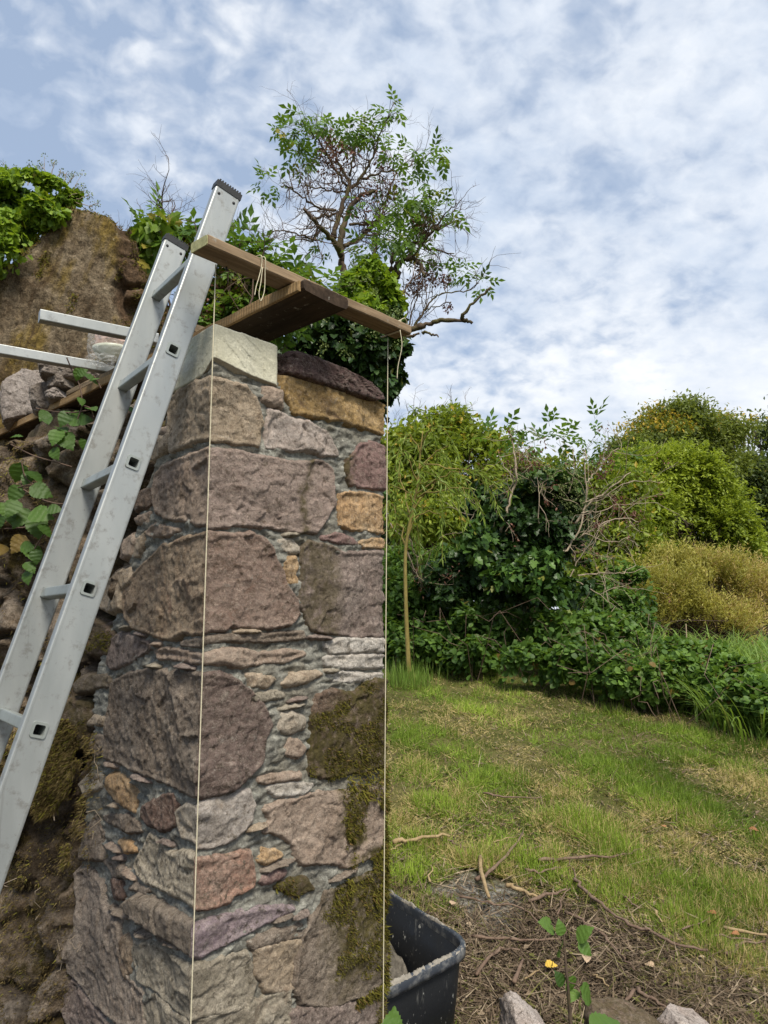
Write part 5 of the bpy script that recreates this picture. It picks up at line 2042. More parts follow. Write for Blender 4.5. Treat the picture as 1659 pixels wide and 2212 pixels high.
def elder_tree():
    Y0 = 5.0
    base = Y(770, 900, Y0)
    base[2] = float(ground_h(base[0], base[1]))
    root = thing('elder_tree', base, 'half bare elder tree with dark twisted limbs rising from ivy above the pillar', 'tree')

    def pts(l, dy0=0., dy1=0.):
        return np.array([Y(*CT(*p), Y0 + dy0 + (dy1 - dy0) * i / max(1, len(l) - 1)) for i, p in enumerate(l)])
    limbs = [
        ([(640, 3450), (630, 2300), (600, 1200), (590, 1080), (575, 1000), (570, 900), (590, 800), (620, 700), (690, 620), (790, 590)], .036, .012, 0, .1),
        ([(575, 990), (530, 900), (460, 830), (410, 770), (340, 690)], .024, .008, 0, -.4),
        ([(430, 860), (400, 885), (300, 850), (180, 830), (110, 890)], .008, .003, -.2, -.6),
        ([(400, 890), (250, 890)], .006, .003, -.2, -.5),
        ([(460, 830), (410, 770), (480, 745), (560, 735), (680, 750)], .014, .006, -.1, .3),
        ([(530, 870), (555, 740), (600, 620), (620, 540), (590, 480), (540, 400), (500, 300)], .021, .006, .1, .3),
        ([(540, 715), (430, 690), (340, 630), (260, 570), (200, 560)], .010, .003, .1, -.3),
        ([(590, 930), (640, 900), (720, 850), (790, 770), (830, 700), (860, 600), (900, 480)], .019, .006, .1, .6),
        ([(600, 600), (680, 530), (740, 440), (790, 300), (830, 200), (880, 120)], .014, .003, .2, .2),
        ([(700, 520), (820, 480), (950, 460), (1040, 400), (1120, 370)], .010, .003, .2, .4),
        ([(610, 560), (540, 470), (470, 340), (400, 240), (340, 170)], .010, .003, .2, -.1),
        ([(600, 600), (500, 590), (420, 570), (350, 560)], .007, .003, .2, -.2),
        ([(620, 500), (650, 380), (660, 280), (690, 210)], .010, .003, .3, .5),
        ([(800, 1250), (840, 1130), (910, 1100), (900, 1060), (940, 1010), (1010, 1000), (1050, 1050), (1080, 1110)], .034, .009, .1, -.1),
        ([(850, 1080), (920, 940), (1040, 900), (1100, 850), (1200, 800), (1300, 770)], .022, .003, .1, .3),
        ([(1040, 920), (1150, 945), (1250, 975)], .010, .003, .1, .2),
        ([(770, 1150), (750, 1040), (790, 900), (800, 750), (820, 650), (800, 520)], .013, .004, 0, .4),
        ([(1000, 1010), (1080, 880), (1150, 800), (1230, 690), (1280, 660)], .010, .003, .1, -.2),
        ([(780, 770), (900, 740), (1010, 700), (1080, 620)], .011, .003, .3, .4),
        ([(620, 795), (700, 790), (760, 780), (860, 830), (960, 860)], .011, .004, .1, .5),
        ([(720, 860), (820, 850), (900, 880)], .007, .003, .1, .3),
    ]
    m = MB()
    spawn = []
    for l, r0, r1, d0, d1 in limbs:
        p = smooth_path(pts(l, d0, d1), 5)
        p = p + rng.normal(size=p.shape) * .006
        rad = np.linspace(r0, r1, len(p)) * (1 + .10 * rng.normal(size=len(p)))
        m.tube(p, rad, 7)
        for i in range(2, len(p)):
            spawn.append((p[i], p[i] - p[i - 1], rad[i]))
    m.build('trunk', MT['bare'], root)
    m2 = MB()
    tips = []
    for p, d, r in spawn:
        if r < .02 and rng.random() < .85 and p[2] > 2.9:
            dd = d / (np.linalg.norm(d) + 1e-9) * .8 + rng.normal(size=3) * .75
            twigs(m2, p, dd, rng.uniform(.10, .24), min(.0050, r * .6), 2 if rng.random() < .6 else 1, .65, tips)
    m2.build('twigs', MT['twig'], root)
    # the dead lichen-covered low branch on the right
    m = MB()
    for l, r0, r1, d0, d1 in (([(800, 1480), (930, 1450), (1010, 1420), (1100, 1390), (1180, 1370), (1290, 1370), (1360, 1385)], .026, .010, -.1, -.3),
                              ([(1290, 1368), (1310, 1330), (1390, 1240), (1475, 1175)], .013, .006, -.3, -.4),
                              ([(800, 1560), (900, 1500), (970, 1470), (1040, 1450)], .016, .008, -.3, -.4),
                              ([(1060, 1435), (1110, 1450), (1155, 1465)], .010, .005, -.2, -.3),
                              ([(1000, 1430), (1100, 1270), (1180, 1210), (1330, 1190), (1400, 1150)], .008, .003, -.1, -.2),
                              ([(960, 1410), (960, 1250), (930, 1180)], .007, .003, 0, 0), ([(980, 1400), (1010, 1280), (1060, 1180)], .006, .003, 0, .1),
                              ([(940, 1420), (900, 1300), (905, 1180)], .006, .003, 0, .1), ([(1010, 1400), (1060, 1320), (1130, 1290), (1230, 1260)], .006, .003, 0, -.1)):
        p = smooth_path(pts(l, d0, d1), 6)
        rad = np.linspace(r0, r1, len(p)) * (1 + .14 * rng.normal(size=len(p)))
        m.tube(p + rng.normal(size=p.shape) * .004, rad, 7)
        if r0 < .009:
            for i in range(4, len(p), 3):
                twigs(m, p[i], p[i] - p[i - 1] + rng.normal(size=3) * .04 + UP * .02, rng.uniform(.12, .28), .003, 1, .6, tips)
    m.build('dead_branch', MT['bare'], root)
    # leaf sprays
    cl = [(340, 140, 30), (230, 220, 50), (270, 260, 60), (330, 200, 60), (430, 170, 50), (520, 190, 40), (640, 210, 60), (700, 210, 60), (740, 260, 50), (350, 330, 60), (300, 370, 50), (330, 430, 30), (620, 270, 50),
          (890, 110, 45), (860, 130, 30), (990, 330, 20), (1060, 370, 40), (1140, 360, 50), (1180, 390, 25), (1030, 460, 30), (1060, 570, 45), (1000, 640, 60), (920, 680, 60), (1090, 650, 40), (960, 740, 70), (1060, 740, 50), (1180, 710, 60),
          (1230, 720, 40), (880, 850, 70), (940, 890, 60), (700, 920, 60), (740, 960, 40), (520, 890, 40), (470, 920, 40), (1000, 960, 50), (1170, 970, 40), (130, 550, 45), (190, 560, 25), (1290, 1080, 50), (1330, 1110, 30), (1420, 1150, 45),
          (700, 660, 30), (410, 440, 30), (870, 340, 40), (920, 390, 40), (800, 300, 25), (900, 720, 70), (860, 880, 60), (1000, 900, 60), (1130, 730, 50), (1080, 800, 40), (860, 570, 40), (450, 210, 40), (560, 250, 30), (690, 260, 50)]
    P, O = [], []
    for x, y, r in cl:
        n = int(3 + (r / 60.) ** 2 * 11)
        c = Y(*CT(x, y), Y0 + rng.uniform(-.2, .3))
        d = rnd_dirs(n)
        P.append(c + d * (r * .36 * Y0 / F) * (rng.random((n, 1)) ** .4) * np.array([1.05, 1.3, .9]))
        O.append(d)
    P, O = np.concatenate(P), np.concatenate(O)
    mb = MB()
    ax = O * .9 + rnd_dirs(len(P)) * .5 + np.array([0, 0, -.45])
    c = shade(len(P), .05, 1, .03)
    c[:, 0] = np.clip(c[:, 0] + .3 * fbm(P * 2.5, 2, 3), 0, 1)
    mb.scatter(T_ELDER[0], T_ELDER[1], P, ax, rnd_dirs(len(P)) * .5 + UP, .098 * rng.uniform(.7, 1.2, len(P)), c)
    mb.build('leaves', MT['l_elder'], root, False)
    # brown berry stalks and withered leaves
    mb = MB()
    P = []
    for x, y, r, n in ((500, 290, 90, 60), (480, 380, 80, 60), (560, 350, 70, 50), (820, 410, 70, 60), (640, 380, 70, 30), (360, 560, 50, 25), (1010, 1170, 70, 80), (1110, 1120, 70, 60), (1060, 1070, 60, 40), (1200, 1130, 50, 40), (700, 700, 120, 50), (520, 500, 120, 50), (800, 600, 120, 50), (1050, 800, 90, 60), (1210, 1290, 40, 20), (900, 560, 90, 40)):
        d = rnd_dirs(n * 3)
        P.append(Y(*CT(x, y), Y0 + .1) + d * (r * .36 * Y0 / F) * rng.random((n * 3, 1)) ** .4)
    P = np.concatenate(P)
    mb.scatter(T_DIA[0], T_DIA[1], P, rnd_dirs(len(P)) + np.array([0, 0, -.6]), rnd_dirs(len(P)), .022 * rng.uniform(.5, 1.5, len(P)), shade(len(P), 0, .8))
    mb.build('seed_heads', MT['seed'], root, False)
    # ivy on the trunk: flowering top coloured as lit, skirts in the dark tone
    B = [blob(792, 606, 44, 40, 4.9), blob(830, 640, 36, 44, 4.95), blob(765, 636, 46, 40, 4.85), blob(800, 680, 62, 50, 4.8), blob(850, 660, 20, 30, 4.9), blob(735, 690, 60, 40, 4.75)]
    P, O = crown_points(lumpy(B, 4), 5600, .6, 5.0, -.25, 4)
    mb = MB()
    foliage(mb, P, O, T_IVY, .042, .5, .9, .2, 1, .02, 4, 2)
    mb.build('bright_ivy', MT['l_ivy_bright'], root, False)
    B = [blob(700, 735, 80, 40, 4.65), blob(770, 745, 90, 60, 4.6), blob(830, 745, 45, 60, 4.7), blob(845, 700, 26, 40, 4.8), blob(660, 770, 70, 40, 4.6), blob(800, 830, 60, 70, 4.7), blob(842, 830, 12, 34, 4.75), blob(860, 760, 18, 20, 4.7)]
    B += [blob(762, 900 + 95 * i_, 46 - 2 * i_, 64, 4.72) for i_ in range(7)]       # the ivy runs down the trunk to the ground
    P, O = crown_points(lumpy(B, 3), 14500, .6, 4.0, -.4, 6)
    mb = MB()
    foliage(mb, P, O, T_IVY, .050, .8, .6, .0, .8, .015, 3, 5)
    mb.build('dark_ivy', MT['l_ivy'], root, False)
    B = [blob(790, 600, 46, 34, 4.85), blob(760, 650, 60, 44, 4.75), blob(760, 730, 110, 50, 4.55), blob(690, 715, 60, 30, 4.6), blob(850, 720, 24, 50, 4.7)]
    umbels(B, 320, root, .017)


def umbels(B, n, root, r):
    P, O = crown_points(B, n, 1.0, 3.0, -.1, 8)
    mb = MB()
    K = 16
    d = rnd_dirs(K)
    for p, o in zip(P, O):
        q = p + o * .02 + d * r * rng.uniform(.8, 1.2)
        mb.scatter(T_DIA[0], T_DIA[1], q - d * r * .2, d + 0, rnd_dirs(K), np.full(K, r * .75), shade(K, .2, 1))
    return mb.build('ivy_flowers', MT['umbel'], root, False)


elder_tree()


# ================================================================== SHRUBS ON AND BEHIND THE OLD WALL
def wall_ivy():
    Y0 = 3.5
    base = Y(40, 640, Y0)
    base[2] = .2
    root = thing('ivy_bush', base, 'bright ivy bush with round flower heads growing over the left shoulder of the gable wall', 'bush')
    B = [blob(20, 440, 60, 50, Y0), blob(70, 430, 60, 50, Y0), blob(120, 420, 50, 34, Y0), blob(30, 500, 60, 50, 3.35), blob(90, 470, 50, 30, 3.4), blob(0, 530, 30, 40, 3.3), blob(-60, 460, 80, 90, Y0), blob(-40, 560, 60, 50, 3.3), blob(150, 425, 24, 16, Y0), blob(20, 385, 30, 16, Y0)]
    P, O = crown_points(lumpy(B, 4), 9500, .5, 6, -.10, 14)
    mb = MB()
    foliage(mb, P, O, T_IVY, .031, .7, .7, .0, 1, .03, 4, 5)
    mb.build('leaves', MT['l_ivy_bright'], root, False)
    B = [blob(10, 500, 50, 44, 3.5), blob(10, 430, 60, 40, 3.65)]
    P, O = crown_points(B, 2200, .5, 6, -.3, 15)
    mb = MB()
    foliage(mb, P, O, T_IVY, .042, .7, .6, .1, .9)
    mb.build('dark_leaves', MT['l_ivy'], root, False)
    m = MB()
    m3 = MB()
    for (u, v, u2, v2) in ((10, 420, 5, 362), (25, 400, 20, 360), (60, 400, 57, 362), (100, 390, 96, 352), (112, 390, 118, 348), (120, 395, 130, 366), (135, 400, 145, 372), (140, 410, 160, 378), (150, 420, 168, 396), (165, 430, 192, 424), (150, 425, 182, 412), (160, 435, 200, 446), (80, 400, 78, 366), (70, 470, 10, 560), (100, 450, 60, 540)):
        p = wander(Y(u, v, Y0), Y(u2, v2, Y0), 5, .05)
        m.tube(p, np.linspace(.003, .0015, 5), 4, cap=False)
        if v2 < 450:
            for _ in range(3):
                c = p[-1] + rng.normal(size=3) * .018
                m.tube([p[-2], c], .0012, 3, cap=False)
                d = rnd_dirs(14)
                m3.scatter(T_DIA[0], T_DIA[1], c + d * .010, d, rnd_dirs(14), np.full(14, .010), shade(14, 0, .7))
    m.build('stems', MT['deadtwig'], root)
    m3.build('ivy_flowers', MT['umbel'], root, False)


wall_ivy()


def wall_shrub():
    Y0 = 3.9
    base = Y(400, 760, Y0)
    base[2] = .2
    root = thing('shrub', base, 'loose shrub with elder sprays and thin bare stems between the gable wall and the pillar', 'bush')
    m = MB()
    tips = []
    for (u, v, u2, v2) in ((380, 760, 350, 420), (400, 760, 385, 460), (420, 760, 420, 480), (360, 700, 310, 470), (340, 640, 300, 500), (480, 740, 520, 520), (500, 740, 570, 545), (520, 740, 610, 575), (540, 740, 650, 590), (460, 700, 500, 560), (350, 560, 340, 430), (600, 700, 640, 610)):
        p = wander(Y(u, v, Y0 + rng.uniform(-.2, .2)), Y(u2, v2, Y0 + rng.uniform(-.2, .2)), 7, .04)
        m.tube(p, np.linspace(.008, .003, 7), 5, cap=False)
        for i in (2, 3, 4, 5, 6):
            twigs(m, p[i], p[i] - p[i - 1] + rng.normal(size=3) * .12, rng.uniform(.12, .25), .003, 2, .7, tips)
    for (u, v, u2, v2) in ((375, 520, 330, 415), (340, 450, 372, 428), (345, 470, 384, 460), (372, 480, 375, 432)):
        m.tube(wander(Y(u, v, Y0), Y(u2, v2, Y0), 6, .05), np.linspace(.006, .002, 6), 5, cap=False)
    m.build('stems', MT['twig'], root)
    B = [blob(330, 505, 30, 24, Y0), blob(320, 545, 22, 26, Y0 - .1), blob(385, 490, 28, 20, Y0), blob(405, 520, 20, 30, Y0), blob(345, 470, 20, 14, Y0), blob(520, 520, 34, 22, Y0), blob(540, 560, 60, 26, Y0), blob(600, 580, 50, 24, Y0), blob(510, 600, 60, 50, Y0), blob(560, 630, 70, 40, Y0), blob(470, 660, 50, 50, Y0), blob(440, 700, 50, 40, Y0), blob(640, 620, 50, 30, Y0), blob(560, 690, 70, 30, Y0), blob(690, 600, 40, 22, Y0 + .5), blob(660, 590, 50, 16, Y0 + .5)]
    P, O = crown_points(B, 620, .5, 4, -.2, 24)
    mb = MB()
    c = shade(len(P), .1, 1, .02)
    mb.scatter(T_ELDER[0], T_ELDER[1], P, O * .7 + rnd_dirs(len(P)) * .6 + np.array([0, 0, -.3]), rnd_dirs(len(P)) * .5 + UP, .12 * rng.uniform(.7, 1.2, len(P)), c)
    mb.build('leaves', MT['l_elder'], root, False)
    P, O = crown_points(B[3:4] + B[8:14], 2600, .3, 5, -.25, 25)
    mb = MB()
    foliage(mb, P, O, T_SIMPLE, .042, .3, .6, .1, 1, .05)
    mb.build('small_leaves', MT['l_light'], root, False)
    P, O = crown_points([blob(390, 540, 40, 40, Y0), blob(470, 640, 60, 60, Y0), blob(440, 690, 60, 50, Y0)], 700, .3, 5, -.1, 27)
    mb = MB()
    foliage(mb, P, O, T_DIA, .030, .5, .2, 0, .8)
    mb.build('seed_heads', MT['seed'], root, False)
    P, O = crown_points([blob(330, 500, 34, 30, Y0 - .3), blob(316, 545, 18, 30, Y0 - .3), blob(345, 475, 30, 12, Y0 - .3)], 110, .5, None, 0, 28)
    mb = MB()
    foliage(mb, P, O, T_IVY, .062, .8, .5, .4, 1, .1)
    mb.build('ivy_leaves', MT['l_ivy_lit'], root, False)


wall_shrub()


def bramble_sprays():
    """bramble shoots over the mossy wall, left"""
    def CL(x, y):
        return .39 * x, 663.6 + .39 * y
    root = thing('bramble', Y(60, 1250, 2.05) * np.array([1, 1, 0]), 'bramble with ribbed green leaves scrambling over the mossy wall left of the ladder', 'bramble')
    m = MB()
    yb = lambda u: 2.0 + .0018 * u

    def W3(x, y, d=0.):
        u, v = CL(x, y)
        s, t = unface(u, v)
        p = face(np.array([s]), np.array([t]), np.array([.09 + d]))[0]
        r = ray(u, v)
        return Y(u, v, p[1])
    for l in ([(60, 760), (180, 820), (280, 850), (400, 885)], [(130, 1010), (220, 1060), (300, 1085), (350, 1090)], [(-20, 1230), (60, 1225), (160, 1218)], [(370, 280), (400, 350), (440, 430), (455, 540), (430, 620)], [(200, 560), (280, 575), (380, 585), (500, 570)],
              [(520, 380), (545, 420), (560, 450)], [(120, 860), (140, 940), (190, 985)], [(100, 1000), (150, 985), (190, 990)], [(160, 1400), (190, 1340), (240, 1260)], [(440, 540), (500, 560), (520, 610)]):
        m.tube(smooth_path([W3(*p) for p in l], 4), .0022, 5, cap=False)
    m.build('stems', MT['twig'], root)
    L = [(100, 915, 85, 200), (190, 935, 85, 120), (150, 950, 60, 190), (85, 1030, 75, 200), (225, 1020, 90, 110), (70, 1110, 80, 190), (20, 1120, 70, 150), (115, 1165, 95, 205), (225, 1150, 105, 100), (205, 1215, 100, 160), (250, 1235, 70, 130), (300, 1120, 60, 90), (310, 715, 80, 190), (370, 740, 90, 140), (430, 620, 85, 100), (360, 615, 75, 200), (470, 625, 60, 90), (345, 672, 70, 110), (245, 600, 60, 190), (265, 625, 50, 150), (505, 395, 65, 120), (435, 370, 55, 200), (455, 360, 45, 60), (105, 1310, 85, 200), (180, 1360, 90, 140), (150, 1330, 60, 100), (200, 1380, 60, 170), (165, 1440, 60, 130), (155, 1490, 70, 170), (10, 1340, 60, 160), (305, 810, 60, 150), (460, 760, 50, 160), (510, 560, 60, 110), (720, 565, 40, 120), (90, 715, 50, 80), (450, 520, 45, 150), (0, 1190, 60, 200), (520, 400, 40, 60), (60, 1165, 55, 170), (675, 690, 40, 110)]
    P = np.array([W3(x, y, rng.uniform(-.02, .05)) for x, y, s_, a in L])
    k = P[:, 1] / F * .39
    sz = np.array([l[2] for l in L]) * k * 1.45
    ang = np.radians(np.array([l[3] for l in L], float))
    ax = np.stack([np.sin(ang) * .9, -.25 + .3 * rng.normal(size=len(L)), np.cos(ang) * .9], 1)
    nr = np.array([.1, -.8, .6]) + rnd_dirs(len(L)) * .6
    P = P - ax / np.linalg.norm(ax, axis=1)[:, None] * sz[:, None] * .5
    mb = MB()
    c = shade(len(L), 0, .55, 0)
    c[[23, 29], 1] = 1
    mb.scatter(T_SERR[0], T_SERR[1], P, ax, nr, np.stack([sz * 1.0, sz, sz], 1), c)
    mb.build('leaves', RIB, root, True)


def ribbed_leaf():
    m = MT['l_bramble'].copy()
    m.name = 'leaf_bramble_ribbed'
    nt = m.node_tree
    b = [n for n in nt.nodes if n.type == 'BSDF_PRINCIPLED'][0]
    g = nt.nodes.new('ShaderNodeNewGeometry')
    w = nt.nodes.new('ShaderNodeTexNoise')
    w.inputs['Scale'].default_value = 110
    w.inputs['Detail'].default_value = 3
    nt.links.new(g.outputs['Position'], w.inputs['Vector'])
    bp = nt.nodes.new('ShaderNodeBump')
    bp.inputs['Strength'].default_value = .5
    bp.inputs['Distance'].default_value = .004
    nt.links.new(w.outputs['Fac'], bp.inputs['Height'])
    nt.links.new(bp.outputs[0], b.inputs['Normal'])
    return m


RIB = ribbed_leaf()
bramble_sprays()


def leafy_shoot():
    """young bramble shoot by the stones at the bottom"""
    y0 = 1.75
    p0 = Y(1236, 2260, y0)
    root = thing('leafy_shoot', (p0[0], p0[1], 0), 'single upright dark stem with a few green leaves in front of the ground stones', 'plant')
    m = MB()
    m.tube(smooth_path([np.array([p0[0] + .02, p0[1], -.01]), p0, Y(1228, 2150, y0), Y(1222, 2080, y0), Y(1216, 1985, y0 + .02)]), np.linspace(.0055, .0022, 33), 6)
    for a, b in (((1218, 2010), (1190, 1995)), ((1222, 2040), (1250, 2030)), ((1226, 2120), (1252, 2135)), ((1219, 2060), (1205, 2050))):
        m.tube(wander(Y(*a, y0), Y(*b, y0), 4, .04), .0015, 4, cap=False)
    m.build('stem', MT['bare'], root)
    L = [(1196, 2008, 1166, 1988), (1212, 2022, 1208, 1984), (1246, 2030, 1280, 2000), (1248, 2034, 1282, 2066), (1216, 2040, 1203, 2066), (1252, 2134, 1285, 2168), (1246, 2138, 1232, 2164), (1226, 2110, 1240, 2148), (1216, 2130, 1200, 2096)]
    a = np.array([Y(*l[:2], y0 + rng.uniform(-.02, .02)) for l in L])
    b = np.array([Y(*l[2:], y0 + rng.uniform(-.04, .02)) for l in L])
    sz = np.linalg.norm(b - a, axis=1) * .92
    mb = MB()
    c = shade(len(L), .35, .9, 0)
    c[-1, 0] = 0
    mb.scatter(T_SERR[0], T_SERR[1], a, b - a, np.array([0, -.7, .7]) + rnd_dirs(len(L)) * .35, np.stack([sz * .95, sz, sz], 1), c)
    mb.build('leaves', RIB, root, True)
    for (u, v, u2, v2, y, w, lab) in ((1285, 2238, 1338, 2198, 1.5, .62, 'broad dark green leaf on a short stalk before the brown boulder'), (845, 2262, 850, 2172, 1.7, .5, 'single blunt green leaf at the foot of the pillar before the tub')):
        a, b = Y(u, v, y), Y(u2, v2, y + .05)
        g = np.array([a[0], a[1] + .02, 0.])
        r2 = thing('leaf_seedling', g, lab, 'plant')
        m = MB()
        m.tube(smooth_path([g, (g + a) / 2 + np.array([.01, 0, 0]), a]), .0025, 5)
        m.build('stalk', MT['twig'], r2)
        l = np.linalg.norm(b - a)
        mb = MB()
        mb.scatter(T_SERR[0], T_SERR[1], a[None], (b - a)[None], np.array([[-.2, -.6, .8]]), np.array([[l * w * 1.6, l, l]]), shade(1, .45, .55))
        mb.build('leaf_blade', RIB, r2, True)


leafy_shoot()


# ================================================================== TREES AND BUSHES BEHIND THE LAWN
def C6(x, y):
    return 796.3 + .52 * x, 796.3 + .52 * y


def b6(x, y, rx, ry, yy, w=1.0):
    return blob(*C6(x, y), rx * .52, ry * .52, yy, w)


def plant(name, u, yy, label, cat, group=None):
    r = ray(u, 1400)
    x = r[0] / r[1] * yy
    p = np.array([x, yy, float(ground_h(x, yy))])
    return thing(name, p, label, cat, group), p


def trunk_and_limbs(root, p, blobs, r0, mat, extra=12, bend=.05, name='trunk'):
    m = MB()
    top = np.mean([b[0] for b in blobs], 0)
    fork = p + (top - p) * .45
    main = wander(p - UP * .05, fork, 6, bend * .5)
    m.tube(main, np.linspace(r0, r0 * .7, 6), 9)
    for b in blobs:
        q = smooth_path(wander(main[rng.integers(3, 6)], np.asarray(b[0]), 5, bend), 3)
        m.tube(q, np.linspace(r0 * .5, r0 * .10, len(q)), 6)
        for _ in range(extra):
            i = rng.integers(len(q) // 3, len(q))
            d = rnd_dirs(1)[0]
            e = np.asarray(b[0]) + d * np.asarray(b[1]) * .95
            m.tube(wander(q[i], e, 5, .07), np.linspace(r0 * .12, r0 * .03, 5), 4, cap=False)
    return m.build(name, MT[mat], root)


def far_trees():
    # tall tree with yellowing top
    root, p = plant('broadleaf_tree', 1430, 21., 'tall green tree turning yellow at the top, behind the feathery tree on the right', 'tree')
    B = [b6(1230, 240, 110, 70, 21), b6(1320, 220, 110, 60, 21), b6(1150, 300, 90, 60, 21), b6(1400, 300, 130, 90, 21.5), b6(1250, 350, 150, 90, 20.5), b6(1420, 420, 120, 110, 21), b6(1180, 420, 120, 90, 20), b6(1080, 330, 60, 40, 20)]
    trunk_and_limbs(root, p, B, .28, 'bare', 10)
    P, O = clusters(*crown_points(lumpy(B, 10, .50, 3, .66), 4200, .6, .8, -.10, 34), 18, .22)
    mb = MB()
    top = Y(*C6(1230, 300), 21)[2]
    foliage(mb, P, O, T_DIA, .125, .4, 1.2, .1, 1, 0, .7, 5, lambda q: ((q[:, 2] + .9 * fbm(q * .9, 3, 7) - .20 * (q[:, 0] - Y(*C6(1230, 300), 21)[0]) > top + .05) & (fbm(q * .8, 2, 17) > -.10) & (rng.random(len(q)) < .5)) * 1.0)
    mb.build('crown', MT['l_autumn'], root, False)
    # dark tree at the far right
    root, p = plant('broadleaf_tree', 1630, 25., 'dark green round tree at the right edge of the picture', 'tree')
    B = [b6(1560, 290, 120, 80, 25), b6(1620, 400, 130, 120, 25), b6(1540, 460, 90, 90, 24.5), b6(1640, 600, 110, 110, 24.5), b6(1500, 300, 70, 60, 25.5), b6(1700, 300, 120, 100, 25), b6(1590, 240, 50, 30, 25), b6(1680, 720, 90, 70, 24), b6(1780, 500, 120, 200, 25)]
    trunk_and_limbs(root, p, B, .34, 'bare', 8)
    P, O = clusters(*crown_points(lumpy(B, 10, .50, 4, .66), 3900, .6, .7, -.10, 35), 17, .26)
    mb = MB()
    foliage(mb, P, O, T_DIA, .15, .4, 1.2, .0, .9, .03, .6, 8)
    mb.build('crown', MT['l_oak'], root, False)
    # feathery light green tree
    root, p = plant('feathery_tree', 1480, 15., 'feathery yellow green tree in layered sprays above the tawny bush', 'tree')
    B = [b6(1340, 470, 100, 70, 15), b6(1260, 520, 110, 80, 14.8), b6(1400, 560, 100, 80, 15), b6(1220, 640, 120, 80, 14.6), b6(1340, 680, 130, 80, 14.6), b6(1470, 690, 90, 60, 14.5), b6(1550, 740, 80, 50, 14.5), b6(1480, 780, 110, 50, 14.2), b6(1150, 420, 80, 50, 15), b6(1180, 540, 90, 90, 14.8), b6(1290, 420, 60, 40, 15), b6(1130, 650, 80, 100, 14.6), b6(1240, 760, 150, 60, 14.2), b6(1390, 450, 50, 40, 15), b6(1530, 640, 50, 40, 14.6)]
    trunk_and_limbs(root, p, B, .14, 'bare', 10)
    P, O = crown_points(lumpy(B, 10, .50, 5, .66), 4200, .6, 1.0, -.08, 36)
    mb = MB()
    sprays(mb, P, O * .9 + rnd_dirs(len(P)) * .45 + UP * .25, .42, 26, T_DIA, .085, .25, tone(P, 1.0, 9, .45, .25, .95), .75, .03)
    mb.build('crown', MT['l_light'], root, False)
    # small shrub at the far right end
    root, p = plant('shrub', 1650, 17., 'rust coloured low shrub at the right edge beyond the tawny bush', 'bush')
    B = [b6(1640, 880, 60, 40, 17), b6(1700, 900, 60, 60, 17), b6(1590, 1150, 50, 34, 14), b6(1650, 1010, 40, 40, 16)]
    trunk_and_limbs(root, p, B, .05, 'twig', 12)
    P, O = crown_points(B, 4500, .5, 1.8, -.15, 39)
    mb = MB()
    foliage(mb, P, O, T_DIA, .10, .1, .4, .0, .8, .45)
    mb.build('crown', MT['l_tawny'], root, False)
    # far hedge that closes the view under the crowns
    for i, (u, yy, top, wd, mat) in enumerate(((900, 20., 1110, 130, 'l_oak'), (1080, 22., 1090, 150, 'l_oak'), (1250, 22., 1080, 140, 'l_autumn'), (1400, 27., 1130, 150, 'l_oak'), (1600, 36., 1265, 150, 'l_oak'), (1760, 34., 1240, 140, 'l_autumn'), (760, 24., 1160, 130, 'l_autumn'))):
        root, p = plant('hedge_tree', u, yy, 'low rounded tree in the far row closing the view under the nearer crowns', 'tree', 'far row of low trees')
        k = yy / F
        B = [blob(u + rng.uniform(-50, 50), top + 60 + rng.uniform(-20, 120), wd * .55, 65, yy + rng.uniform(-1, 1)) for _ in range(6)]
        trunk_and_limbs(root, p, B, .12, 'bare', 4)
        P, O = clusters(*crown_points(lumpy(B), 800, .6, .6, -.4, 60 + i), 9, .3)
        mb = MB()
        foliage(mb, P, O, T_DIA, .30, .4, .7, 0, .8, .02, .5)
        mb.build('crown', MT[mat], root, False)


far_trees()


def middle_shrub():
    root, p = plant('green_shrub', 1330, 13., 'loose green shrub filling the gap between the dead elder branches and the feathery tree', 'bush')
    B = [b6(980, 520, 80, 80, 13), b6(1040, 620, 100, 90, 13), b6(1000, 740, 100, 90, 12.8), b6(1090, 760, 100, 80, 12.8), b6(1060, 480, 70, 60, 13), b6(960, 640, 70, 90, 13), b6(1020, 860, 120, 80, 12.4), b6(1120, 860, 90, 70, 12.6), b6(900, 480, 60, 50, 13), b6(950, 430, 50, 40, 13), b6(700, 470, 100, 70, 13), b6(600, 420, 80, 60, 13), b6(560, 520, 80, 70, 13), b6(820, 420, 70, 50, 13)]
    trunk_and_limbs(root, p, B, .08, 'twig', 14)
    P, O = clusters(*crown_points(lumpy(B), 2200, .45, 1.5, -.22, 41), 10, .15)
    mb = MB()
    foliage(mb, P, O, T_DIA, .115, .5, .6, 0, .85, .05, 1.4, 6)
    mb.build('crown', MT['l_light'], root, False)


middle_shrub()


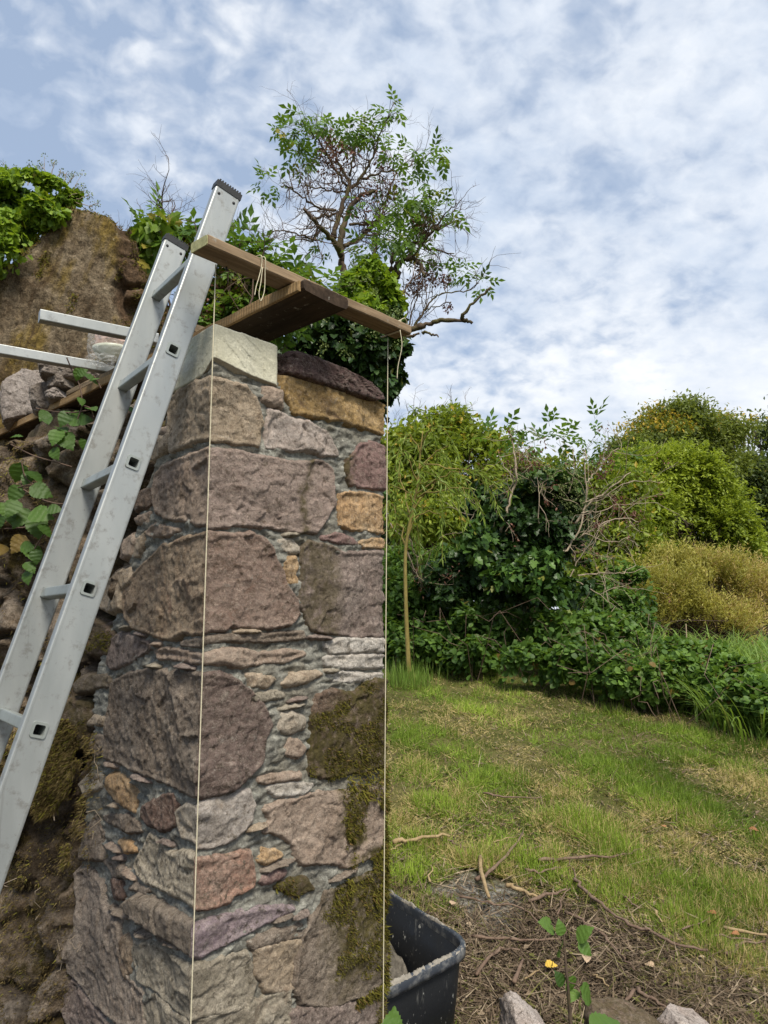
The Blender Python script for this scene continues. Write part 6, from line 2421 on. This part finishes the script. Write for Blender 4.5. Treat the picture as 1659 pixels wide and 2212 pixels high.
def tawny_bush():
    root, p = plant('tawny_bush', 1500, 12., 'broad rounded bush turning tawny brown above the tall grass', 'bush')
    B = [b6(1200, 880, 70, 70, 12), b6(1290, 860, 90, 55, 12), b6(1390, 870, 80, 60, 12), b6(1160, 960, 100, 80, 11.8), b6(1280, 960, 120, 80, 11.7), b6(1400, 960, 120, 90, 11.8), b6(1520, 900, 90, 60, 12), b6(1560, 980, 100, 80, 12.2), b6(1450, 1040, 110, 70, 11.6), b6(1220, 1040, 80, 50, 11.6), b6(1640, 940, 90, 70, 12.4), b6(1530, 1070, 90, 50, 12), b6(1720, 980, 90, 80, 12.6)]
    m = MB()
    for b in B:
        for _ in range(16):
            st = p + np.array([rng.uniform(-.5, .6), rng.uniform(-.2, .2), 0])
            e = np.asarray(b[0]) + rnd_dirs(1)[0] * np.asarray(b[1]) * .9
            m.tube(wander(st, e, 6, .05, .03), np.linspace(.018, .004, 6), 4, cap=False)
    m.build('stems', MT['twig'], root)
    P, O = crown_points(lumpy(B, 8, .45, 6, .75), 4800, .45, 1.7, -.18, 37)
    mb = MB()
    x1 = Y(*C6(1420, 960), 12)[0]
    c = tone(P, 1.6, 2, .45, .2, .95)
    c[:, 1] = (rng.random(len(P)) < np.clip(.10 + .55 * (P[:, 0] - x1 + .3), .05, .75)) * 1.
    sprays(mb, P, O * .6 + rnd_dirs(len(P)) * .35 + UP * .9, .34, 16, (T_DIA[0] * np.array([.5, 1, 1]), T_DIA[1]), .062, .05, c, .8, .022)
    mb.build('crown', MT['l_tawny'], root, False)


tawny_bush()


def left_background():
    root, p = plant('light_shrub_tree', 930, 11.5, 'loose yellow green tree behind the willow sapling, its thin top against the sky', 'tree')
    B = [b6(180, 300, 90, 60, 11.5), b6(330, 260, 100, 60, 11.5), b6(420, 300, 80, 60, 11.5), b6(110, 370, 60, 80, 11.5), b6(250, 350, 120, 80, 11.2), b6(420, 400, 110, 80, 11.2), b6(500, 330, 60, 60, 11.5), b6(150, 480, 110, 90, 11), b6(330, 480, 120, 90, 11), b6(480, 480, 80, 80, 11), b6(60, 560, 60, 100, 11), b6(200, 620, 130, 90, 10.6), b6(370, 590, 100, 80, 10.8), b6(340, 190, 50, 30, 11.5, .5), b6(30, 400, 60, 100, 11.4)]
    trunk_and_limbs(root, p, B, .09, 'bare', 16)
    P, O = clusters(*crown_points(lumpy(B), 1900, .4, 1.6, -.16, 44), 10, .13)
    mb = MB()
    foliage(mb, P, O, T_DIA, .105, .4, .6, .1, 1, .07, 1.5, 4)
    mb.build('crown', MT['l_light'], root, False)
    B2 = [b6(300, 390, 70, 70, 11.6), b6(350, 330, 60, 50, 11.8), b6(280, 520, 90, 90, 11.4), b6(420, 520, 90, 80, 11.4), b6(120, 440, 80, 80, 11.9), b6(90, 600, 80, 90, 11.4)]
    P, O = crown_points(B2, 4200, .5, 1.5, -.2, 45)
    mb = MB()
    foliage(mb, P, O, T_DIA, .11, .5, .6, 0, .8)
    mb.build('dark_ivy', MT['l_ivy'], root, False)
    m = MB()
    for (x, y, x2, y2) in ((200, 260, 185, 165), (320, 250, 350, 150), (330, 250, 300, 180), (360, 240, 400, 170), (130, 320, 90, 250), (160, 300, 120, 270), (420, 250, 430, 220), (280, 250, 240, 200)):
        q = wander(Y(*C6(x, y), 11.4), Y(*C6(x2, y2), 11.4), 5, .07)
        m.tube(q, np.linspace(.010, .004, 5), 4, cap=False)
        for i in (2, 3, 4):
            twigs(m, q[i], q[i] - q[i - 1] + rng.normal(size=3) * .1, .3, .004, 1, .6)
    m.build('top_twigs', MT['twig'], root)
    B3 = [b6(195, 170, 18, 14, 11.4), b6(350, 165, 60, 22, 11.4, .6), b6(400, 180, 20, 20, 11.4), b6(110, 270, 30, 26, 11.4), b6(270, 200, 40, 24, 11.4, .5), b6(310, 220, 80, 30, 11.4, .5)]
    P, O = crown_points(B3, 420, .3, None, 0, 46)
    mb = MB()
    foliage(mb, P, O, T_NARROW, .16, .9, .3, .2, .9)
    mb.build('top_leaves', MT['l_willow'], root, False)


left_background()


def willow():
    Y0 = 8.0
    g = on_ground(885, 1470)
    Y0 = g[1]
    root = thing('willow_sapling', g, 'slim young willow with a yellowish stem and drooping narrow leaves at the lawn edge', 'tree')
    m = MB()
    tr = smooth_path([g - UP * .03] + [Y(*C6(*q), Y0) for q in ((162, 1150), (154, 950), (154, 750), (180, 600), (205, 470), (215, 350), (225, 260))], 5)
    m.tube(tr, np.linspace(.028, .006, len(tr)), 8)
    tips = []
    for (x, y, x2, y2) in ((156, 740, 95, 560), (160, 700, 240, 560), (170, 640, 110, 420), (185, 590, 300, 460), (200, 520, 380, 430), (205, 470, 130, 340), (210, 420, 330, 320), (215, 350, 260, 240), (215, 350, 170, 270), (200, 540, 420, 500), (190, 560, 90, 480), (215, 400, 440, 440), (180, 620, 320, 600)):
        q = wander(Y(*C6(x, y), Y0), Y(*C6(x2, y2), Y0 + rng.uniform(-.4, .4)), 7, .03, .08)
        m.tube(q, np.linspace(.011, .004, 7), 5, cap=False)
        for i in range(2, 7):
            tips += [q[i]]
    mb = MB()
    P, A = [], []
    for t in tips:
        d = np.array([rng.normal() * .45 + .12, rng.normal() * .4, .15])
        q = [t]
        if rng.random() < .30:
            continue
        for k in range(9):
            d = d + np.array([rng.normal() * .04, rng.normal() * .04, -.17])
            q.append(q[-1] + d / np.linalg.norm(d) * .065)
        q = np.array(q)
        m.tube(q, .0025, 3, cap=False)
        for i in range(1, 10):
            for sgn in (-1, 1):
                P.append(q[i])
                A.append((q[i] - q[i - 1]) * 9 + rnd_dirs(1)[0] * .55 + np.array([0, 0, -.25]))
    P, A = np.array(P), np.array(A)
    m.build('trunk', MT['willowbark'], root)
    c = shade(len(P), .2, 1)
    mb.scatter(T_NARROW[0], T_NARROW[1], P, A, rnd_dirs(len(P)) + UP * .7, np.stack([np.full(len(P), .11) * 1.25] + [.115 * rng.uniform(.7, 1.3, len(P))] * 2, 1), c)
    mb.build('leaves', MT['l_willow'], root, False)


willow()


def ivy_elder():
    """the dark ivy-smothered elder in the middle distance, with dead branches to its right"""
    Y0 = 9.0
    root, p = plant('ivy_clad_elder', 1150, Y0, 'dark ivy smothered elder with dead grey branches reaching out to the right', 'tree')
    B = [b6(600, 560, 110, 80, Y0), b6(720, 520, 110, 80, Y0), b6(820, 500, 90, 80, Y0), b6(840, 610, 90, 90, Y0), b6(520, 660, 100, 80, Y0), b6(640, 680, 140, 100, Y0 - .3), b6(780, 700, 120, 110, Y0 - .3), b6(520, 790, 120, 90, Y0 - .4), b6(680, 820, 150, 100, Y0 - .5), b6(830, 800, 100, 100, Y0 - .2), b6(860, 920, 80, 60, Y0 - .3), b6(470, 560, 60, 60, Y0), b6(760, 930, 150, 70, Y0 - .6), b6(560, 900, 140, 90, Y0 - .6), b6(400, 800, 110, 80, Y0 - .3), b6(330, 880, 120, 80, Y0 - .4)]
    trunk_and_limbs(root, p, B[:6], .10, 'bare', 5)
    P, O = crown_points(lumpy(B, 4), 19000, .66, 2.1, -.14, 48)
    mb = MB()
    foliage(mb, P, O, T_IVY, .070, .8, .6, 0, .72, .004, 1.6, 6)
    mb.build('ivy', MT['l_ivy'], root, False)
    B2 = [b6(600, 520, 90, 50, Y0 - .4), b6(740, 470, 110, 50, Y0 - .4), b6(840, 480, 50, 70, Y0 - .4), b6(720, 810, 90, 50, Y0 - 1.0), b6(560, 860, 80, 60, Y0 - 1.0), b6(450, 720, 60, 80, Y0 - .8), b6(760, 920, 90, 60, Y0 - 1.1), b6(850, 700, 60, 60, Y0 - .6)]
    P, O = crown_points(B2, 1250, .5, 2.6, .02, 49)
    mb = MB()
    foliage(mb, P, O, T_IVY, .078, .8, .7, .0, 1, .02)
    mb.build('lit_ivy', MT['l_ivy_mid'], root, False)  # ivy leaves in a lit tone laid over the dark ones
    umbels([b6(740, 460, 130, 60, Y0 - .5), b6(840, 520, 60, 70, Y0 - .5), b6(880, 640, 40, 50, Y0 - .4)], 110, root, .03)
    m = MB()
    tips = []
    for l, r0 in (([(860, 640), (920, 560), (1000, 500), (1090, 430)], .026), ([(880, 700), (960, 650), (1060, 620), (1120, 640)], .020), ([(790, 780), (860, 700), (900, 560), (900, 400), (905, 340)], .022), ([(780, 770), (840, 730), (900, 690), (1000, 720), (1090, 700)], .018), ([(890, 560), (990, 520), (1080, 470), (1230, 470)], .014),
                  ([(550, 680), (570, 600), (600, 500), (615, 420), (600, 330), (590, 270)], .030), ([(600, 440), (640, 360), (680, 320)], .014), ([(605, 460), (560, 400), (545, 360)], .012), ([(610, 430), (680, 470)], .010), ([(870, 860), (940, 850), (1040, 850), (1110, 820)], .014), ([(860, 880), (960, 940), (1040, 1000)], .012),
                  ([(880, 600), (960, 590), (1040, 570), (1200, 560)], .012), ([(820, 900), (880, 780), (960, 690)], .014), ([(900, 480), (940, 430), (1010, 350), (1050, 330)], .014), ([(830, 520), (850, 440), (860, 380)], .012), ([(700, 640), (710, 520), (700, 450)], .012), ([(160, 760), (200, 860), (235, 900)], .014), ([(90, 640), (160, 740)], .012), ([(170, 700), (200, 780), (280, 740)], .012),
                  ([(430, 720), (420, 640), (460, 560)], .012), ([(870, 1050), (890, 1130), (960, 1140)], .010), ([(940, 1280), (960, 1120)], .010)):
        q = smooth_path([Y(*C6(*a), Y0 - .7 + .2 * rng.random()) for a in l], 5)
        m.tube(q + rng.normal(size=q.shape) * .008, np.linspace(r0 * .62, r0 * .22, len(q)), 6)
        for i in range(3, len(q), 2):
            if rng.random() < .8:
                twigs(m, q[i], q[i] - q[i - 1] + rng.normal(size=3) * .10, rng.uniform(.2, .5), .0042, 1, .55, tips)
    m.build('dead_branches', MT['deadtwig'], root)
    tips = np.array(tips)
    idx = rng.permutation(len(tips))[:70]
    P = np.concatenate([tips[idx]] * 7) + rng.normal(size=(len(idx) * 7, 3)) * .03
    P2, _ = crown_points([b6(690, 410, 60, 30, Y0 - .5), b6(640, 380, 80, 40, Y0 - .5), b6(1100, 430, 40, 30, Y0 - .6), b6(1020, 560, 60, 40, Y0 - .5), b6(1100, 610, 50, 40, Y0 - .5), b6(960, 640, 50, 40, Y0 - .5), b6(960, 420, 60, 40, Y0 - .4), b6(1000, 370, 50, 30, Y0 - .4)], 900, .2, 4, 0, 50)
    P = np.concatenate([P, P2])
    mb = MB()
    mb.scatter(T_DIA[0], T_DIA[1], P, rnd_dirs(len(P)) + np.array([0, 0, -.6]), rnd_dirs(len(P)), .032 * rng.uniform(.5, 1.5, len(P)), shade(len(P), 0, .9))
    mb.build('seed_heads', MT['seed'], root, False)
    # elder shoots standing above it
    mb = MB()
    P = []
    for x, y, rx, ry, n in ((770, 250, 40, 14, 9), (810, 290, 40, 22, 9), (830, 320, 30, 16, 6), (930, 255, 46, 18, 10), (910, 290, 46, 22, 9), (1000, 340, 50, 22, 10), (560, 270, 50, 30, 10), (660, 330, 60, 50, 20), (700, 350, 50, 40, 12), (500, 280, 30, 24, 6), (1070, 390, 50, 30, 10), (900, 380, 70, 40, 18), (760, 440, 60, 40, 12), (620, 290, 40, 20, 8)):
        c = Y(*C6(x, y), Y0)
        k = Y0 / F * .52
        n = max(3, int(n * .62))
        P.append(c + rng.normal(size=(n, 3)) * np.array([rx * k * .6, .2, ry * k * .75]))
    P = np.concatenate(P)
    ax = rnd_dirs(len(P)) * .8 + np.array([.1, -.2, .05])
    mb.scatter(T_ELDER[0], T_ELDER[1], P, ax, rnd_dirs(len(P)) * .4 + UP, .215 * rng.uniform(.7, 1.15, len(P)), shade(len(P), .0, .7))
    mb.build('leaves', MT['l_elder'], root, False)


ivy_elder()


def brambles():
    """the tangle of undergrowth along the lawn edge: nobody could count its plants"""
    mb = MB()
    for B, n, sz, lo, hi, alt, tm in (
            ([b6(140, 960, 120, 70, 9.0), b6(280, 1040, 150, 80, 8.8), b6(120, 1100, 130, 80, 8.9), b6(430, 1060, 140, 90, 8.5), b6(300, 1160, 150, 70, 8.5), b6(480, 1190, 150, 70, 8.2), b6(620, 1090, 150, 80, 8.3), b6(680, 1220, 150, 70, 7.8), b6(820, 1100, 140, 90, 8.1), b6(860, 1230, 140, 80, 7.5), b6(960, 1120, 120, 110, 8.2), b6(1010, 1250, 130, 90, 7.2), b6(180, 1210, 120, 40, 8.7), b6(60, 1180, 90, 60, 9.)], 17000, .066, 0, .80, .02, T_ROUND),
            ([b6(1000, 1000, 120, 80, 9.4), b6(960, 920, 80, 60, 9.6), b6(1060, 1100, 110, 70, 8.6), b6(1140, 1180, 110, 80, 7.9), b6(1150, 1290, 130, 90, 6.9), b6(1290, 1280, 120, 90, 7.0), b6(1250, 1200, 110, 70, 7.6), b6(1030, 860, 90, 60, 10.4), b6(1340, 1330, 110, 60, 6.6), b6(1440, 1310, 120, 80, 6.5), b6(1560, 1340, 120, 70, 6.3), b6(1390, 1210, 110, 60, 7.2), b6(1660, 1370, 110, 60, 6.1), b6(1780, 1380, 120, 70, 6.0), b6(1530, 1260, 100, 50, 6.8)], 17500, .056, .15, 1, .03, T_ROUND),
            ([b6(150, 800, 110, 70, 9.6), b6(330, 800, 120, 70, 9.8), b6(80, 900, 100, 80, 9.4), b6(260, 900, 100, 60, 9.4)], 5200, .075, .05, .9, .02, T_SIMPLE),
            ([b6(100 + 110 * i_, 960 + 20 * (i_ % 3), 110, 90, 10.4) for i_ in range(10)] + [b6(150 + 160 * i_, 1090, 120, 80, 10.2) for i_ in range(7)], 6500, .085, 0, .6, .02, T_ROUND)):
        P, O = crown_points(lumpy(B, 3), n, .6, 2.0, -.22, 52)
        gz = ground_h(P[:, 0], P[:, 1])
        ok = P[:, 2] > gz + .02
        foliage(mb, P[ok], O[ok], tm, sz, .3, 1.0, lo, hi, alt, 1.5, 7)
    o = mb.build('bramble_thicket', MT['l_bramble'], None, False)
    tag(o, 'dark tangle of bramble and nettle leaves along the far edge of the lawn', 'undergrowth', None, 'stuff')
    m = MB()
    for _ in range(70):
        u, v = C6(rng.uniform(60, 1350), 0)[0], 0
        x6 = (u - 796.3) / .52
        yy = np.interp(x6, [60, 500, 900, 1350], [8.9, 8.2, 7.4, 6.5]) + rng.uniform(-.3, .8)
        r = ray(u, 1400)
        x = r[0] / r[1] * yy
        g = np.array([x, yy, float(ground_h(x, yy))])
        e = g + np.array([rng.normal() * .5, rng.normal() * .4 - .3, rng.uniform(.15, .8)])
        m.tube(wander(g, e, 6, .06, .25), np.linspace(.0042, .002, 6), 4, cap=False)
    o = m.build('bramble_stems', MT['stick'], None)
    tag(o, 'thin arching brown bramble stems running through the thicket', 'undergrowth', None, 'stuff')


brambles()


# ================================================================== GRASS
def blades(mb, P, h, w, lean, c, up=1.0):
    n = len(P)
    a = rng.uniform(0, 2 * np.pi, n)
    ax = np.stack([np.cos(a) * lean, np.sin(a) * lean, np.full(n, up)], 1)
    b = a + rng.normal(size=n) * .4
    nr = np.stack([np.cos(b + np.pi), np.sin(b + np.pi), np.full(n, .3)], 1)
    hh = h * rng.uniform(.55, 1.3, n)
    mb.scatter(T_BLADE[0], T_BLADE[1], P, ax, nr, np.stack([w * rng.uniform(.7, 1.3, n), hh, hh * 1.6 * rng.uniform(.2, 1.2, n)], 1), c)


def lawn_points(n, u0=560, u1=1850, v0=1425, v1=2300):
    """points on the ground, denser close to the viewpoint"""
    u = rng.uniform(u0, u1, n)
    v = rng.uniform(v0, v1, n)
    a = (u - 829.5) / F
    b = (1106 - v) / F
    ry, rz = cp - b * sp, sp + b * cp
    y = np.full(n, 4.0)
    for _ in range(30):
        x = a / ry * y
        y = .5 * y + .5 * np.clip((ground_h(x, y) - EYE) / (rz / ry), .5, 14)
    x = a / ry * y
    return x, y


def grass():
    n = 330000
    x, y = lawn_points(n, 560, 2150)
    j = rng.normal(size=(2, n)) * .02
    x, y = x + j[0], y + j[1]
    bare = bare_mask(x, y)
    q = np.stack([x, y], 1)
    # no blades inside the pillar or under the tub
    rel = q - P1
    sr = rel @ np.linalg.inv(np.stack([ER, EL])).T if False else np.linalg.solve(np.stack([ER, EL], 1), rel.T).T
    inside = (sr[:, 0] < W + .03) & (sr[:, 0] > -3) & (sr[:, 1] > -.05)
    tuft = fbm(q * 4.2, 4, 81)
    keep = (~inside) & (rng.random(n) < np.clip(1 - bare * (1.0 - .70 * smooth(.02, .24, fbm(q * 3.6, 3, 88))), 0, 1) * np.clip(.80 + 1.3 * tuft, .45, 1)) & (y < 9.4) & (spill_mask(x, y) < .4)
    x, y, q, tuft, bare = x[keep], y[keep], q[keep], tuft[keep], bare[keep]
    n = len(x)
    al, ac = -.45 * x + .89 * y, .89 * x + .45 * y
    strip = fbm(np.stack([ac * 2.3, al * .55], 1), 3, 82)
    yel = fbm(np.stack([ac * 2.0, al * .9], 1) + 7, 4, 83)
    fresh = fbm(np.stack([ac * 2.6, al * 1.1], 1) + 3, 4, 84)
    P = np.stack([x, y, ground_h(x, y) - .004 + .010 * fbm(q * 9, 2, 4)], 1)
    c = shade(n, 0, .75)
    c[:, 0] = np.clip(c[:, 0] * .9 + .85 * fresh + .35 * strip + .02 + .25 * tuft, 0, 1)
    pd = np.clip(.24 + 1.3 * yel - .7 * fresh, .05, .85)
    dead = rng.random(n) < pd
    c[:, 1] = dead
    h = np.clip(.055 + .070 * fresh + .060 * tuft, .026, .14) * (1 - .35 * bare)
    mb = MB()
    lay = rng.random(n) < .42 + .35 * dead
    blades(mb, P[~lay], h[~lay], .0034 + .00025 * y[~lay], .7, c[~lay])
    blades(mb, P[lay] + UP * .012, h[lay] * 1.1, .0040 + .0003 * y[lay], 1.3, c[lay], .22)
    o = mb.build('lawn_grass', MT['grass'], None, False)
    tag(o, 'rough mown grass, bright green in patches and yellow brown between them', 'grass', None, 'stuff')

    # dry litter of chopped stems on the bare earth and between the blades
    n = 95000
    x, y = lawn_points(n, 560, 1800, 1500, 2300)
    bare = bare_mask(x, y)
    q = np.stack([x, y], 1)
    rel = np.linalg.solve(np.stack([ER, EL], 1), (q - P1).T).T
    inside = (rel[:, 0] < W + .03) & (rel[:, 0] > -3) & (rel[:, 1] > -.05)
    k = (rng.random(n) < .26 + .72 * bare) & (y < 9) & ~inside & (rng.random(n) > .45 * spill_mask(x, y))
    x, y, q, bare = x[k], y[k], q[k], bare[k]
    n = len(x)
    P = np.stack([x, y, ground_h(x, y) + rng.uniform(.004, .026, n)], 1)
    a = rng.uniform(0, 2 * np.pi, n)
    ax = np.stack([np.cos(a), np.sin(a), rng.normal(size=n) * .22], 1)
    c = shade(n, 0, 1, .10)
    c[:, 0] = np.clip(c[:, 0] ** 1.5 + .25 * fbm(q * 3, 3, 5), 0, 1)
    mb = MB()
    L = .055 * rng.gamma(2.2, .5, n)
    mb.scatter(T_STRAND[0] * np.array([1, 1, 1.5]), T_STRAND[1], P, ax, np.tile(UP, (n, 1)) + rnd_dirs(n) * .5, np.stack([.0048 * rng.uniform(.5, 1.8, n), L, L], 1), c)
    big = rng.random(n) < .05
    mb.scatter(T_DIA[0], T_DIA[1], P[big] + UP * .008, ax[big], np.tile(UP, (big.sum(), 1)) + rnd_dirs(big.sum()) * .6, .032 * rng.uniform(.6, 1.4, big.sum()), c[big])
    o = mb.build('dry_litter', MT['litter'], None, False)
    tag(o, 'brown litter of chopped stems and dead leaves strewn over the bare earth', 'litter', None, 'stuff')

    # tall grass at the right
    u = rng.uniform(1340, 1900, 9000)
    yy = rng.uniform(5.5, 9.5, 9000)
    r0 = (u - 829.5) / F / cp
    x = r0 * yy
    edge = np.interp(u, [1340, 1480, 1560, 1660, 1900], [7.4, 6.7, 6.2, 5.9, 5.5])
    k = (yy > edge + .15 * rng.normal(size=9000)) & (rng.random(9000) < np.interp(u, [1340, 1450, 1520], [.15, .6, 1.]))
    x, yy = x[k], yy[k]
    P = np.stack([x, yy, ground_h(x, yy)], 1)
    mb = MB()
    n = len(x)
    c = shade(n, .1, 1, .06)
    c[:, 0] = np.clip(c[:, 0] + .3 * fbm(P * 1.5, 2, 3), 0, 1)
    a = rng.uniform(0, 2 * np.pi, n)
    ax = np.stack([np.cos(a) * .35, np.sin(a) * .35 - .1, np.ones(n)], 1)
    h = .58 * rng.uniform(.5, 1.35, n)
    # arching blade of six segments
    t = np.linspace(0, 1, 7)
    tv, tf = [], []
    for i, s in enumerate(t):
        wd = .5 * (1 - s ** 2.2) + .02
        tv += [[-wd, s - .22 * s ** 3, .55 * s ** 2.2], [wd, s - .22 * s ** 3, .55 * s ** 2.2]]
    tf = np.array([[2 * i, 2 * i + 1, 2 * i + 3, 2 * i + 2] for i in range(6)])
    nr = np.stack([np.cos(a + np.pi), np.sin(a + np.pi), np.full(n, .2)], 1) * -1
    mb.scatter(np.array(tv), [tf], P, ax, nr, np.stack([.013 * rng.uniform(.6, 1.4, n), h, h * rng.uniform(.3, 1.5, n)], 1), c)
    o = mb.build('tall_grass', MT['tallgrass'], None, False)
    tag(o, 'tall bright green uncut grass with arching blades right of the brambles', 'grass', None, 'stuff')
    # grass tufts round the willow foot
    g = on_ground(885, 1475)
    n = 420
    d = rng.normal(size=(n, 2)) * np.array([.16, .14])
    x, y = g[0] + d[:, 0] - .02, g[1] + d[:, 1] - .05
    P = np.stack([x, y, ground_h(x, y)], 1)
    mb = MB()
    blades(mb, P, np.full(n, .20), .0065, .35, shade(n, .2, 1, .02))
    o = mb.build('grass_tuft', MT['tallgrass'], None, False)
    tag(o, 'longer bright grass left standing around the foot of the willow sapling', 'grass', None, 'stuff')
    # pale dead weed stalks
    for (x, y, x2, y2, lab) in ((1325, 1180, 1318, 1060, 'single pale dead weed stalk standing before the tawny bush'), (1412, 1230, 1412, 1150, 'pale forked dead weed stalk right of the single stalk')):
        yy = 7.6
        a, b = Y(*C6(x, y), yy), Y(*C6(x2, y2), yy)
        g = np.array([a[0], a[1], float(ground_h(a[0], a[1]))])
        m = MB()
        m.tube(wander(g, b, 6, .01), np.linspace(.009, .005, 6), 5)
        if x > 1400:
            for e in ((1370, 1130), (1450, 1140)):
                m.tube(wander(Y(*C6(1412, 1195), yy), Y(*C6(*e), yy), 4, .04), np.linspace(.006, .003, 4), 4)
        tag(m.build('weed_stalk', MT['palebark']), lab, 'plant')


grass()
